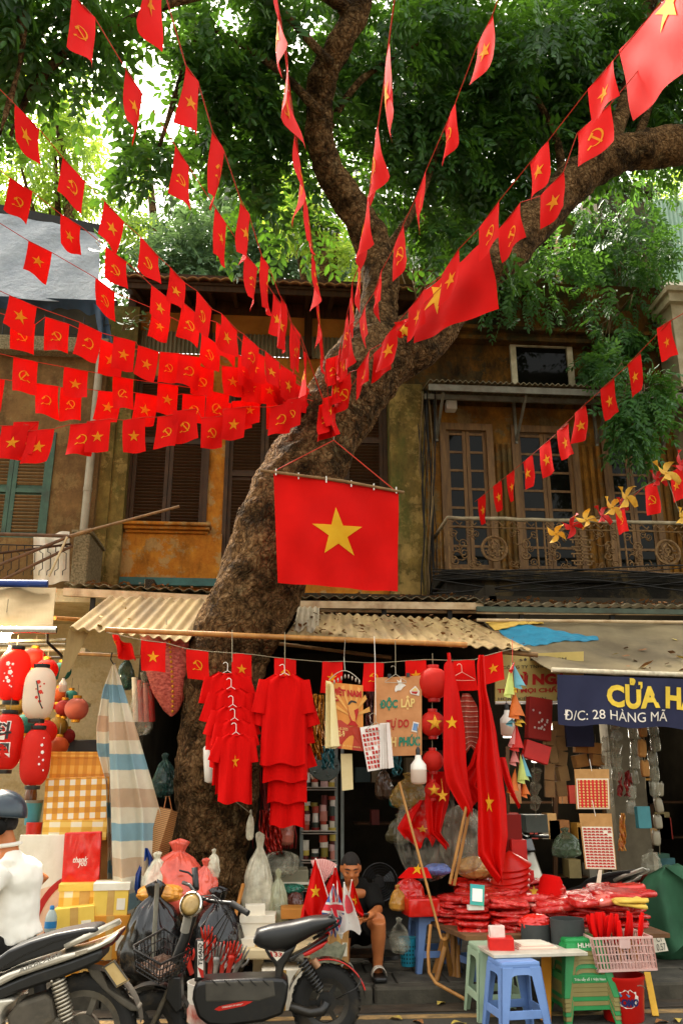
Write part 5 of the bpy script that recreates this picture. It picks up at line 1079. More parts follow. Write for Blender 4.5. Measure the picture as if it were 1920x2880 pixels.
build(MB().prism([(w_*.05,y_-.003,.02),(w_*.25,y_-.003,.02),(w_*.3,y_-.003,h_*.2),(w_*.12,y_-.003,h_*.25)],(0,.002,0)),'red_shape',textred,r,world=False)
r=boxpx('gift_bag','red gift bag in clear film with white lettering','bag',180,2340,284,2488,7.45,.06,redfilm,.04,bev=.01,tilt=-.03)
fn=lambda u,v:r.matrix_world@Vector(((u-.5)*r['_w'],-.008,(1-v)*r['_h']));lettering(r,'thank',fn,.28,.47,.68,.58,textwhite,-.004,.02,shear=.3);lettering(r,'you',fn,.42,.58,.66,.68,textwhite,-.004,.02,shear=.3)
boxpx('carton','pale gingham carton taped shut, beside the bottle','box',166,2488,308,2590,7.3,.3,gingC,.12,lid=yellowcard)
boxpx('carton','plain yellow box with a dotted white lid','box',264,2486,360,2578,7.2,.24,yellowcard,.1,lid=whitecard)
boxpx('carton','orange carton under the plain yellow box','box',252,2576,362,2700,7.18,.28,orangecard,.1)
boxpx('carton','yellow carton lid leaning in front of the pale gingham carton','box',156,2552,268,2640,7.15,.2,yellowcard,.08,tilt=-.08)
boxpx('carton','open carton of white slips on the pavement','box',300,2716,366,2760,7.2,.22,orangecard,.15)
boxpx('carton','long orange carton with a black strap near the scooter wheel','box',168,2722,300,2775,7.2,.25,orangecard,.1)
boxpx('carton','brown carton standing on the pavement behind the wheel','box',160,2640,262,2760,7.5,.3,carton,.0)
for k in range(6):
 one(MB().box(at(318+8*k,2705+(k%2)*6,7.3),(.006,.1,.12),Matrix.Rotation(.3*k,3,'Y')),'paper_slip',whitecard,'white paper slip sticking out of the open carton','paper',group='slips in the carton')
c=at(141,2622,7.05);s_=mpp(141,2622,7.05);bt_=thing('water_bottle','clear water bottle with blue label and cap','bottle',c)
build(MB().lathe([(14*s_,0),(16*s_,.01),(15.5*s_,.05),(16*s_,.1),(12*s_,.13),(6*s_,.155)],c,20),'bottle_body',M('bottle_plastic','#c5cfcb',rough=.1,transl=.5),bt_,smooth='auto');build(MB().lathe([(16.6*s_,.03),(16.6*s_,.075)],c,20,caps=False),'bottle_label',M('blue_label','#2273a8',rough=.4),bt_,smooth=True);build(MB().lathe([(6.5*s_,.152),(6.5*s_,.175),(5*s_,.18)],c,14),'cap',M('blue_cap','#1c6ea4',rough=.4),bt_,smooth='auto')
r=thing('plastic_bin','teal bin with a grey rim behind the helmet','bin',at(90,2330,7.9));c=at(90,2320,7.9);s_=mpp(90,2320,7.9)
build(MB().lathe([(20*s_,0),(24*s_,56*s_),(24.5*s_,58*s_),(22*s_,58*s_),(19*s_,4*s_)],c,24),'tub',tealp,r,smooth='auto');build(MB().lathe([(24*s_,58*s_),(25*s_,66*s_),(22*s_,66*s_)],c,24),'rim',steelgrey,r,smooth='auto')
one(MB().lathe([(19*s_,0),(22*s_,56*s_),(20*s_,57*s_)],at(92,2374,7.85),24),'plastic_bin',redpl,'red tub under the teal bin','bin',smooth='auto')
one(MB().lathe([(26*s_,0),(28*s_,.5),(26*s_,.5)],at(90,2560,7.9),20),'plastic_bin',carton,'brown drum under the red tub','bin',smooth='auto')
r=thing('dark_bottle','amber bottle with a patterned collar above the teal bin','bottle',at(85,2262,7.9));build(MB().lathe([(17*s_,0),(17*s_,24*s_),(13*s_,44*s_),(11*s_,50*s_)],at(85,2260,7.9),18),'body',M('amber_glass','#6b3d12','#3d2208',rough=.15),r,smooth='auto');build(MB().lathe([(18*s_,0),(18*s_,10*s_)],at(85,2262,7.9),18,caps=False),'collar',whitecard,r,smooth='auto')
r,f,c=drape('striped_tarpaulin','blue, tan and white striped tarpaulin hung from a hook','tarpaulin',[(1866,318,323),(1925,308,342),(2000,305,366),(2100,306,395),(2200,308,424),(2290,310,448),(2380,312,446),(2500,316,440),(2620,320,450)],7.45,2.2,.05,tarpstripe,44,40,yslope=-.15)
build(MB().grid(drapefn([(1872,314,320),(1940,288,312),(2040,270,311),(2110,272,312),(2200,300,313),(2400,306,316),(2520,300,320)],7.75,1.3,.06,2),16,30),'back_fold',tarpstripe,r,smooth=True);build(MB().tube([at(316,1835,7.4),at(312,1855,7.4),at(320,1868,7.42),at(326,1866,7.42)],.006,5),'hook',blackiron,r)
def cone(u,v):
 a=2*pi*u;py=1785+230*v;rr=np.interp(py,[1785,1850,1900,1950,2000,2015],[66,64,58,46,20,3]);cx=463+20*(py-1785)/230;c=at(cx,py,7.9);s_=mpp(cx,py,7.9);z=1+.035*sin(a*22)*sin(v*60);return c+Vector((cos(a)*rr*s_*z,sin(a)*rr*s_*.6*z,0))
r=thing('woven_basket','big red woven basket hanging point down under the awning','basket',at(480,2015,7.9));build(MB().grid(cone,88,44,closeu=True),'weave',M('pink_red_weave','#cf6a55','#8e2d20',sc=26,rough=.55,stretch=(1,1,2.2),bump=.5,bsc=70),r,smooth='auto')
m=MB()
for k in range(34):
 v=k/34;p=Vector(cone(.79,v));build(MB().blob(p,.014,6,4),'bead',gold,r)if k%2==0 else None
build(MB().tube([at(470,1790,7.9),at(468,1740,8.0)],.005,5),'cord',cordg,r)
r=sack('plastic_bag','clear bag of pale and pink rolls hanging behind the tarpaulin','bag',400,1975,36,88,8.3,clearbag,3,.15)
for k,(x,mt)in enumerate(((380,whitecard),(394,M('pink_roll','#c86a60',rough=.6)),(410,M('rose_roll','#d98a7e',rough=.6)),(424,redcard))):build(MB().tube([at(x,1905+8*k,8.3),at(x+4,2030,8.32)],.03,10),'roll',mt,r,smooth='auto')
sack('plastic_bag','green-black bag hanging high behind the tarpaulin','bag',355,1890,26,50,8.5,plasticbag('dark_green_bag','#24483c',.2),5,.2)
sack('plastic_bag','dark bag with glittery tinsel in front of the doorway','bag',462,2180,32,60,8.6,plasticbag('tinsel_bag','#2a4a44',.3),6,.3)
r=thing('paper_bag','checked kraft paper bag leaning on the trunk','bag',at(455,2410,7.45));fn=quadfn([(446,2270),(482,2278),(440,2412),(412,2402)],(7.4,7.36,7.36,7.4));fn2=quadfn([(482,2278),(500,2284),(470,2422),(440,2412)],(7.36,7.5,7.5,7.36))
build(MB().sheet(fn,4,8,(0,.12,0)),'bag_front',kraftcheck,r);build(MB().sheet(fn2,3,8,(0,.02,0)),'bag_side',kraftcheck,r)
for dy in(0,.08):build(MB().tube([at(462,2273,7.36+dy),at(468,2240,7.4+dy),at(476,2240,7.4+dy),at(484,2280,7.4+dy)],.004,5),'handle',M('kraft_string','#9a5a2a',rough=.8),r)
r,f,c=drape('plastic_bag','dark blue plastic bag slumped beside the tarpaulin','bag',[(2385,405,416),(2420,398,432),(2460,380,428),(2500,376,415),(2520,384,400)],7.32,2,.04,bluecloth,20,16)
r=sack('plastic_bag','bulging pink and orange translucent bag on the black bin bags','bag',495,2465,92,96,7.35,pinkbag,1.2,.3)
sack('','','',452,2512,62,26,7.22,orangebag,4,.3,parent=r,part='lower_fold',knot=False);sack('','','',578,2480,36,62,7.3,pinkbag,8,.35,parent=r,part='tied_ear');sack('','','',600,2430,20,40,7.32,milkybag,3,.3,parent=r,part='clear_corner');sack('','','',440,2460,40,60,7.3,milkybag,6,.3,parent=r,part='clear_side')
sack('bin_bag','tall black bin bag left of the electric bike','bag',432,2615,88,124,7.12,blackbag,2,.22)
sack('bin_bag','black bin bag behind the handlebar','bag',610,2625,84,120,7.15,blackbag,7,.22)
sack('bin_bag','low black bin bag behind the bike basket','bag',520,2690,80,90,7.25,blackbag,11,.25)
pole('metal_tube','grey metal tube standing in the bike basket',[(443,2484,6.55),(430,2712,6.5)],.016,steelgrey,False)
pole('broom_handle','orange wooden broom handle leaning on the trunk',[(684,2488,7.4),(640,2660,7.0)],.016,orangewood,False)
def shirt(label,px,py,wpx,hpx,Y,ph=0,star=None,hookpx=True,group='red shirts hung in two cascades',tilt=0):
 c=at(px,py,Y);s_=mpp(px,py+hpx/2,Y);W2=wpx*s_/2;H=hpx*s_;r=thing('hanging_shirt',label,'shirt',c-Vector((0,0,H)),group=group)
 def half(v):return W2*np.interp(v,[0,.04,.1,.28,.6,1],[.42,.72,.94,.9,.88,.92])
 def body(u,v):
  a=2*pi*u;x=half(v)*cos(a);dp=.035+.03*v;rip=.022*v*sin(cos(a)*6+ph+v*2)+.012*sin(cos(a)*11+ph*2+v*3)
  z=-H*v-.02*(1-v)*(1-abs(cos(a))**2)*(1 if sin(a)<0 else .3)*(v<.2)+.012*v*sin(cos(a)*5+ph)
  return c+Vector((x+tilt*v*H,dp*sin(a)+rip*(1 if sin(a)<0 else-1),z))
 m=MB();m.grid(body,40,16,closeu=True);b=build(m,'torso',redshirt,r,smooth=True)
 for sg in(-1,1):
  def slv(u,v,sg=sg):
   a=2*pi*u;p0=c+Vector((sg*W2*.78,0,-.07*H));d=Vector((sg*(.2+.1*sin(ph*2.3+sg)),0,-.95)).normalized();q=p0+d*(H*(.34+.04*sin(ph))*v);wd=W2*(.27+.06*v);n=Vector((-d.z,0,d.x))
   return q+n*wd*cos(a)+Vector((0,.03*sin(a)+.012*sin(a*3+ph)*v,0))
  build(MB().grid(slv,20,6,closeu=True),'sleeve',redshirt,r,smooth=True)
 if star:
  fn=lambda u,v:body(.75+(u-.5)*.25,v);build(emblem(fn,'s',star[2],star[2]*.62,star[0],star[1],off=.008,n=1),'star',orangec,b)
 build(MB().tube([body(.5+i/16,.0)*1.0+Vector((0,0,-.004))for i in range(9)],.007,6),'collar',redshirt,r,smooth=True);hanger(r,px,py-4,Y-.01,W2*.55);return r
lab=['first red shirt of the left cascade, highest','second red shirt of the left cascade','third red shirt of the left cascade','fourth red shirt of the left cascade','lowest red shirt of the left cascade, with a yellow star']
for k,(x,y,w_,h)in enumerate(((640,1890,124,218),(650,1935,122,216),(655,1985,116,212),(660,2022,108,205),(664,2062,104,188))):shirt(lab[k],x,y,w_,h,7.35-.045*k,k*1.7,(.5,.42,.17)if k==4 else None,tilt=.02)
lab=['front red shirt of the right cascade, largest','second shirt of the right cascade, hem just below the front one','third shirt of the right cascade','lowest hanging shirt of the right cascade']
for k,(x,y,w_,h)in enumerate(((800,1896,138,248),(806,1945,136,245),(812,1998,120,250),(812,2060,106,252))):shirt(lab[k],x,y,w_,h,7.2+.05*k,2+k*1.3)
for(x,y0,y1)in((653,1772,1862),(801,1778,1872)):one(MB().tube([at(x,y0,7.45),at(x,y1,7.3)],.0035,5),'shirt_cord',cordg,'grey cord holding the %s shirt cascade'%('left' if x<700 else 'right'),'cord')
r=thing('foam_bust','white foam bust hanging against the trunk beside the shirts','bust',at(592,2200,7.5));c=at(594,2145,7.48);s_=mpp(594,2145,7.48)
build(MB().lathe([(6*s_,-55*s_),(16*s_,-50*s_),(20*s_,-10*s_),(23*s_,15*s_),(24*s_,40*s_),(12*s_,52*s_),(2*s_,54*s_)],c,24),'foam',whiteplastic,r,smooth=True)
r,f,c=sheetthing('wall_calendar','orange and red poster calendar with a portrait and curled cream pages','poster',[(928,1918),(1020,1928),(1022,2113),(945,2104)],7.2,M('orange_print','#d98a35','#c97827',sc=2,rough=.5),.004,.008,10,10,part='print')
def pst(pts,mat,name,off=-.006):m=MB();m.prism([Vector(f(u,v))+Vector((0,off-.002,0))for u,v in pts],(0,.002,0));return build(m,name,mat,c)
pst([(.0,.58),(.25,.57),(.55,.66),(.75,.63),(1,.68),(1,1),(0,1)],M('brick_red_print','#b3331a','#a32b15',sc=3,rough=.5),'red_field')
for k in range(7):
 a0=-2.9+k*.42;pst([(.62,.5),(.62+.9*cos(a0)*.7,.5+.5*sin(a0)),(.62+.9*cos(a0+.16)*.7,.5+.5*sin(a0+.16))],M('pale_ray_print','#e3a04a',rough=.5),'sun_ray',-.004)if abs(sin(a0))<1.1 else None
lettering(c,'VIỆT NAM',f,.02,.06,.95,.22,textred,-.008,.06)
pst([(.05,.22),(.22,.225),(.22,.285),(.05,.28)],textred,'small_flag');build(emblem(f,'s',.05,.022,.135,.253,off=-.011),'small_star',textcream,c)
pst([(.52,.3),(.62,.26),(.76,.27),(.84,.34),(.83,.44),(.78,.52),(.72,.57),(.62,.56),(.55,.49),(.51,.4)],M('portrait_tone','#dd9440',rough=.5),'portrait_face',-.008);pst([(.52,.36),(.51,.4),(.55,.49),(.62,.56),(.72,.57),(.83,.63),(.45,.64),(.57,.57),(.53,.5),(.5,.4)],textred,'portrait_shade',-.01);pst([(.7,.4),(.84,.36),(.83,.44),(.78,.52),(.72,.57),(.74,.5)],textred,'portrait_shade',-.01)
pst([(.5,.33),(.54,.28),(.62,.25),(.76,.26),(.8,.29),(.64,.28),(.56,.32)],textdark,'portrait_hair',-.011)
lettering(c,'2-9',f,.14,.73,.34,.82,textcream,-.008,.02);lettering(c,'1945-2025',f,.08,.68,.46,.72,textcream,-.008,.0);lettering(c,'ĐỘC LẬP - TỰ DO - HẠNH PHÚC',f,.08,.93,.97,.97,textcream,-.008,.0)
for k in range(5):
 g=quadfn([(916+3*k,1914+2*k),(930+2*k,1917+2*k),(944+3*k,2106-2*k),(914+4*k,2104-k)],(7.17-.012*k,7.19,7.19,7.15-.01*k),.004);build(MB().sheet(g,5,8,(0,.003,0)),'curled_page',M('cream_page','#eddca6','#e4d090',sc=3,rough=.6),r,smooth='auto')
build(MB().tube([at(925+85*i/10,1912-26*sin(pi*i/10),7.19)for i in range(11)],.004,5),'wire_rack',wire,r);build(MB().tube([at(970,1800,7.4),at(967,1850,7.2),at(970,1888,7.19)],.003,5),'hook',wire,r)
for k in range(8):build(MB().blob(at(940+10*k,1900+5*abs(k-3.5),7.18),(.008,.008,.02),6,4),'clip',wire,r)
r,f,c=sheetthing('kraft_poster','tall kraft board poster with green, cream and red words','poster',[(1055,1906),(1185,1900),(1186,2124),(1046,2128)],7.3,M('kraft_print','#c78a58','#ba7c4b',sc=9,rough=.85),.006,.003,6,8,part='board')
lettering(r,'ĐỘC',f,.12,.26,.49,.43,textgreen,-.007,.04);lettering(r,'LẬP',f,.56,.25,.85,.43,textcream,-.007,.03);lettering(r,'TỰ DO',f,.26,.53,.73,.68,textred,-.007,.03);lettering(r,'HẠNH',f,.03,.76,.47,.92,textcream,-.007,.03);lettering(r,'PHÚC',f,.53,.74,.96,.885,textgreen,-.007,.04)
def prt(pts,mat,name,off=-.008):build(MB().prism([Vector(f(u,v))+Vector((0,off,0))for u,v in pts],(0,.002,0)),name,mat,c)
prt([(.42,.17),(.44,.12),(.5,.1),(.46,.04),(.52,.06),(.55,.02),(.57,.09),(.62,.1),(.66,.12),(.6,.14),(.55,.18),(.48,.18),(.44,.2)],textwhite,'dove_print')
prt([(.74,.19),(.86,.13),(.95,.2),(.94,.26),(.76,.23)],textwhite,'hat_sticker');prt([(.77,.19),(.86,.15),(.92,.195)],textcream,'hat_print',-.011);prt([(.77,.2),(.92,.205),(.88,.235),(.79,.225)],textred,'ribbon_print',-.011)
prt([(.82,.58),(.94,.6),(.9,.72),(.78,.7)],textwhite,'stamp_sticker');prt([(.83,.6),(.925,.615),(.895,.7),(.8,.685)],M('blue_print','#6f8fb8',rough=.7),'stamp_print',-.011)
hanger(r,1112,1896,7.28,.09,wire);build(MB().tube([at(1111,1800,7.4),at(1112,1880,7.28)],.003,5),'cord',cordg,r)
for u in(.3,.7):build(MB().box(f(u,0)+Vector((0,-.01,.01)),(.03,.02,.03)),'clip',blackplastic,r)
r,f,c=sheetthing('sticker_sheets','hanging white sheets of red heart and flag stickers','poster',[(1012,2046),(1092,2032),(1104,2158),(1034,2170)],7.15,M('sticker_paper','#ebe1d8','#e0d3c8',rough=.5),.004,.006,8,8,part='sheet')
m=MB()
for i in range(5):
 for j in range(9):
  if(i*7+j*3)%11==0:continue
  u=.04+i*.12;v=.06+j*.102;k=random.random();p=[f(u,v),f(u+.085,v+.005),f(u+.09,v+.075),f(u+.01,v+.07)];build(MB().prism([Vector(q)+Vector((0,-.006,0))for q in p],(0,.002,0)),'sticker',textred if k>.25 else M('pink_sticker','#d98a7a',rough=.6),c)
for k in range(4):
 g=quadfn([(1068+6*k,2034),(1080+5*k,2033),(1098+3*k,2158),(1068+8*k,2162)],(7.13-.01*k,7.14,7.14,7.12-.01*k));build(MB().sheet(g,4,6,(0,.003,0)),'curled_sheet',MATS['sticker_paper'],r)
hanger(r,1056,2030,7.14,.08,wire);build(MB().tube([at(1052,1790,7.4),at(1054,1850,7.25),at(1056,2012,7.14)],.003,5),'cord',whiteplastic,r)
r,f,c=sheetthing('bag_packet','pack of cream paper slips in clear film','packet',[(958,2120),(990,2120),(993,2220),(962,2224)],7.3,M('cream_packet','#dcc795','#cdb57f',sc=4,rough=.25),.02,part='packet')
for(lb,x,y,d,st)in(('big plain red lantern at the top of the chain by the poster',1218,1922,92,0),('red lantern with a gold star, second in the chain',1216,2036,72,.62),('plain red lantern, third in the chain',1216,2140,60,0),('lowest red lantern of the chain with a gold star',1216,2222,46,.75)):lantern(lb,x,y,d,d*.98,7.35,redpaper,'round',ribs=11,capm=redcard,star=st,group='chain of red lanterns')
r=thing('gold_star_tag','gold glitter star dangling by the lowest lantern','star',at(1244,2255,7.2));f=pxfn(1225,2215,1262,2260,7.2);build(emblem(f,'s',.45,.45,.5,.5),'star',gold,r);build(MB().tube([at(1240,2190,7.2),at(1244,2222,7.2)],.002,5),'cord',gold,r)
def foil(label,x0,x1,y0,y1,Y,mat,n=16):
 r=thing('tinsel_hank',label,'tinsel',at((x0+x1)/2,y1,Y))
 for k in range(n):
  x=random.uniform(x0,x1);pts=[at(x+6*sin(i*1.3+k)*(i/8),y0+(y1-y0)*i/8+random.uniform(-4,4),Y+.05*sin(i+k))for i in range(9)];build(MB().tube(pts,random.uniform(.006,.014),5,flat=.3),'strand',mat,r,smooth=True)
 return r
foil('golden tinsel hank hanging behind the shirts',868,912,1955,2135,7.7,M('gold_foil','#c07a1c','#8a4f0e',sc=40,rough=.22,metal=.7));foil('dark sparkling tinsel behind the poster',1030,1048,1900,2100,7.9,M('dark_foil','#3a1512','#5a2a22',sc=60,rough=.2,metal=.6),10);foil('turquoise tassel below the gold tinsel',905,935,2100,2160,7.7,M('turquoise_foil','#1c6a74','#12505a',sc=40,rough=.3),8);foil('turquoise streamer beside the kraft poster',1105,1130,2125,2180,7.6,MATS['turquoise_foil'],6)
foil('bunch of dark red tassels behind the trunk',705,830,2120,2385,8.3,M('red_tassel','#8a120a','#6a0c06',sc=30,rough=.5),34);foil('red foil strips above the plastic bag',730,790,2280,2400,8.0,M('red_foil','#b5210f','#861408',sc=50,rough=.2,metal=.4),18)
sack('plastic_bag','dusty pink bag beside the red tassels','bag',800,2330,30,44,8.1,plasticbag('dusty_pink_bag','#a8604e',.2),2,.2)
r=thing('hanging_fan_disc','grey round fan guard hanging above the spool shelf','fan',at(912,2185,8.0));c=at(912,2160,8.0);T_=Matrix.Rotation(radians(62),3,'X');s_=mpp(912,2160,8)
build(MB().lathe([(40*s_,0),(44*s_,.02),(44*s_,.035),(40*s_,.04),(10*s_,.05),(0.001,.05)],c,28,T_),'disc',M('grey_green_plastic','#4e5a52','#404a43',rough=.5),r,smooth='auto')
for k in range(5):build(MB().bar(c,c+T_@Vector((.12*cos(k*1.257),.12*sin(k*1.257),.05)),.02,.006),'blade',MATS['grey_green_plastic'],r)
for x in(880,938):build(MB().blob(at(x,2185,7.98),.022,10,8),'knob',whitecard,r,smooth=True)
r=thing('wire_shelf','steel wire shelf packed with ribbon spools','shelf',at(900,2470,8.7))
ys=[2125,2338,2424];Ysf=8.75
for x in(848,945,962):build(MB().bar(at(x,2060,Ysf-.05),at(x,2560,Ysf-.05),.03,.03),'upright',M('galvanised_steel','#7d827c','#6a6f69',sc=6,rough=.5,metal=.4),r)
for y in(2215,2338,2420,2500):
 build(MB().tube([at(848,y,Ysf-.1),at(946,y,Ysf-.1)],.008,6),'shelf_wire',wire,r);build(MB().tube([at(848,y+7,Ysf-.1),at(946,y+7,Ysf-.1)],.006,6),'shelf_wire',wire,r);build(MB().box2(at(848,y,Ysf-.1),at(946,y,Ysf-.1)+Vector((0,.3,.006))),'shelf_tray',blackiron,r)
cols=['#8a1510','#e2d8c6','#c9b24a','#a4402a','#d8b0a8','#2c3a30','#b23b1c','#d8d0bb','#8a7a2a','#5b1a12','#e6e0d2','#c27a68']
spm=[M('spool_%s'%c.strip('#'),c,rough=.5)for c in cols]
n=0;words=['top','upper','middle','lower']
for s_i,(y,rows)in enumerate(((2215,3),(2338,5),(2420,3),(2500,2))):
 for col_ in range(4):
  yy=y
  for k in range(rows+random.randint(-1,1)):
   hpx=random.choice([10,14,18,26]);x=860+col_*25+random.uniform(-2,2);c=at(x,yy,Ysf-.04);s_=mpp(x,yy,Ysf);m=MB();rr=random.uniform(9,12.5)*s_;h=hpx*s_;e=.004
   m.lathe([(rr,0),(rr,e),(rr*.92,e),(rr*.92,h-e),(rr,h-e),(rr,h),(rr*.3,h)],c,16);n+=1
   o=one(m,'ribbon_spool',spm[(n*5+s_i)%12],'ribbon spool on the wire shelf','spool',group='spools on the wire shelf',smooth='auto');o['label']='%s spool, %s up in column %s, %s level of wire shelf'%(['dark red','cream','mustard','rust','pink','dark green','orange','ivory','olive','maroon','white','salmon'][(n*5+s_i)%12],['first','second','third','fourth','fifth','sixth','seventh'][k],['one','two','three','four'][col_],words[s_i]);yy-=hpx+.5
   if yy<y-70 and rows<5:break
sack('plastic_bag','tall milky bag slumped against the right of the trunk','bag',728,2480,46,130,7.65,milkybag,5,.18)
sack('plastic_bag','greenish clear bag leaning on the milky bag','bag',782,2530,30,80,7.6,plasticbag('greenish_bag','#a9a886',.35),9,.2)
r=sack('plastic_bag','small knotted clear bag hanging from a trunk hook','bag',704,2320,12,40,7.55,milkybag,12,.25);build(MB().tube([at(660,2252,7.5),at(708,2290,7.55)],.004,5),'cord',cordg,r)
sack('plastic_bag','crinkled clear bag behind the flag bundle','bag',790,2430,50,34,7.9,clearbag,15,.3)
r=thing('plastic_crate','grey green crate behind the milky bags','crate',at(820,2500,8.0));build(MB().box2(at(770,2492,8.0),at(868,2446,8.0)+Vector((0,.3,0))),'crate_body',M('khaki_plastic','#8a8468','#77715a',rough=.5),r,bevel=.01)
build(MB().box2(at(770,2488,8.0)+Vector((0,-.02,0)),at(868,2480,8.0)+Vector((0,-.005,0))),'rim',whitecard,r)
sack('plastic_bag','brown bag with a green top under the shelf','bag',828,2530,28,30,7.8,plasticbag('brown_goods_bag','#5a2a1c',0),4,.2);sack('plastic_bag','green plastic wrap lying under the crate','bag',815,2500,36,14,7.85,plasticbag('green_wrap','#2a6b56',.1),6,.25)
boxpx('foam_box','white foam box with red print on the bench','box',676,2578,770,2640,7.25,.28,whitecard,-.05,lid=whitecard);boxpx('paper_stack','white paper stack on the foam box','paper',690,2545,746,2580,7.3,.1,whitecard,.05)
r=thing('wooden_bench','pale worn board on low supports behind the bike','bench',at(760,2740,7.2));p0=at(672,2700,7.0);p1=at(848,2690,7.0)
build(MB().box2((p0.x,7.0,p0.z),(p1.x+.15,7.7,p0.z+.07),bev=.01),'board',woodboard,r)
for xx in(p0.x+.1,p1.x):build(MB().box2((xx,7.2,0),(xx+.08,7.28,p0.z)),'support',woodboard,r)
boxpx('carton','white carton under the pale bench','box',734,2728,850,2880,6.95,.3,whitecard,0);boxpx('carton','dirty white carton flat on the pavement behind the bike','box',668,2640,790,2692,7.1,.3,whitecard,0)
boxpx('orange_case','orange wooden case behind the bike seat','box',790,2556,860,2585,7.3,.25,orangewood,0)
r=thing('paint_bucket','white paint bucket with a red label, full of toy hands','bucket',at(595,2880,6.75));c=at(597,2760,6.75);s_=mpp(597,2760,6.75)
build(MB().lathe([(60*s_,-.42),(68*s_,-.02),(70*s_,0),(66*s_,0),(62*s_,-.1)],c,28),'tub',whiteplastic,r,smooth='auto');build(MB().lathe([(63*s_,-.3),(67.5*s_,-.12)],c,28,caps=False),'label_band',M('bucket_label','#d9c3b4','#c0442e',sc=9,rough=.5),r,smooth=True)
def toyhand(label,px,py,Y,ang,mat,L=.2,sk=False):
 p=at(px,py,Y);d=Vector((sin(ang),-.1,cos(ang))).normalized();sd=d.cross(Vector((0,-1,0))).normalized();m=MB();t=thing('toy_hand',label,'toy',p,group='toy hands in the paint bucket')
 m.tube([p,p+d*L*.35,p+d*L*.5,p+d*L*.6],[.02,.024,.036,.03],8,flat=.5)
 for k in range(4):
  o=(k-1.5)*.016;b0=p+d*L*.55+sd*o;m.tube([b0,b0+d*L*.3*(1-.08*abs(k-1.5))+sd*o*.4,b0+d*L*.52*(1-.1*abs(k-1.5))+sd*o*.7+Vector((0,-.02,0))],[.008,.008,.004],6)
 m.tube([p+d*L*.4+sd*.03,p+d*L*.55+sd*.055,p+d*L*.72+sd*.06],[.011,.009,.005],6);build(m,'hand',mat,t,smooth=True)
redrub=M('red_rubber','#d2321e','#bd2615',sc=8,rough=.4);silv=M('silver_plastic_bone','#a9a49a','#6d6860',sc=20,rough=.4,metal=.3)
for k,(x,y,a,mt)in enumerate(((540,2740,-.35,redrub),(572,2745,-.1,silv),(590,2742,.05,redrub),(604,2748,.1,silv),(622,2745,.12,redrub),(612,2752,.55,M('white_plastic_bone','#dcd8cf',rough=.4)),(640,2742,.25,redrub),(583,2700,-.05,redrub),(655,2750,.35,silv))):toyhand('%s toy hand in the bucket, %s'%(['red','silver skeleton','red','silver skeleton','red','white skeleton','red','red','silver skeleton'][k],['leftmost','left of the middle','upright in the middle','behind the white one','right of the middle','leaning to the right','near the right rim','highest','at the right rim'][k]),x,y,6.75+.03*(k%3),a,mt,.22)
def handflag(label,rows,Y,mat,amp=.02,folds=1.5,ph=0,extra=None):
 f=drapefn(rows,Y,folds,amp,ph);r=thing('hand_flag',label,'flag',f(.5,1),group='hand flags bundled behind the bike seat');c=build(MB().grid(f,18,18),'cloth',mat,r,smooth=True)
 build(MB().tube([f(.5,0)+Vector((0,.01,.01)),at(960,2640,6.75)],.005,6),'stick',whiteplastic,r)
 if extra:extra(r,f,c)
 return r
def stx(cu,cv,su,sv,rot=0):return lambda r,f,c:build(emblem(f,'s',su,sv,cu,cv,off=.006,n=1,rot=rot),'star',yellowc,c)
handflag('front left star flag of the bundle',[(2418,885,890),(2480,870,908),(2540,855,925),(2570,862,905),(2595,880,884)],6.72,redsatin,extra=stx(.45,.5,.3,.12))
handflag('folded red flags at the lower left of the bundle',[(2520,860,920),(2560,846,930),(2600,840,935),(2620,850,930)],6.8,redsatin,.03,3,1);handflag('red flag in the middle of the bundle',[(2440,940,946),(2500,925,960),(2560,920,968),(2600,925,965)],6.82,redsatin,.025,2,2);handflag('red star flag at the right of the bundle',[(2478,988,992),(2530,985,1008),(2560,990,1020),(2576,1015,1026)],6.65,redsatin,extra=stx(.55,.55,.35,.16));handflag('small red flag behind the pink fan',[(2460,930,945),(2500,915,960),(2530,915,965)],6.9,redsatin,.02,2)
blue_=M('union_blue','#3a5590','#2f477d',sc=5,rough=.7);whf=M('white_flag_cloth','#e6ded4','#d9d0c4',sc=5,rough=.8,transl=.3);redf=M('crimson_flag_cloth','#cc2430','#b81c28',sc=5,rough=.8)
def union(r,f,c):
 def strip(pts,mat,off,nm):m=MB();n=8;(a,b,c2,d)=pts;m.grid(lambda u,v:Vector(f((a[0]*(1-u)+b[0]*u)*(1-v)+(d[0]*(1-u)+c2[0]*u)*v,(a[1]*(1-u)+b[1]*u)*(1-v)+(d[1]*(1-u)+c2[1]*u)*v))+Vector((0,off,0)),n,2);build(m,nm,mat,c,smooth=True)
 strip([(0,.82),(1,.0),(1,.18),(0,1)],whf,-.004,'white_saltire');strip([(0,.0),(1,.82),(1,1),(0,.18)],whf,-.0045,'white_saltire');strip([(0,.88),(1,.06),(1,.12),(0,.94)],redf,-.006,'red_saltire')
 strip([(.36,0),(.64,0),(.64,1),(.36,1)],whf,-.007,'white_cross');strip([(0,.38),(1,.38),(1,.62),(0,.62)],whf,-.0075,'white_cross');strip([(.41,0),(.59,0),(.59,1),(.41,1)],redf,-.009,'red_cross');strip([(0,.43),(1,.43),(1,.57),(0,.57)],redf,-.0095,'red_cross')
handflag('folded union flag at the front of the bundle',[(2492,935,940),(2530,920,958),(2570,902,975),(2595,930,985),(2612,945,965)],6.6,blue_,.025,1.6,.5,union);handflag('small union flag under the seat rail',[(2580,915,950),(2610,920,955),(2630,930,945)],6.66,blue_,.02,1.5,2,union)
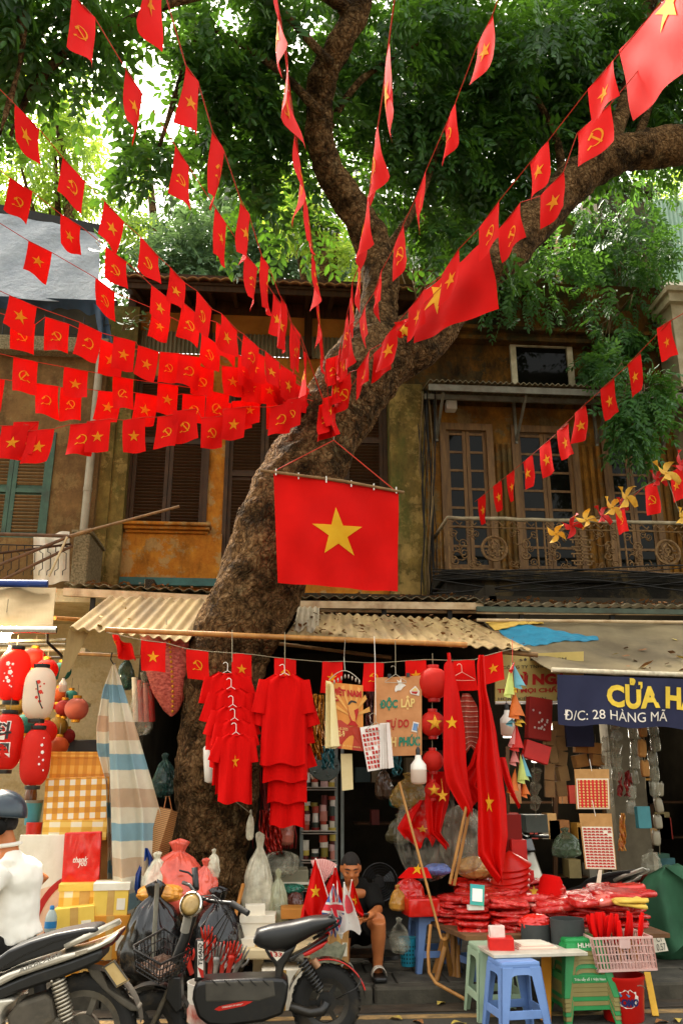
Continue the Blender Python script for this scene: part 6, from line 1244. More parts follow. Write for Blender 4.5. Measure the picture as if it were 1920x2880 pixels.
def disc(r,f,c):m=MB();m.grid(lambda u,v:Vector(f(.5+.36*v*cos(u*6.283),.42+.2*v*sin(u*6.283)))+Vector((0,-.006,0)),24,3);build(m,'red_disc',M('rose_disc','#d04a50',rough=.8),c)
handflag('white flag with a red disc, lowest in the bundle',[(2486,966,970),(2540,964,992),(2590,960,1010),(2614,952,1016),(2622,950,1012)],6.58,whf,.02,1.4,1,disc)
r=thing('paper_fan','pink paper fan sticking out of the flag bundle','fan',at(905,2500,6.85));m=MB();pc=at(900,2500,6.85);s_=mpp(900,2470,6.85)
m.sheet(lambda u,v:pc+Vector((v*78*s_*sin(-.35+1.0*u),.008*sin(u*60),v*78*s_*cos(-.35+1.0*u))),48,6,(0,.003,0));build(m,'leaf_paper',M('pink_paper','#e8b8b0','#dfa89f',sc=14,rough=.8),r);build(MB().tube([pc,pc+Vector((.05,0,-.12))],.006,5),'stick',bamboo,r)
boxpx('carton','tall brown carton with dark print behind the bike wheel','box',925,2602,980,2712,7.0,.25,kraft,.0);r=thing('wicker_tray','grey wavy fruit tray behind the rear mudguard','tray',at(925,2705,6.85));c=at(918,2708,6.9);s_=mpp(918,2708,6.9)
m=MB();m.grid(lambda u,v:c+Vector((cos(u*6.283)*(40+16*v)*s_,sin(u*6.283)*(26+8*v)*s_,v*(46+4*sin(u*50))*s_)),64,3,closeu=True);build(m,'woven_wall',M('grey_wicker','#9a9a80','#6f6f58',sc=20,rough=.7),r,smooth=True)
r=thing('standing_fan','black standing fan behind the seated man','fan',at(1068,2650,8.2));c=at(1066,2480,8.2);s_=mpp(1066,2480,8.2);T_=Matrix.Rotation(radians(90),3,'X')
for k in range(7):q=[c+Vector((cos(a*.314)*(50-6.5*k)*s_,-.04-.02*k*.5,sin(a*.314)*(50-6.5*k)*s_))for a in range(21)];build(MB().tube(q,.0025 if k else .008,5,caps=False),'guard_ring',blackplastic,r)
for k in range(3):
 a=k*2.094;build(MB().sheet(lambda u,v,a=a:c+Vector((cos(a+.7*v)*u*44*s_,.02*v,sin(a+.7*v)*u*44*s_)),5,4,(0,.006,0)),'blade',blackplastic,r)
build(MB().tube([c+Vector((0,.0,0)),c+Vector((0,.12,0))],.05,12),'motor',blackplastic,r);zf=at(1066,2480,8.2);build(MB().tube([zf+Vector((0,.1,0)),Vector((zf.x,zf.y+.1,KH+.03))],.018,8),'column',blackplastic,r);build(MB().lathe([(.2,0),(.19,.03),(.04,.05)],(zf.x,zf.y+.1,KH),20),'base',blackplastic,r,smooth='auto')
inm=[M('stock_%d'%i,c,rough=.7)for i,c in enumerate(('#4a2a1c','#5a4a30','#2a3a38','#5c1d16','#3a3530','#6a5a40','#1d3a3c','#4f3a1c'))];r=thing('stock_shelf','dim shelf of goods at the back of the flag shop','shelf',at(1080,2500,10.5))
for y in(2080,2200,2320):build(MB().box2(at(1000,y,10.8),at(1380,y,10.8)+Vector((0,.35,.03))),'board',darkwood,r)
for k in range(26):
 x=random.uniform(1000,1370);y=random.choice((2080,2200,2320));h=random.uniform(30,90);one(MB().box2(at(x,y,10.75),at(x+random.uniform(16,40),y-h,10.75)+Vector((0,.2,0))),'stock_carton',inm[k%8],'dim %s carton on the back shelf of the flag shop'%['brown','khaki','dark green','dark red','grey','tan','blue green','ochre'][k%8],'box',group='cartons on the back shelf')
for k,(x,y,w_,h,mt)in enumerate(((1080,2200,26,46,'b'),(1120,2240,30,30,'t'),(1125,2330,40,40,'k'),(1090,2120,30,40,'b'))):sack('plastic_bag',['dark brown bag hanging in the doorway','teal bag hanging in the doorway','khaki bag hanging above the fan','brown bag hanging highest in the doorway'][k],'bag',x,y,w_,h,8.9,{'b':plasticbag('brown_bag','#4a3626',0),'t':plasticbag('teal_bag','#1f6a66',0),'k':plasticbag('khaki_bag','#5a5236',0)}[mt],k,.2)
def stool(label,px,py,z0,Y,H,wt,wb,mat,rot=0,group='plastic stools',apron=True):
 p=at(px,py,Y);M4=Matrix.Translation((p.x,Y,z0))@Matrix.Rotation(rot,4,'Z');r=thing('plastic_stool',label,'stool',M=M4,group=group);a,b=wt/2,wb/2
 build(MB().box((0,0,H-.022),(wt,wt,.044)),'seat',mat,r,world=False,bevel=.014)
 def side(z):return a+(b-a)*(1-z/H)
 for sx in(-1,1):
  for sy in(-1,1):
   m=MB();t=.05
   for(dx,dy)in((1,0),(0,1)):
    def q(z,k):s_=side(z);wv=t*(1.25-.35*(1-z/H))*k;return Vector((sx*(s_-wv*dx),sy*(s_-wv*dy),z))
    A,B,C,D=q(0,0),q(0,1),q(H-.03,1.3),q(H-.03,0);th=Vector((0,-sy*.012,0))if dx else Vector((-sx*.012,0,0));m.prism([A,B,C,D],th)
   build(m,'leg',mat,r,world=False,bevel=.004)
 for k in range(4):
  Rm=Matrix.Rotation(k*pi/2,4,'Z');zs=H*.30;s_=side(zs);m=MB();m.prism([(-s_+.03,-s_+.002,zs-.02),(s_-.03,-s_+.002,zs-.02),(side(zs+.03)-.03,-side(zs+.03)+.002,zs+.03),(-side(zs+.03)+.03,-side(zs+.03)+.002,zs+.03)],(0,.012,0));m.v=[Rm@v for v in m.v];build(m,'stretcher',mat,r,world=False,bevel=.003)
  m=MB();n=10;top=[(-a+.03+(2*a-.06)*i/n,-side(H-.03)+.001,H-.035)for i in range(n+1)];bot=[(-a*.98+.03+(2*a*.98-.06)*i/n,-side(H-.1)+.001,H-.075-.05*abs(2*i/n-1)**4)for i in range(n+1)];m.prism(top+bot[::-1],(0,.01,0));m.v=[Rm@v for v in m.v];build(m,'apron',mat,r,world=False)
 return r
stool('blue stool in front, nearest the camera',1447,2790,0,6.28,.44,.27,.36,bluestool,.12);stool('mint green stool just behind the front blue stool',1392,2760,0,6.72,.46,.30,.38,mintstool,.05)
stool('blue stool in shade holding the red box',1215,2660,KH,7.75,.44,.3,.38,bluestool,.1);stool('blue stool half hidden under the table',1352,2700,KH,7.45,.4,.28,.34,bluestool,.3)
for k in range(7):stool('%s of seven nested %s stools beside the red bucket'%(['topmost','second from the top','third from the top','middle','third from the bottom','second from the bottom','lowest'][k],'green' if k in(0,4,6)else 'olive'),1632,2780,.165-.0275*k,6.6,.36,.27,.4,greenstool if k in(0,4,6)else olivestool,.04,group='nested stools')
p=at(1632,2780,6.6);r=bpy.data.objects['plastic_stool.004']
lettering(r,'HLHO',lambda u,v:Vector((p.x-.05+.12*u,6.448,.5-.03*v)),0,0,1,1,textwhite,-.004,.02);lettering(r,'Trâu sấy số 1 Việt Nam',lambda u,v:Vector((p.x-.11+.22*u,6.405,.295-.025*v)),0,0,1,1,textwhite,-.012,.01)
TZ=.46;tx0=at(1250,2620,7.4).x;tx1=at(1800,2620,7.4).x;tb=thing('stall_table','low bamboo trestle table under the heaps of red packets','table',(tx0+.8,7.45,0))
build(MB().prism([(tx0+.05,6.85,TZ),(tx1,6.85,TZ),(tx1,8.0,TZ),(tx0-.15,8.0,TZ)],(0,0,.03)),'top',M('old_plywood','#7a5430','#5d3f22',sc=5,rough=.8),tb)
for(a,b)in(((1262,2620,7.35),(1225,2762,7.3)),((1250,2640,7.3),(1272,2760,7.5)),((1272,2620,7.5),(1275,2768,7.45)),((1285,2620,7.55),(1288,2775,7.4)),((1250,2625,7.6),(1220,2740,7.6)),((1780,2640,7.2),(1790,2800,7.2))):build(MB().tube([at(*a),at(*b)],.022,9),'leg',bamboo,tb,smooth='auto')
one(MB().tube([at(1210,2600,7.2),at(1203,2680,7.15),at(1206,2735,7.1),at(1225,2765,7.05),at(1310,2812,6.95)],.013,8),'bamboo_stick',bamboo,'bent bamboo stick reaching down to the gutter','stick',smooth='auto')
build(MB().bar(at(1536,2688,6.7),at(1534,2872,6.5),.07,.03),'plank_leg',orangecard,tb,label='orange plank leg');build(MB().bar(at(1818,2735,6.75),at(1842,2858,6.6),.045,.02),'plank_leg',M('yellow_plank','#e0ae2e',rough=.6),tb,label='yellow slanting plank leg')
def pillow(m,c,sx,sy,sz,rot,ph):
 R3=Matrix.Rotation(rot,3,'Z')@Matrix.Rotation(random.gauss(0,.07),3,'X')@Matrix.Rotation(random.gauss(0,.07),3,'Y')
 m.blob(c,(1,1,1),16,8,fn=lambda d:1);n=9*16;base=len(m.v)-n
 for i in range(base,len(m.v)):
  d=m.v[i]-Vector(c);e=Vector([math.copysign(abs(x)**.42,x)for x in d]);w_=mnoise.noise(d*3.1+Vector((ph,0,0)));m.v[i]=Vector(c)+R3@Vector((e.x*sx,e.y*sy,e.z*sz*(1+.5*w_)+.012*w_))
def stack(label,px,Y,w_,dp,n,z0=TZ+.03,rot=0,mat=None,h=.026,group='stacks of film-wrapped red packets',name='packet_stack',top=None):
 x=at(px,2580,Y).x;r=thing(name,label,'packets',(x,Y,z0),group=group)
 for k in range(n):
  m=MB();pillow(m,(x+random.uniform(-.02,.02),Y+random.uniform(-.02,.02),z0+h*(k+.5)*.95),w_/2,dp/2,h*.62,rot+random.gauss(0,.2),k+px*.1);build(m,'packet',mat or redpack,r,smooth=True)
 return r
L_='film-wrapped red packets '
for a in((1280,7.85,.3,.3,5,'stack of %sat the back left of the table'),(1370,7.9,.32,.3,8,'stack of %sbehind the bamboo pair'),(1290,7.5,.34,.3,5,'stack of %sat the left table edge'),(1330,7.15,.26,.26,4,'leaning stack of %snearest the bamboo legs'),(1400,7.5,.34,.32,7,'glossy stack of %sunder the payment sign'),(1480,7.85,.34,.3,8,'tall stack of %sbehind the cone hats'),(1430,7.08,.3,.26,6,'banded stack of %sbehind the small red box'),(1530,7.4,.36,.32,5,'broad stack of %sin the middle of the table'),(1600,7.8,.34,.3,5,'stack of %sbehind the red bucket hat'),(1640,7.35,.36,.34,6,'pale stack of %sbehind the charcoal tubes'),(1740,7.3,.4,.36,7,'wide stack of %sat the right table end'),(1720,7.75,.36,.3,6,'stack of %sbefore the parked motorbike')):stack(a[5]%L_,a[0],a[1],a[2],a[3],int(a[4]*1.35)+1,rot=random.uniform(-.3,.3))
stack('pale pink packets lying across the middle stack',1515,7.25,.26,.2,2,TZ+.17,.2,plasticbag('pink_white_packet','#d98f80',0,.2,20));stack('yellow banded red packets at the right table end',1765,7.05,.26,.2,2,TZ+.2,-.1,yellowcard);stack('crumpled dark red packets at the table back',1340,8.0,.4,.3,3,TZ+.22,.1,redbag)
for k in range(26):
 x=random.uniform(1270,1790);Y=random.uniform(7.0,7.8);stack('loose red packet thrown on the heap',x,Y,random.uniform(.2,.34),random.uniform(.16,.26),1,TZ+random.uniform(.16,.26),random.uniform(-1,1),None if k%4 else plasticbag('blush_film_%d'%(k%3),['#d4685a','#c93a2e','#dd9a86'][k%3],0,.15,24),.04,'loose packets on the heap','loose_packet')
r=thing('cone_hats','pile of red cone hats on the table','hats',at(1430,2510,7.7));c=at(1432,2505,7.6)
for k in range(5):build(MB().lathe([(.17,0),(.172,.006),(.10,.06),(.012,.125),(.0,.126)],c+Vector((.012*k,.02*k,.045*k)),28,Matrix.Rotation(-.28+.03*k,3,'Y')@Matrix.Rotation(.15,3,'X')),'hat',M('red_lacquer','#c01408','#a81006',sc=4,rough=.3),r,smooth='auto')
r=thing('bucket_hat','soft red bucket hat on top of bagged goods','hat',at(1545,2535,7.5));c=at(1545,2530,7.5);build(MB().lathe([(.15,-.03),(.155,-.02),(.11,.045),(.1,.05),(.092,.15),(.07,.185),(.0,.19)],c,32,Matrix.Rotation(.15,3,'Y')),'felt',redshirt,r,smooth=True);sack('plastic_bag','clear bag of red goods under the bucket hat','bag',1575,2545,52,45,7.45,plasticbag('red_clear_bag','#c8483a',.15),3,.2)
r,f,c=sheetthing('folded_flag','folded red cloth with a yellow star corner on the table','flag',[(1440,2500),(1510,2500),(1515,2545),(1425,2545)],(7.6,7.6,7.2,7.2),redsatin,.03,.01,10,6,part='cloth');build(emblem(f,'s',.2,.4,.85,.2,off=.006,n=1),'star',yellowc,c)
r,f,c=sheetthing('folded_flag','folded star flag poking from the plastic bag','flag',[(1150,2440),(1200,2440),(1215,2470),(1120,2470)],(7.5,7.5,7.4,7.4),redsatin,.03,.01,8,4,part='cloth');build(emblem(f,'s',.24,.6,.5,.2,off=.006,n=1),'star',yellowc,c)
r=boxpx('red_box','red film-wrapped box on the shaded blue stool','box',1148,2528,1240,2580,7.45,.25,redfilm,.12,bev=.012);boxpx('red_box','small red box with a pale base on the white board','box',1376,2640,1444,2676,6.4,.16,redcard,-.15,bev=.004);boxpx('white_packet','white packet with pink print in the small red box','packet',1378,2604,1420,2648,6.45,.05,plasticbag('floral_packet','#e0c4b8',0,.3,30),.1)
boxpx('card_tray','pale card tray under the small red box','tray',1374,2676,1448,2690,6.38,.2,M('pink_card','#e0a898',rough=.6),-.15)
wb_=boxpx('white_board','white board laid across the front stools','board',1384,2682,1656,2692,6.28,.36,M('dull_white_board','#cfc6b4','#b8ae9a',sc=5,rough=.5,dirt=.4),.07,bev=.003)
for k in range(6):boxpx('paper_sheaf','sheaf of paper fans on the white board, layer %s'%['one','two','three','four','five','six'][k],'paper',1450+3*k,2676-4*k,1590-8*k,2680-4*k,6.4+.01*k,.2,whitecard if k%2 else M('rosy_paper','#dcb8a8',rough=.7),.05*(k%3),group='paper sheaves on the white board',bev=0)
for(x0,x1,y0,y1,Y,lb)in((1466,1548,2604,2650,6.75,'shorter charcoal tube box on the white board'),(1550,1644,2592,2652,6.65,'taller charcoal tube box on the white board')):
 c=at((x0+x1)/2,y1,Y);s_=mpp((x0+x1)/2,y1,Y);rr=(x1-x0)/2*s_;h=(y1-y0)*s_*1.05;one(MB().lathe([(rr,0),(rr,h),(rr*.95,h),(rr*.94,.02)],c,32),'tube_box',darkfelt,lb,'tube',smooth='auto')
sack('plastic_bag','shiny red cellophane filling the shorter tube','bag',1506,2596,44,24,6.75,redbag,5,.3)
r=thing('payment_sign','teal and white payment stand among the red packets','sign',at(1342,2555,7.05));f=quadfn([(1322,2486),(1362,2490),(1360,2548),(1321,2544)],(7.05,7.05,6.98,6.98));build(MB().sheet(f,2,2,(0,.012,0)),'frame',M('teal_card','#2f8f94','#2a9a78',sc=9,rough=.35),r);f2=lambda u,v:f(.14+.72*u,.2+.62*v)+Vector((0,-.004,0));build(MB().sheet(f2,2,2,(0,.003,0)),'white_panel',whiteplastic,r);build(MB().box2(at(1316,2560,7.0),at(1360,2546,7.0)+Vector((0,.05,0))),'foot',whiteplastic,r)
r=thing('detergent_bucket','red detergent bucket with orange splashes and a white badge','bucket',at(1755,2880,6.55));c=at(1755,2878,6.55);c.z=0;s_=mpp(1755,2800,6.55);H=at(1755,2738,6.55).z
bk=build(MB().lathe([(52*s_,0),(54*s_,.01),(63*s_,H-.03),(66*s_,H-.02),(66*s_,H),(62*s_,H),(52*s_,.03)],c,36),'tub',M('red_bucket_plastic','#c3170c','#b5130a',sc=3,rough=.35),r,smooth='auto')
def bsurf(u,v):a=-pi/2+(u-.5)*2.6;z=H*(1-v);rr=(52+11*z/H)*s_+.002;return c+Vector((rr*cos(a),rr*sin(a),z))
m=MB()
for k in range(90):
 a=random.uniform(0,6.283);q=abs(random.gauss(.27,.07));cu=.47+q*cos(a)*1.0;cv=.45+q*sin(a)*.95;rr=random.uniform(.012,.045)
 i=len(m.v);n=random.randint(4,7);m.v+=[Vector(bsurf(cu+rr*cos(j*6.283/n)*random.uniform(.6,1.2),cv+rr*sin(j*6.283/n)*random.uniform(.6,1.2)))for j in range(n)];m.face(list(range(i,i+n)))
o=build(m,'splash_print',M('orange_splash_print','#e59a22','#d67f14',sc=20,rough=.4),bk);o['kind']='stuff'
m=MB();m.v=[Vector(bsurf(.46+(.2+.02*sin(j*2.2))*cos(j*.2618),.47+(.2+.03*sin(j*3.1))*sin(j*.2618)))for j in range(24)];m.v=[v+(v-c).normalized()*.003 for v in m.v];m.face(list(range(24)));build(m,'badge',textwhite,bk)
lettering(bk,'OMO',lambda u,v:bsurf(u,v)+Vector((0,-.006,0)),.33,.45,.66,.62,M('navy_lettering','#1d2358',rough=.5),-.002,.06);m=MB()
for(u0,v0,u1,v1)in((.3,.3,.36,.42),(.42,.34,.5,.42),(.28,.5,.33,.58)):m.prism([bsurf(u0,v0)+Vector((0,-.006,0)),bsurf(u1,v1-.04)+Vector((0,-.006,0)),bsurf(u1-.03,v1)+Vector((0,-.006,0))],(0,.002,0))
build(m,'droplet_print',M('sky_blue_print','#3c86b5',rough=.5),bk);build(MB().tube([c+Vector((62*s_*cos(a),62*s_*sin(a),H-.05-.07*sin(max(0,a+.9))))for a in[(-1.2+.2*i)for i in range(9)]],.004,5),'handle',wire,r)
r=thing('pink_basket','pale pink slotted basket of red flags on the bucket','basket',at(1750,2735,6.55));a0=at(1664,2640,6.4);a1=at(1832,2636,6.4);b0=at(1682,2732,6.42);b1=at(1846,2726,6.42)
def bside(P0,P1,Q0,Q1,nx,nz):
 for i in range(nx+1):u=i/nx;build(MB().bar(P0.lerp(P1,u),Q0.lerp(Q1,u),.008,.008),'slat',pinkbasket,r)
 for j in range(nz+1):v=j/nz;build(MB().bar(P0.lerp(Q0,v),P1.lerp(Q1,v),.012 if j in(0,nz)else .007,.014 if j in(0,nz)else .007),'rail',pinkbasket,r)
dd=Vector((0,.34,0));bside(a0,a1,b0,b1,18,4);bside(a0+dd,a1+dd,b0+dd*.9,b1+dd*.9,12,3);bside(a0,a0+dd,b0,b0+dd*.9,8,3);bside(a1,a1+dd,b1,b1+dd*.9,8,3);build(MB().prism([b0,b1,b1+dd*.9,b0+dd*.9],(0,0,.01)),'floor',pinkbasket,r)
build(MB().box2(a0.lerp(a1,.44).lerp(b0.lerp(b1,.44),.04)+Vector((0,-.008,0)),a0.lerp(a1,.6).lerp(b0.lerp(b1,.6),.32)+Vector((0,.006,0))),'name_plate',pinkbasket,r)
for k in range(26):
 u=random.uniform(.08,.92);p=b0.lerp(b1,u)+Vector((0,random.uniform(.05,.28),.03));q=p+Vector((random.uniform(-.08,.08),random.uniform(-.05,.05),random.uniform(.24,.3)));t_=thing('hand_flag','rolled red hand flag standing in the pink basket','flag',p,group='rolled flags in the pink basket');build(MB().tube([p,q],.004,5),'stick',bamboo,t_);build(MB().tube([p.lerp(q,.45),p.lerp(q,.75),q+Vector((0,0,.03))],[.014,.03,.02],7,flat=.5),'cloth',redshirt,t_,smooth=True)
for k,(px_,w_)in enumerate(((1250,0),)):pass
def stars(r,f,c,*L):
 for(cu,cv,su,sv,*rt)in L:build(emblem(f,'s',su,sv,cu,cv,off=.012,n=2,rot=rt[0]if rt else 0),'star',yellowc,c)
r,f,c=drape('draped_flag','long star flag knotted at the awning, left of the pair','flag',[(1836,1256,1266),(1856,1258,1268),(1870,1246,1274),(1905,1250,1280),(1950,1247,1290),(2050,1246,1305),(2150,1246,1310),(2200,1255,1316),(2260,1290,1330),(2290,1312,1328)],7.2,1.1,.028,redsatin,34,44,.6);stars(r,f,c,(.4,.435,.3,.044))
r,f,c=drape('draped_flag','tall folded star flag reaching down to the packets','flag',[(1842,1345,1360),(1870,1340,1362),(1940,1343,1368),(1980,1346,1378),(2050,1345,1392),(2150,1335,1410),(2250,1340,1425),(2350,1340,1430),(2400,1342,1422),(2440,1370,1415),(2475,1402,1410)],7.15,1.7,.04,redsatin,44,50,2);stars(r,f,c,(.42,.66,.16,.05))
drape('draped_flag','plain red flag spreading between the two star flags','flag',[(1990,1372,1380),(2060,1350,1395),(2150,1318,1405),(2210,1262,1412),(2240,1300,1400),(2260,1318,1380)],7.28,3,.03,redsatin,40,30,1);drape('draped_flag','pointed red flag tip behind the paper cones','flag',[(2130,1398,1420),(2200,1420,1440),(2240,1438,1452),(2270,1458,1461)],7.3,1,.02,redsatin,12,14)
drape('draped_flag','small red pennant hanging under the lantern chain','flag',[(2170,1200,1270),(2260,1195,1262),(2340,1205,1240),(2380,1250,1262)],7.45,2,.03,redsatin,20,16)
r,f,c=drape('bagged_flags','red star flag stuffed inside the clear plastic bag','flag',[(2250,1180,1200),(2290,1140,1222),(2330,1118,1230),(2360,1140,1225),(2372,1165,1215)],7.55,2,.05,redsatin,24,18);stars(r,f,c,(.62,.68,.14,.1))
sack('plastic_bag','huge clear plastic bag behind the bamboo sticks','bag',1200,2340,84,125,7.75,bigclear,3,.12,knot=False);sack('plastic_bag','clear film bag of yellow toys at the top left','bag',1150,2225,52,50,7.8,plasticbag('yellow_toy_bag','#8a6a24',.35),8,.25);sack('plastic_bag','clear film bunched behind the tall star flag','bag',1300,2360,60,90,7.8,clearbag,6,.25,knot=False);sack('plastic_bag','gold wrapped goods behind the bamboo pair','bag',1340,2440,55,30,7.9,plasticbag('gold_film','#c79a58',0),4,.3);sack('plastic_bag','red film-wrapped bundle at the far left of the stall','bag',1150,2500,48,42,7.75,redbag,2,.2);sack('plastic_bag','yellow film-wrapped bundle beside the red box','bag',1118,2525,24,34,7.6,plasticbag('amber_film','#c08a3a',.1),7,.2);sack('plastic_bag','blue and red foil packet on the heap','bag',1230,2445,36,16,7.6,plasticbag('blue_foil','#5a6aa0',0),5,.3)
for(lb,a,b,w_,mt)in(('thin bamboo stick leaning at the left of the stall',(1122,2200,7.1),(1240,2640,6.95),.01,bamboo),('left stick of the bamboo pair',(1312,2262,7.2),(1264,2486,7.2),.013,bamboo),('right stick of the bamboo pair',(1324,2258,7.24),(1276,2490,7.24),.013,bamboo),('dark pole with a gold band behind the bamboo pair',(1268,1850,7.9),(1272,2460,7.9),.018,darkwood)):pole('bamboo_stick',lb,[a,b],w_,mt,mt is bamboo)
sack('plastic_bag','crumpled grey bag hanging from the shaded stool','bag',1122,2630,30,46,7.5,clearbag,9,.25);r=thing('cyan_basket','cyan perforated basket beside the shaded stool','basket',at(1145,2720,7.7));c=at(1148,2716,7.7);s_=mpp(1148,2716,7.7);build(MB().lathe([(20*s_,0),(27*s_,.2),(28*s_,.21),(25*s_,.2),(18*s_,.01)],c,24),'tub',cyanp,r,smooth='auto')
for k in range(30):a=-2.6+(k%6)*.36;z=.03+.03*(k//6);rr=(20+7*z/.2)*s_+.001;build(MB().lathe([(0.0001,.001),(.007,.001)],c+Vector((rr*cos(a),rr*sin(a),z)),8,Matrix.Rotation(a+pi/2,3,'Z')@Matrix.Rotation(pi/2,3,'X')),'hole',blackplastic,r)
def sboard(label,c4,Y,nx,ny,kind):
 r,f,c=sheetthing('sticker_board',label,'board',c4,Y,kraft,.006,0,2,2,part='card');g=lambda u,v:f(.03+.94*u,.24+.75*v)+Vector((0,-.004,0));build(MB().sheet(g,2,2,(0,.002,0)),'white_sheet',whitecard,r)
 if kind=='dot':
  build(MB().sheet(lambda u,v:g(.04+.92*u,.04+.92*v)+Vector((0,-.003,0)),2,2,(0,.002,0)),'red_sheet',redcard,r)
  for i in range(nx):
   for j in range(ny):p=g((i+.7)/(nx+.4),(j+.7)/(ny+.4))+Vector((0,-.007,0));build(DOT,'dot',None,r,world=False).location=p-r.location
 else:
  for i in range(nx):
   for j in range(ny):
    if(i,j)in((5,1),(6,2)):continue
    u,v=(i+.25)/(nx+.4),(j+.4)/(ny+.6);q=[g(u,v+.012),g(u+.055,v),g(u+.11,v+.012),g(u+.115,v+.05),g(u+.06,v+.04),g(u+.005,v+.05)];build(MB().prism([Vector(x)+Vector((0,-.004,0))for x in q],(0,.002,0)),'flag_sticker',textred,r)
 build(MB().tube([f(.45,-.25),f(.5,.05)],.003,5),'string',whiteplastic,r);return r,f
DOT=MB().lathe([(.0001,0),(.009,0)],(0,0,0),8,Matrix.Rotation(pi/2,3,'X')).mesh('dot');DOT.materials.append(textcream)
sboard('upper kraft card with a red dotted sticker sheet',[(1614,2163),(1711,2163),(1715,2276),(1620,2276)],7.45,8,10,'dot');r,f=sboard('lower kraft card with rows of small flag stickers',[(1627,2288),(1718,2288),(1733,2446),(1645,2444)],7.4,7,14,'flag');build(MB().sheet(quadfn([(1682,2446),(1692,2446),(1688,2484),(1676,2482)],7.4),2,4,(0,.002,0)),'paper_tail',whitecard,r)
r=thing('paper_bunting','chain of coloured paper cones in lime, orange, pink and blue','bunting',at(1440,2240,7.35));pc={n:M('paper_'+n,h,rough=.6,transl=.25)for n,h in(('lime','#cdd873'),('sky','#6fb2bd'),('orange','#e2762a'),('yellow','#e2b23a'),('pink','#e08a80'),('red','#cf2415'),('plum','#6a2a3a'))}
for(x0,y0,x1,y1,w_,n)in((1437,1862,1430,1960,32,'lime'),(1440,1862,1462,1935,34,'sky'),(1446,1860,1436,1890,14,'red'),(1450,1905,1450,1945,16,'yellow'),(1444,1940,1452,2020,48,'orange'),(1446,2000,1462,2040,34,'yellow'),(1440,2020,1435,2040,30,'sky'),(1452,2000,1456,2030,24,'plum'),(1452,2040,1452,2110,42,'red'),(1448,2040,1440,2100,26,'pink'),(1444,2105,1446,2150,30,'pink'),(1462,2120,1470,2200,36,'lime'),(1468,2120,1482,2190,24,'sky'),(1448,2160,1440,2230,36,'orange'),(1470,2190,1478,2240,26,'orange')):
 A=at(x0,y0,7.4);B=at(x1,y1,7.35);s_=mpp(x0,y0,7.4);ax=B-A;m=MB();m.grid(lambda u,v:A+ax*v+Vector((cos(u*5.2-.4)*w_*.5*s_*v,-abs(sin(u*5.2-.4))*w_*.4*s_*v,.02*v*sin(u*4))),16,6);build(m,'paper_cone',pc[n],r,smooth=True)
build(MB().tube([at(1440,1800,7.5),at(1440,1862,7.4),at(1448,2050,7.42),at(1466,2240,7.4)],.003,5),'cord',cord,r)
r=thing('coat_hanger','empty pink-white hanger beside the first star flag','hanger',at(1300,1920,7.3));hanger(r,1298,1890,7.3,.11,M('rosy_wire','#e0a890',rough=.5))
r,f,c=drape('gift_wrap','clear bag of heart-patterned wrap behind the star flags','wrap',[(1950,1300,1320),(1985,1290,1340),(2000,1290,1342),(2100,1294,1340),(2110,1300,1335)],7.6,1.5,.03,uvramp('heart_wrap',1,[(0,'#a04a3a'),(.5,'#d8b8a4'),(.62,'#a33a2a')],repeat=11),16,20)
def prof(pts,Y,hw,taper=None):
 """side outline in photo pixels at depth Y -> solid of half width hw centred on Y"""
 P=[at(x,y,Y)for x,y in pts];m=MB();m.prism([p+Vector((0,-hw,0))for p in P],(0,2*hw,0));return m
def wheel(root,c,R,w_,rimR,spokes,hubm=greym,axis='Y',disc=True):
 t=MB();T3=Matrix.Rotation(pi/2,3,'X');k=R-rimR
 t.lathe([(rimR,-w_*.35),(rimR+k*.45,-w_*.5),(R-k*.25,-w_*.45),(R,-w_*.18),(R,w_*.18),(R-k*.25,w_*.45),(rimR+k*.45,w_*.5),(rimR,w_*.35)],c,48,T3,caps=False);ty=build(t,'tyre',rubber,root,smooth=True)
 for i in range(28):
  a=i*2*pi/28;d=Vector((cos(a),0,sin(a)));tg=Vector((-sin(a),0,cos(a)))
  for s_ in(-1,1):build(MB().bar(c+d*(R-.002)+Vector((0,s_*w_*.06,0)),c+d*(R-.006)+tg*.025*1+Vector((0,s_*w_*.42,0)),.012,.01),'tread_block',rubber,ty)
 rm=MB();rm.lathe([(rimR,-w_*.36),(rimR+.008,-w_*.38),(rimR-.02,-w_*.3),(rimR-.025,w_*.3),(rimR+.008,w_*.38),(rimR,w_*.36)],c,40,T3,caps=False);rm_=build(rm,'rim',hubm,root,smooth='auto')
 for i in range(spokes):a=i*2*pi/spokes;d=Vector((cos(a),0,sin(a)));build(MB().bar(c+d*.03,c+d*(rimR-.01),.03,w_*.3,up=(0,1,0)),'spoke',hubm,rm_)
 build(MB().lathe([(.0,-w_*.5),(.03,-w_*.5),(.06,-w_*.38),(rimR*.45,-w_*.3),(rimR*.45,w_*.3),(0.0,w_*.3)],c,28,T3),'hub',hubm,root,smooth='auto')
def spring(root,a,b,r,n,th=.006,mat=None):
 a=Vector(a);b=Vector(b);d=(b-a);x=d.orthogonal().normalized();y=d.normalized().cross(x);build(MB().tube([a+d*(i/(n*10))+x*r*cos(i*.628)+y*r*sin(i*.628)for i in range(n*10+1)],th,6),'spring',mat or wire,root,smooth=True);build(MB().tube([a-d*.08,b+d*.08],r*.55,8),'shock_rod',greym,root,smooth='auto')
SY=5.3
sco=thing('motor_scooter','silver and black scooter with a dusty rear wheel at the left edge','motorbike',(at(60,2900,SY).x,SY,0))
wheel(sco,at(232,2902,SY),.285,.10,.2,5)
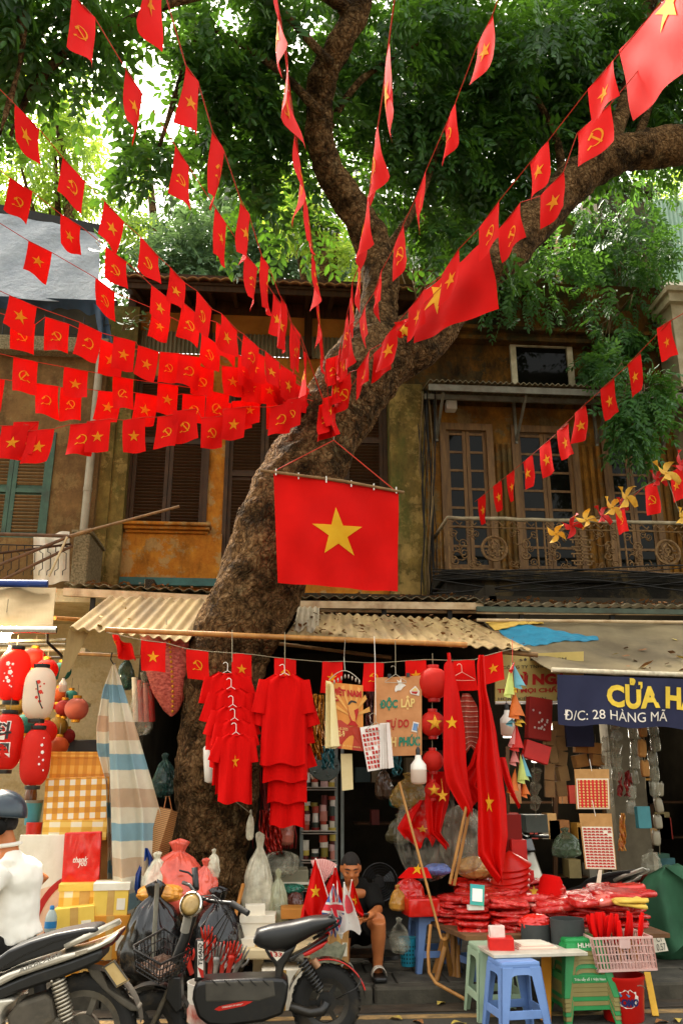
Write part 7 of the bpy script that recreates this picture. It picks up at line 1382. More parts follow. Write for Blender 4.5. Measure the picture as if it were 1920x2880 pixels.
build(prof([(-160,2740),(-80,2722),(0,2692),(40,2662),(101,2637),(171,2616),(250,2601),(280,2599),(292,2606),(270,2622),(181,2664),(92,2692),(12,2723),(-60,2752),(-150,2765)],SY,.12),'seat',leather,sco,bevel=.03,smooth='auto')
build(MB().tube([at(6,2722,SY-.122),at(60,2690,SY-.124),at(150,2650,SY-.124),at(250,2622,SY-.122)],.003,5),'seat_seam',blackgloss,sco)
build(prof([(0,2744),(43,2722),(178,2676),(227,2664),(263,2652),(303,2637),(345,2612),(330,2636),(288,2658),(211,2686),(67,2734),(0,2768),(-120,2800),(-120,2776)],SY,.145),'side_panel',silverp,sco,bevel=.012,smooth='auto')
build(prof([(0,2768),(110,2722),(214,2688),(300,2656),(297,2690),(250,2712),(171,2743),(60,2780),(0,2806),(-160,2830),(-160,2795)],SY,.135),'under_panel',blackplastic,sco,bevel=.015,smooth='auto')
build(prof([(303,2640),(348,2611),(346,2622),(325,2650),(300,2662),(290,2660)],SY,.10),'tail_light',M('dark_red_lens','#5a1810','#471009',rough=.15),sco,bevel=.01);build(prof([(228,2665),(262,2655),(262,2664),(230,2676)],SY,.149),'reflector_strip',chrome,sco)
build(MB().tube([at(184,2662,SY-.11),at(240,2636,SY-.12),at(334,2592,SY-.05),at(336,2592,SY+.05),at(240,2636,SY+.12),at(184,2662,SY+.11)],.017,8),'grab_rail',silverp,sco,smooth=True)
fl=build(prof([(250,2716),(290,2722),(312,2774),(398,2828),(396,2838),(372,2836),(337,2812),(294,2775),(262,2740)],SY,.06),'mudflap',dustyplastic,sco,bevel=.012);pf=quadfn([(288,2720),(321,2700),(363,2758),(328,2778)],(SY-.09,SY-.09,SY-.12,SY-.12));pl2=build(MB().sheet(pf,2,2,(0,.01,0)),'number_plate',M('tan_plate_back','#b79a63','#a88a52',sc=14,rough=.7),sco);build(MB().tube([pf(.04,.04),pf(.96,.04),pf(.96,.96),pf(.04,.96),pf(.04,.04)],.006,5),'plate_rim',dustyplastic,pl2)
m=MB();c0=at(232,2902,SY);m.grid(lambda u,v:c0+Vector((.315*cos(.15+1.7*u),(v-.5)*.13,.315*sin(.15+1.7*u))),20,2);build(m,'rear_fender',dustyplastic,sco,smooth=True)
spring(sco,at(163,2752,SY-.11),at(190,2868,SY-.11),.034,11,.008);build(prof([(30,2850),(60,2812),(140,2786),(160,2800),(170,2860),(120,2890),(40,2890)],SY-.03,.09),'engine_case',dustyplastic,sco,bevel=.02);build(prof([(150,2850),(200,2862),(236,2900),(215,2925),(120,2905),(100,2870)],SY-.06,.05),'gearbox',greym,sco,bevel=.02)
build(prof([(-60,2806),(0,2797),(55,2791),(66,2797),(36,2815),(24,2840),(26,2862),(0,2882),(-60,2890)],SY,.15),'lower_fairing',silverp,sco,bevel=.012);build(prof([(-330,2880),(-60,2870),(-40,2900),(-330,2905)],SY,.13),'floorboard',blackplastic,sco,bevel=.02)
build(prof([(-330,2885),(-300,2700),(-330,2560),(-380,2480),(-430,2520),(-440,2640),(-420,2800),(-390,2870)],SY,.16),'front_shield',silverp,sco,bevel=.05,smooth='auto');build(prof([(-300,2560),(-315,2470),(-380,2430),(-420,2470),(-400,2540)],SY,.10),'handlebar_cover',blackgloss,sco,bevel=.03,smooth='auto');build(MB().tube([at(-325,2480,SY)+Vector((.03,-.36,0)),at(-340,2470,SY),at(-325,2480,SY)+Vector((.03,.36,0))],.017,8),'handlebar',blackplastic,sco)
for s_ in(-1,1):build(MB().tube([at(-340,2470,SY)+Vector((0,s_*.2,0)),at(-350,2400,SY)+Vector((0,s_*.26,0))],.007,6).blob(at(-350,2385,SY)+Vector((0,s_*.28,0)),(.015,.05,.035),10,6),'mirror',blackgloss,sco)
build(MB().lathe([(.0,.01),(.055,.01),(.065,0)],at(-325,2455,SY),20,Matrix.Rotation(.6,3,'Y')),'dial',chrome,sco);wheel(sco,at(-400,2902,SY),.27,.09,.19,5);build(prof([(-480,2790),(-400,2740),(-320,2790),(-330,2800),(-400,2765),(-470,2800)],SY,.07),'front_fender',silverp,sco,bevel=.01)
sf=quadfn([(40,2728),(182,2672),(186,2682),(46,2742)],SY-.148);lettering(sco,'AIRBLADE',sf,.05,.1,.95,.95,M('engraved_grey','#8d877b',rough=.5),-.006,.03,shear=.3)
def place_copy(src,label,T,names=None):
 c=copy_tree(src);c.matrix_world=T;c['label']=label;return c
bs=src_base=Vector(sco.location)
place_copy(sco,'scooter under the rider in the white shirt',Matrix.Translation((bs.x-.66,6.0,0))@Matrix.Rotation(radians(20),4,'Z'))
rb=place_copy(sco,'motorbike parked in the packaging shop behind the pink basket',Matrix.Translation((at(1700,2700,8.5).x,8.45,.0))@Matrix.Rotation(radians(-52),4,'Z'))
f=quadfn([(1832,2626),(1862,2624),(1878,2674),(1836,2680)],7.25);r=thing('number_plate','white number plate beside the pink basket','plate',f(.5,1));build(MB().sheet(f,2,2,(0,.008,0)),'plate',whitecard,r,bevel=.002);lettering(r,'C1',f,.3,.1,.7,.45,textdark,-.006,.0);lettering(r,'0.57',f,.25,.55,.9,.92,textdark,-.006,.0)
EY=6.3
eb=thing('electric_bike','black electric bike with wire basket, parked before the trunk','motorbike',(at(700,2880,EY).x,EY,0))
wheel(eb,at(917,2818,EY),.225,.085,.14,6,blackplastic)
c0=at(917,2818,EY);m=MB();m.sheet(lambda u,v:c0+Vector((.255*cos(.1+2.75*u),(v-.5)*.12,.255*sin(.1+2.75*u))),26,3,(0,0,.006));fd=build(m,'rear_fender',blackgloss,eb,smooth=True);build(MB().tube([c0+Vector((.262*cos(.3+1.9*i/14),-.062,.262*sin(.3+1.9*i/14)))for i in range(15)],.005,6),'red_trim',redpl,fd)
def seatf(u,v):
 x=713+232*u;zt=np.interp(u,[0,.04,.2,.45,.7,.95,1],[2640,2612,2600,2590,2576,2572,2580]);zb_=np.interp(u,[0,.05,.25,.45,.7,1],[2650,2662,2676,2664,2630,2592]);hw=np.interp(u,[0,.06,.25,.6,.95,1],[.03,.08,.095,.10,.10,.07]);a=2*pi*v;cy=(zt+zb_)/2;h=(zb_-zt)/2
 sg=lambda t:math.copysign(abs(t)**.7,t);return at(x,cy-h*sg(sin(a)),EY)+Vector((0,hw*sg(cos(a)),0))
m=MB();m.grid(lambda u,v:seatf(v,u),24,24,closeu=True);m.face([i for i in range(24)]);m.face([24*24+i for i in range(24)][::-1]);build(m,'seat',leather,eb,smooth=True)
sp_=build(prof([(742,2664),(790,2676),(836,2652),(815,2690),(800,2712),(790,2760),(770,2765),(776,2715),(756,2690)],EY,.05),'seat_post',blackplastic,eb,bevel=.015);f=quadfn([(754,2672),(800,2678),(790,2700),(770,2706)],EY-.054);build(MB().prism([f(0,0),f(1,0),f(.85,.7),f(.45,1),f(.2,.6)],(0,.003,0)),'badge',whitecard,sp_);lettering(sp_,'133',f,.08,.08,.9,.55,textred,-.005,.03)
bx_=build(prof([(548,2768),(560,2752),(580,2748),(700,2742),(770,2740),(800,2742),(812,2756),(806,2800),(795,2842),(740,2862),(640,2876),(590,2872),(560,2850),(545,2800)],EY,.12),'battery_box',blackplastic,eb,bevel=.03,smooth='auto');build(prof([(580,2752),(770,2746),(775,2790),(730,2804),(582,2806)],EY,.124),'floor_mat',M('ribbed_grey_mat','#4a453b','#38342c',sc=5,rough=.8),eb,bevel=.01)
for k in range(5):build(MB().bar(at(595+36*k,2756,EY-.125),at(612+36*k,2772,EY-.125),.004,.006),'mat_rib',blackplastic,eb)
f=quadfn([(598,2832),(716,2812),(700,2828),(606,2844)],EY-.122);rs=build(MB().prism([f(0,.6),f(.15,.1),f(.75,-.1),f(1,.3),f(.85,.9),f(.1,1.1)],(0,.004,0)),'red_decal',redpl,bx_);lettering(bx_,'DESIGNED BY GIANT',f,.22,.25,.75,.6,textwhite,-.005,.01)
build(prof([(550,2640),(572,2640),(574,2752),(548,2760)],EY,.035),'head_tube',blackplastic,eb,bevel=.01);f=quadfn([(556,2646),(571,2648),(573,2750),(556,2748)],EY-.037);gd=build(MB().sheet(f,1,4,(0,.003,0)),'decal',textwhite,eb);build(MB().prism([f(0,.72)+Vector((0,-.003,0)),f(1,.8)+Vector((0,-.003,0)),f(1,1)+Vector((0,-.003,0)),f(.6,1)+Vector((0,-.003,0))],(0,.002,0)),'red_wedge',redpl,gd)
lettering(eb,'GIANT',lambda u,v:f(.15+.7*v,.05+.62*u),0,0,1,1,textdark,-.005,.03)
build(MB().tube([at(545,2560,EY),at(520,2640,EY),at(470,2760,EY)],[.035,.035,.03],10),'steering_column',blackplastic,eb,smooth='auto')
for s_ in(-1,1):build(MB().tube([at(500,2730,EY+.05*s_),at(425,2890,EY+.05*s_)],.016,8),'fork_leg',greym,eb)
build(MB().tube([at(515,2482,EY+.1),at(535,2490,EY+.05),at(556,2520,EY),at(590,2534,EY-.05),at(650,2540,EY-.2),at(695,2568,EY-.27)],.013,8),'handlebar',blackplastic,eb,smooth=True);build(MB().tube([at(652,2540,EY-.2),at(698,2569,EY-.28)],.019,10),'grip',M('grip_rubber','#2a2826',rough=.8),eb,smooth='auto');build(MB().tube([at(548,2440,EY+.12),at(550,2470,EY+.11),at(552,2500,EY+.05)],.022,9),'far_grip',blackplastic,eb,smooth=True)
build(MB().tube([at(505,2448,EY+.1),at(530,2454,EY+.1),at(548,2470,EY+.11)],.007,6),'brake_lever',blackplastic,eb)
for k in range(3):build(MB().tube([at(560,2520+8*k,EY-.02),at(600,2518+4*k,EY-.12),at(650,2550+10*k,EY-.18),at(610,2600+30*k,EY-.08),at(570,2660+20*k,EY-.04)],.004,5),'brake_cable',blackplastic,eb,smooth=True)
T3=Matrix.Rotation(radians(72),3,'X')@Matrix.Rotation(radians(-22),3,'Y');c=at(540,2545,EY-.1);T3=T3@Matrix.Scale(.84,3);hl=build(MB().lathe([(.004,-.09),(.06,-.07),(.088,-.02),(.092,.01)],c,28,T3),'headlamp',blackgloss,eb,smooth=True);build(MB().lathe([(.082,.008),(.095,.008),(.097,.022),(.086,.03)],c,28,T3,caps=False),'chrome_ring',chrome,hl,smooth='auto');build(MB().lathe([(.086,.024),(.05,.034),(.001,.038)],c,28,T3),'lamp_glass',M('amber_lens','#a98c55','#947742',sc=40,rough=.2),hl,smooth=True)
build(MB().tube([at(530,2575,EY-.08),at(520,2620,EY-.05)],.03,10),'lamp_stem',M('clear_grey_plastic','#8a857a',rough=.3),eb,smooth='auto')
bs_=build(MB().tube([at(376,2660,EY-.2),at(462,2612,EY+.1),at(542,2668,EY+.05),at(452,2712,EY-.28),at(380,2672,EY-.22),at(376,2660,EY-.2)],.008,6),'basket_rim',blackplastic,eb)
tr_=[at(376,2660,EY-.2),at(462,2612,EY+.1),at(542,2668,EY+.05),at(452,2712,EY-.28)];br_=[at(384,2730,EY-.18),at(460,2700,EY+.06),at(520,2730,EY+.02),at(446,2768,EY-.25)]
def sidewires(i,j,n):
 for k in range(n+1):build(MB().tube([tr_[i].lerp(tr_[j],k/n),br_[i].lerp(br_[j],k/n)],.0035,5),'basket_wire',blackplastic,bs_)
 for v in(.3,.6,.8,1):build(MB().tube([tr_[i].lerp(br_[i],v),tr_[j].lerp(br_[j],v)],.004,5),'basket_wire',blackplastic,bs_)
for i in range(4):sidewires(i,(i+1)%4,9)
for k in range(9):build(MB().tube([br_[0].lerp(br_[1],k/8),br_[3].lerp(br_[2],k/8)],.0035,5),'basket_wire',blackplastic,bs_)
build(MB().sheet(lambda u,v:br_[0].lerp(br_[1],u).lerp(br_[3].lerp(br_[2],u),v)+Vector((0,0,.02+.03*mnoise.noise(Vector((u*5,v*5,1))))),12,12,(0,0,.02)),'basket_litter',M('dark_litter','#3a3026','#5a3a26',sc=20,rough=.8),bs_)
cw=at(425,2895,EY);wheel(eb,cw,.225,.085,.14,6,blackplastic);m=MB();m.sheet(lambda u,v:cw+Vector((.262*cos(.5+2.2*u),(v-.5)*.13,.262*sin(.5+2.2*u))),22,3,(0,0,.006));build(m,'front_fender',M('scuffed_black_plastic','#2a2723','#1c1a17',sc=4,rough=.35,dirt=.6,dirtc='#8a735a'),eb,smooth=True);build(prof([(480,2740),(512,2740),(515,2830),(500,2842),(470,2800)],EY,.09),'leg_shield',blackplastic,eb,bevel=.01)
spring(eb,at(848,2700,EY-.12),at(898,2782,EY-.12),.03,9,.009,blackplastic);build(MB().tube([at(840,2690,EY-.12),at(846,2698,EY-.12)],.03,10),'shock_mount',greym,eb);build(MB().tube([at(880,2700,EY-.1),at(894,2720,EY-.1)],.025,12),'shock_canister',M('bronze_canister','#a87a58',rough=.4,metal=.4),eb,smooth='auto')
build(MB().tube([at(815,2830,EY-.1),at(870,2848,EY-.11),at(905,2845,EY-.11),at(917,2818,EY-.1)],[.028,.03,.03,.035],9),'swing_arm',blackplastic,eb,smooth=True);build(prof([(848,2678),(900,2650),(922,2640),(905,2660),(870,2680),(852,2686)],EY,.08),'tail_panel',redpl,eb,bevel=.008);build(prof([(812,2690),(870,2660),(925,2625),(918,2640),(850,2682),(815,2704)],EY,.05),'tail_frame',blackplastic,eb,bevel=.008)
for s_ in(-1,1):build(MB().tube([at(910,2620,EY+.07*s_),at(925,2580,EY+.07*s_),at(934,2572,EY+.07*s_),at(945,2600,EY+.07*s_),at(900,2632,EY+.07*s_)],.009,6),'rear_hoop',blackplastic,eb,smooth=True)
build(MB().tube([at(880,2640,EY),at(950,2600,EY),at(958,2584,EY),at(935,2582,EY),at(918,2610,EY)],.01,6),'rack_hoop',blackplastic,eb,smooth=True);build(MB().tube([at(945,2810,EY-.1),at(1000,2780,EY-.14),at(1015,2760,EY-.1),at(1005,2735,EY-.02)],.004,5),'loose_cable',blackplastic,eb,smooth=True);build(MB().tube([at(840,2835,EY+.1),at(835,2890,EY+.16)],.012,6),'stand',greym,eb)
def skin_mesh(name,tubes,blobs,mat,root,voxel=.012,smooth=6):
 m=MB()
 for pts,rr,fl_ in tubes:m.tube(pts,rr,14,True,fl_)
 for c,r_ in blobs:m.blob(c,r_,16,12)
 o=build(m,name,mat,root,smooth=True);md=o.modifiers.new('remesh','REMESH');md.mode='VOXEL';md.voxel_size=voxel;md.use_smooth_shade=True;sm_=o.modifiers.new('smooth','SMOOTH');sm_.iterations=smooth;sm_.factor=.5;return o
def hand(tubes,wr,d,curl,s_=1.0,thumb=1):
 d=Vector(d).normalized();n=Vector(curl).normalized();sd=d.cross(n).normalized();tubes.append(([wr,wr+d*.04*s_,wr+d*.085*s_],[.024*s_,.034*s_,.036*s_],.55))
 for k in range(4):
  o=(k-1.5)*.019*s_;b=wr+d*.08*s_+sd*o;L=(.07,.078,.074,.058)[k]*s_;tubes.append(([b,b+d*L*.5+n*.008,b+d*L*.85+n*L*.45,b+d*L*.8+n*L*.8],[.0095,.009,.0085,.007],1))
 tubes.append(([wr+d*.03*s_+sd*thumb*.028,wr+d*.06*s_+sd*thumb*.05+n*.02,wr+d*.09*s_+sd*thumb*.045+n*.04],[.012,.011,.008],1))
A=lambda x,y,Y:at(x,y,Y)
mr=thing('person','seated man in black shirt and shorts looking down at his hands','person',(at(1000,2700,7.6).x,7.6,KH))
pel=A(1000,2618,7.92);ch=A(992,2540,7.78);nb_=A(990,2492,7.68);hd=A(986,2440,7.56)
shL=A(944,2500,7.72);shR=A(1042,2496,7.70);elR=A(1062,2560,7.55);wrR=A(1040,2574,7.28);elL=A(930,2570,7.55);wrL=A(1002,2584,7.26)
hipR=A(1022,2622,7.86);knR=A(1064,2590,7.32);anR=A(1062,2738,7.42);hipL=A(976,2624,7.86);knL=A(962,2604,7.4);anL=A(972,2722,7.6)
T=[([hd+Vector((0,.03,-.05)),nb_+Vector((0,0,.02)),ch],[.055,.06,.13],1),([ch,pel],[.15,.15],.8),([shR,elR,wrR],[.05,.042,.028],1),([shL,elL,wrL],[.05,.042,.028],1),([hipR,knR+Vector((0,.03,.0))],[.085,.062],1),([knR,knR.lerp(anR,.3),knR.lerp(anR,.7),anR],[.058,.06,.042,.034],1),([hipL,knL],[.085,.062],1),([knL,knL.lerp(anL,.3),knL.lerp(anL,.7),anL],[.058,.06,.042,.034],1)]
for an in(anR,anL):T.append(([an+Vector((0,.04,-.02)),an+Vector((0,-.05,-.045)),an+Vector((0,-.14,-.055))],[.036,.036,.03],.7))
for an in(anR,anL):
 for k in range(5):b=an+Vector(((k-2)*.017,-.13,-.06));T.append(([b,b+Vector((0,-.05+.006*abs(k-1),-.004))],[.012,.010],1))
hand(T,wrR,(-.55,-.5,-.1),(-.2,-.3,-.8),1,-1);hand(T,wrL,(.5,-.5,.0),(.2,-.4,.7),1,1)
HR=Matrix.Rotation(radians(20),3,'X')
B=[(hd,(.076,.095,.112)),(hd+HR@Vector((0,-.025,-.065)),(.058,.066,.055)),(hd+HR@Vector((0,-.094,-.028)),(.015,.022,.018)),(hd+HR@Vector((0,-.09,-.012)),(.009,.014,.026)),(hd+HR@Vector((0,-.076,.022)),(.05,.02,.012)),(hd+HR@Vector((.04,-.066,-.03)),(.026,.024,.022)),(hd+HR@Vector((-.04,-.066,-.03)),(.026,.024,.022)),(hd+HR@Vector((0,-.082,-.062)),(.026,.016,.012)),(hd+HR@Vector((.078,.01,-.01)),(.012,.022,.034)),(hd+HR@Vector((-.078,.01,-.01)),(.012,.022,.034)),(nb_+Vector((0,.01,-.05)),(.19,.09,.06))]
body=skin_mesh('body',T,B,skin,mr,.009,4)
for s_ in(-1,1):build(MB().tube([hd+HR@Vector((s_*.05,-.079,.004)),hd+HR@Vector((s_*.032,-.089,-.004)),hd+HR@Vector((s_*.016,-.088,-.001))],[.002,.0042,.002],6),'eyelid_line',hairm,body);build(MB().tube([hd+HR@Vector((s_*.056,-.074,.022)),hd+HR@Vector((s_*.036,-.092,.03)),hd+HR@Vector((s_*.014,-.096,.024))],[.003,.005,.004],6),'eyebrow',hairm,body)
build(MB().tube([hd+HR@Vector((-.026,-.09,-.062)),hd+HR@Vector((0,-.099,-.06)),hd+HR@Vector((.026,-.09,-.062))],[.003,.007,.003],7,flat=.6),'lips',M('lip_skin','#9a4f3a',rough=.5),body)
m=MB();m.blob(hd+HR@Vector((0,.004,.003)),(.083,.101,.118),32,24);m.v=[v if(HR.transposed()@(v-hd)).z>np.interp((HR.transposed()@(v-hd)).y,[-.09,-.03,.03,.1],[.066,.05,.0,-.05])else hd+(v-hd)*.9 for v in m.v];build(m,'hair',M('cropped_hair','#241c15','#16110d',sc=90,rough=.8,bump=.5,bsc=300),mr,smooth=True)
skin_mesh('shirt',[([nb_+Vector((0,.01,-.03)),ch,ch.lerp(pel,.6),pel],[.115,.18,.185,.18],.8),([shL+Vector((.03,0,.01)),nb_+Vector((0,.02,-.02)),shR+Vector((-.03,0,.01))],[.07,.085,.07],1),([shR,shR.lerp(elR,.92)],[.075,.072],1),([shL,shL.lerp(elL,.92)],[.075,.072],1)],[],blackcloth,mr,.014,5)
skin_mesh('shorts',[([pel+Vector((0,0,.06)),pel+Vector((0,0,-.06))],[.18,.17],.85),([hipR,hipR.lerp(knR,.75)],[.11,.105],1),([hipL,hipL.lerp(knL,.97)],[.11,.1],1)],[],blackcloth,mr,.014,4)
def sandal(an):
 z=KH+.004;m=MB();m.box((an.x,an.y-.065,z+.02),(.1,.27,.04));build(m,'sandal_sole',blackplastic,mr,bevel=.015);build(MB().sheet(lambda u,v:Vector((an.x+.056*cos(pi*u),an.y-.13+.09*v,z+.03+.065*sin(pi*u))),14,4,(0,0,.006)),'sandal_strap',uvramp('striped_strap',1,[(0,'#e6dcc8'),(.3,'#2a2722'),(.4,'#e6dcc8'),(.65,'#2a2722'),(.75,'#e6dcc8')])if 'striped_strap' not in MATS else MATS['striped_strap'],mr,smooth=True)
sandal(anR);sandal(anL)
r=thing('wooden_stool','low dark wooden stool under the seated man','stool',(pel.x,pel.y,KH));zs=pel.z-.17;build(MB().box((pel.x,pel.y,zs),(.34,.28,.03)),'seat',darkwood,r,bevel=.006)
for sx in(-1,1):
 for sy in(-1,1):build(MB().bar((pel.x+sx*.14,pel.y+sy*.11,zs),(pel.x+sx*.16,pel.y+sy*.13,KH),.045,.045),'leg',darkwood,r)
one(MB().box(A(1022,2580,7.22),(.075,.012,.15),Matrix.Rotation(1.1,3,'X')),'mobile_phone',blackgloss,'dark phone in the seated man\'s hands','phone',bevel=.004)
rr_=thing('person','rider in white polo shirt and dark blue helmet, seen from behind','person',(at(30,2880,5.95).x,5.95,0))
RY=5.95;pel=A(28,2668,RY);ch=A(44,2500,RY);nb_=A(22,2388,RY-.02);hd=A(2,2300,RY-.02)
shN=A(14,2446,RY-.16);shF=A(56,2440,RY+.15);elN=A(-60,2530,RY-.25);wrN=A(-140,2520,RY-.2);elF=A(122,2462,RY+.27);wrF=A(-10,2600,RY+.2)
kn=[A(-150,2690,RY-.14),A(-150,2690,RY+.14)];an=[A(-120,2870,RY-.16),A(-120,2870,RY+.16)]
T=[([hd+Vector((.02,0,-.07)),nb_,ch],[.06,.062,.12],1),([ch,pel],[.14,.15],.9),([shN,elN,wrN],[.05,.042,.03],1),([shF,elF,wrF],[.05,.045,.03],1)]
for s_,k_,a_ in((-1,kn[0],an[0]),(1,kn[1],an[1])):T+=[([pel+Vector((0,s_*.1,0)),k_],[.09,.065],1),([k_,k_.lerp(a_,.3),a_],[.062,.06,.04],1),([a_+Vector((.04,0,-.03)),a_+Vector((-.16,0,-.05))],[.04,.034],.7)]
hand(T,wrN,(-1,0,0),(0,0,-1),1,1);hand(T,wrF,(-.9,0,-.3),(0,0,-1),1,1)
B=[(hd,(.095,.078,.115)),(hd+Vector((-.03,0,-.065)),(.06,.058,.05)),(hd+Vector((-.098,0,-.03)),(.022,.014,.018)),(hd+Vector((.008,-.08,-.02)),(.022,.012,.034)),(hd+Vector((.008,.08,-.02)),(.022,.012,.034)),(nb_+Vector((0,0,-.06)),(.07,.12,.05))]
bd=skin_mesh('body',T,B,skin,rr_,.01,4);m=MB();m.blob(hd+Vector((.015,0,-.02)),(.098,.083,.10),20,12);m.v=[v if(v-hd).z>-.075 and(v-hd).x>-.02 else hd+(v-hd)*.85 for v in m.v];build(m,'hair',hairm,rr_,smooth=True)
for s_ in(-1,1):build(MB().tube([hd+Vector((-.088,s_*.035,.012)),hd+Vector((-.092,s_*.02,.012))],.006,6),'eye',hairm,bd)
hm=MB();hc=hd+Vector((.012,0,.03));hm.grid(lambda u,v:hc+Vector((cos(2*pi*u)*.138*sin(v*1.72+.001),sin(2*pi*u)*.122*sin(v*1.72+.001),.128*cos(v*1.72)-.012*v*cos(2*pi*u))),36,14,closeu=True);hmo=build(hm,'helmet',helmetm,rr_,smooth=True);hmo.modifiers.new('solid','SOLIDIFY').thickness=.014
build(MB().sheet(lambda u,v:hc+Vector((-.12-.07*v,(u-.5)*.2,.005-.02*v)),8,3,(0,0,.006)),'peak',helmetm,hmo,smooth=True);build(MB().blob(hc+Vector((.02,0,.13)),(.02,.014,.006),8,5),'stud',chrome,hmo)
for s_ in(-1,1):build(MB().tube([hc+Vector((.06,s_*.11,-.03)),hd+Vector((-.0,s_*.085,-.09)),hd+Vector((-.06,s_*.03,-.125))],.008,6,flat=.5),'chin_strap',blackplastic,hmo);build(MB().tube([hc+Vector((-.05,s_*.11,-.02)),hd+Vector((-.02,s_*.085,-.085))],.007,6,flat=.5),'chin_strap',blackplastic,hmo)
one(MB().blob(A(-2,2326,RY-.12),(.05,.04,.05),14,10),'face_mask',blackcloth,'black mask with a red patch on the rider\'s chin','mask',smooth=True)
sh=skin_mesh('shirt',[([nb_+Vector((.0,0,-.02)),nb_.lerp(ch,.4),ch,ch.lerp(pel,.6),pel+Vector((.04,0,.03))],[.07,.115,.155,.16,.165],1.0),([shN+Vector((0,.03,.0)),nb_+Vector((.01,0,-.05)),shF+Vector((0,-.03,0))],[.066,.075,.066],1),([shN,shN.lerp(elN,.8)],[.07,.075],1),([shF,shF.lerp(elF,.72)],[.07,.075],1)],[(ch+Vector((.03,0,.05)),(.13,.17,.15))],whitecloth,rr_,.012,6)
tx=bpy.data.textures.new('shirt_folds','CLOUDS');tx.noise_scale=.09;dm=sh.modifiers.new('folds','DISPLACE');dm.texture=tx;dm.strength=.016;dm.mid_level=.5;tx.noise_depth=1
build(MB().tube([nb_+Vector((-.03,-.07,.02)),nb_+Vector((.05,-.04,.03)),nb_+Vector((.065,0,.035)),nb_+Vector((.05,.04,.03)),nb_+Vector((-.03,.07,.02))],.026,8,flat=.5),'collar',whitecloth,rr_,smooth=True)
skin_mesh('trousers',[([pel+Vector((0,-.06,.07)),pel+Vector((0,-.02,-.07))],[.15,.15],1),([pel+Vector((0,.06,.07)),pel+Vector((0,.02,-.07))],[.15,.15],1),([pel+Vector((0,-.1,0)),kn[0],an[0]],[.115,.085,.06],1),([pel+Vector((0,.1,0)),kn[1],an[1]],[.115,.085,.06],1)],[],blackcloth,rr_,.016,4)
r=thing('stock_rack','dim shelf rack along the back of the packaging shop','shelf',at(1660,2700,11.2))
for y in(2260,2360,2470,2570):build(MB().box2(at(1420,y,11.2),at(1960,y,11.2)+Vector((0,.4,.03))),'board',darkwood,r)
for x in(1425,1560,1700,1830):build(MB().bar(at(x,2100,11.2),at(x,2700,11.2),.05,.05),'upright',darkwood,r)
names=['brown','khaki','dark green','dark red','grey','tan','blue green','ochre'];lev={2260:'top',2360:'second',2470:'third',2570:'lowest'}
pm2=[M('shop_stock_%d'%i,c,rough=.5)for i,c in enumerate(('#8a5a30','#8a7a50','#3f6a58','#9a2a1c','#7a7468','#b08a58','#4a7a80','#a87a30','#b5a890','#a04038'))]
for k in range(46):
 y=random.choice(list(lev));x=random.uniform(1430,1900);hh=random.uniform(24,80);one(MB().box2(at(x,y,11.15),at(x+random.uniform(14,36),y-hh,11.15)+Vector((0,.25,0))),'stock_box',pm2[k%10],'%s box on the %s shelf of the packaging shop'%((names+['pale','brick'])[k%10],lev[y]),'box',group='boxes on the packaging shop shelves')
def chainof(label,px,y0,n,dy,w_,h,Y,mat,kind='box',name='carton_chain'):
 r=thing(name,label,'packaging',at(px,y0+n*dy,Y));build(MB().tube([at(px,y0-40,Y),at(px+6,y0+n*dy,Y)],.003,5),'cord',cordg,r)
 for k in range(n):
  c=at(px+random.uniform(-5,7),y0+k*dy,Y);s_=mpp(px,y0,Y)
  if kind=='box':build(MB().box(c,(w_*s_,.1,h*s_),Matrix.Rotation(random.uniform(-.2,.2),3,'Y')@Matrix.Rotation(random.uniform(-.4,.4),3,'Z')),'carton',mat,r,bevel=.004)
  elif kind=='tub':build(MB().lathe([(w_*.4*s_,-h*.5*s_),(w_*.5*s_,h*.5*s_),(w_*.54*s_,h*.5*s_)],c,16,Matrix.Rotation(random.uniform(.2,1.3),3,'X')),'tub',mat,r,smooth='auto')
  else:m=MB();pillow(m,c,w_*.5*s_,.03,h*.5*s_,0,k);build(m,'pouch',mat,r,smooth=True)
 return r
cl=plasticbag('clear_tub_plastic','#8f8a76',.6,.15,14);pale=M('pale_carton','#8a6a40','#6f5330',sc=5,rough=.85,rnd=.3)
chainof('chain of brown cartons at the left of the packaging shop',1546,2075,4,48,26,44,8.2,pale);chainof('chain of grey brown cartons beside the fluorescent lamp',1574,2050,5,42,28,40,8.4,pale);chainof('short chain of wide cartons above the dotted stickers',1625,2100,2,40,36,34,8.5,carton);chainof('tilted pair of cartons above the dotted stickers',1672,2105,2,34,36,30,8.45,carton)
chainof('string of clear lids and tubs behind the banner',1728,2040,5,34,30,30,8.1,cl,'tub','tub_string');chainof('string of clear trays at the shop middle',1705,2090,5,40,32,34,8.3,cl,'pouch','tub_string');chainof('string of clear pouches left of the brown tags',1778,2060,6,42,24,38,8.2,cl,'pouch','tub_string');chainof('string of clear pouches at the right',1838,2050,5,42,26,40,8.3,cl,'pouch','tub_string');chainof('string of three brown kraft pouches',1808,2050,3,56,22,44,8.0,carton,'pouch','pouch_string');chainof('clear tubs hanging beside the paper cones',1500,2180,3,40,30,30,8.4,cl,'tub','tub_string');chainof('white shell discs hanging by the green sack',1848,2220,4,46,22,36,8.4,M('shell_disc','#9a8f78',rough=.4),'pouch','disc_string')
r=boxpx('gift_bag','dark red snowflake gift bag behind the paper cones','bag',1478,1962,1548,2080,7.9,.08,dkred,.2,tilt=.12);
for k in range(14):build(MB().lathe([(.0001,0),(.011,0)],(random.uniform(-.08,.08),-.002,random.uniform(.05,.28)),7,Matrix.Rotation(pi/2,3,'X')),'flake_print',textwhite,r,world=False)
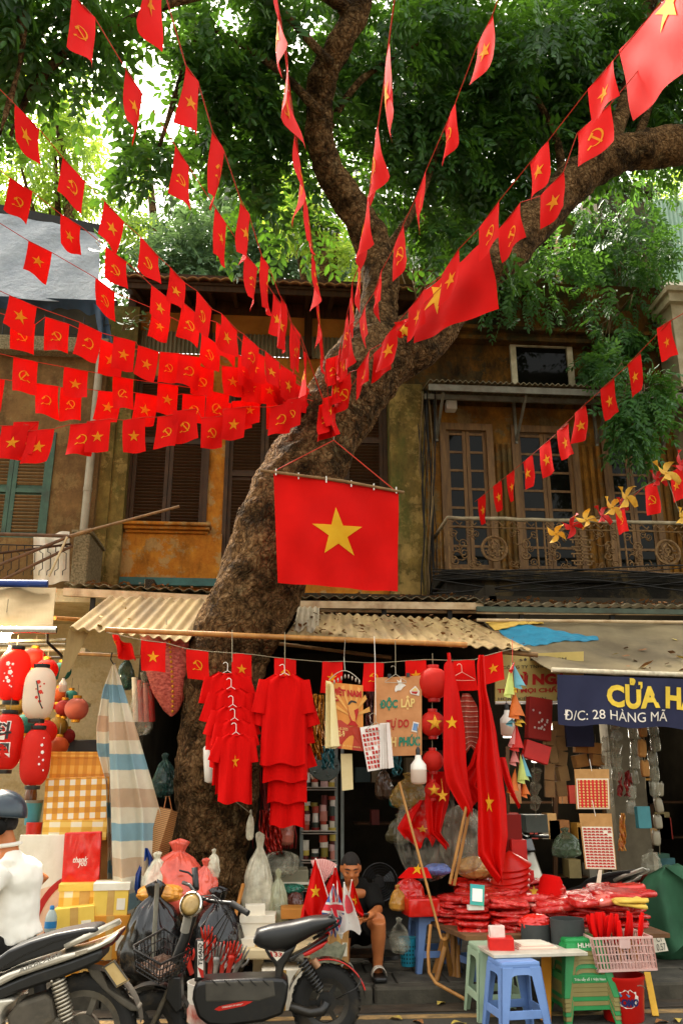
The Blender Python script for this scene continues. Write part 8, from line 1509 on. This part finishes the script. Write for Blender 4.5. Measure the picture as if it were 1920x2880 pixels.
boxpx('gift_bag','bright red blossom gift bag tilted below the dark one','bag',1468,2088,1540,2140,7.85,.08,redcard,.1,tilt=.3);boxpx('gift_bag','teal gift bag hanging by the dark doorway','bag',1792,2268,1830,2330,8.0,.06,tealp,.1);boxpx('gift_bag','navy gift bag with a gold moon behind the banner hem','bag',1592,2026,1668,2100,8.3,.06,bannerblue,0)
boxpx('gift_box','tall dark red gift box behind the cone hats','box',1424,2290,1468,2400,8.1,.14,dkred,.1);boxpx('gift_box','lower dark red gift box behind the cone hats','box',1440,2362,1482,2460,8.0,.14,redcard,-.1);boxpx('gift_box','small red box behind the bucket hat','box',1462,2448,1502,2480,7.8,.1,redcard,.1);boxpx('carton','red tubs stacked beside the green sack','box',1742,2470,1800,2545,8.9,.3,redcard,0);boxpx('till_box','grey appliance on the shop shelf','appliance',1478,2292,1540,2342,9.0,.3,M('appliance_grey','#5a6058',rough=.5),0)
foil('red and gold ribbons hanging behind the sticker cards',1740,1760,2290,2390,8.4,M('ribbon_mix','#a8321a','#c9922e',sc=20,rough=.35),10);foil('red tassels hanging below the clear tubs',1735,1775,2170,2240,8.2,MATS['red_tassel'],10)
r=thing('shop_column','grey concrete column between the shelves and the doorway','column',at(1775,2640,9.6));build(MB().box2(at(1760,2620,9.6),at(1792,1990,9.6)+Vector((0,.25,0))),'shaft',M('old_concrete','#6a604c','#544b3a',sc=4,rough=.9),r)
for k,(x,y,w_)in enumerate(((1535,2048,58),(1400,2070,40),(1495,2140,40))):
 a=at(x,y,10.6);b=at(x+w_,y,10.6);r=thing('tube_lamp',['lit fluorescent tube behind the grey cartons','lit fluorescent tube behind the hanging bulb','lit fluorescent tube behind the blossom bag'][k],'lamp',a,group='lit tubes in the packaging shop');build(MB().tube([a,b],.02,8),'tube',tubeglow,r);build(MB().box2((a.x-.05,10.62,a.z+.02),(b.x+.05,10.7,a.z+.06)),'housing',whiteplastic,r)
 ld=bpy.data.lights.new('tube_light','POINT');ld.energy=5;ld.color=(1,.9,.72);ld.shadow_soft_size=.12;lo=bpy.data.objects.new('tube_light',ld);COL.objects.link(lo);lo.parent=r;lo.location=(.2,-.25,-.08)
r,f,c=drape('green_sack','big dark green woven sack at the right edge','sack',[(2440,1862,1872),(2460,1820,1900),(2500,1795,1960),(2560,1800,2000),(2640,1810,2000),(2670,1820,2000)],7.75,1.6,.06,greencloth,40,24);build(MB().blob(at(1900,2580,8.1),(.36,.28,.42),30,20,fn=sackfn(0,1,3,.2,2)),'bulge',greencloth,r,smooth=True)
sack('plastic_bag','pale film bag on the sack shelf','bag',1830,2420,30,30,8.6,clearbag,3,.3);sack('plastic_bag','greenish film bag above the motorbike dial','bag',1590,2370,40,40,9.0,plasticbag('dim_green_film','#5a6a50',.2),6,.3)
for k,(x,y)in enumerate(((1175,2872),(1290,2876),(1905,2868),(1860,2872),(1110,2862),(1240,2820))):
 p=atz(x,y,.012);m=MB();a=random.uniform(0,3);m.sheet(lambda u,v:p+Vector((cos(a),sin(a),0))*(u-.5)*.13+Vector((-sin(a),cos(a),0))*(v-.5)*.06*sin(pi*min(.98,max(.05,u)))+Vector((0,0,.012*sin(u*5))),6,3,(0,0,.002));one(m,'fallen_leaf',litter2 if k%3 else litter,['yellow leaf near the bike wheel','curled yellow leaf before the blue stool','yellow leaf at the right corner','small brown leaf by the slanting plank','yellow leaf at the bike tyre','pale leaf in the gutter'][k]+' on the road','leaf',smooth=True)
ORD='first second third fourth fifth sixth seventh eighth ninth tenth eleventh twelfth thirteenth fourteenth fifteenth sixteenth'.split()
def rank(group,noun,where):
 L=[o for o in bpy.data.objects if o.get('group')==group];lv={}
 for o in L:lv.setdefault(round(o.location.z,1),[]).append(o)
 for zi,z in enumerate(sorted(lv,reverse=True)):
  for k,o in enumerate(sorted(lv[z],key=lambda q:q.location.x)):o['label']='%s %s, %s from the left on the %s shelf of %s'%(o['label'].replace('dim ','').split(' box')[0].split(' carton')[0],noun,ORD[k%16],ORD[zi],where)
rank('boxes on the packaging shop shelves','box','the packaging shop');rank('cartons on the back shelf','carton','the flag shop')
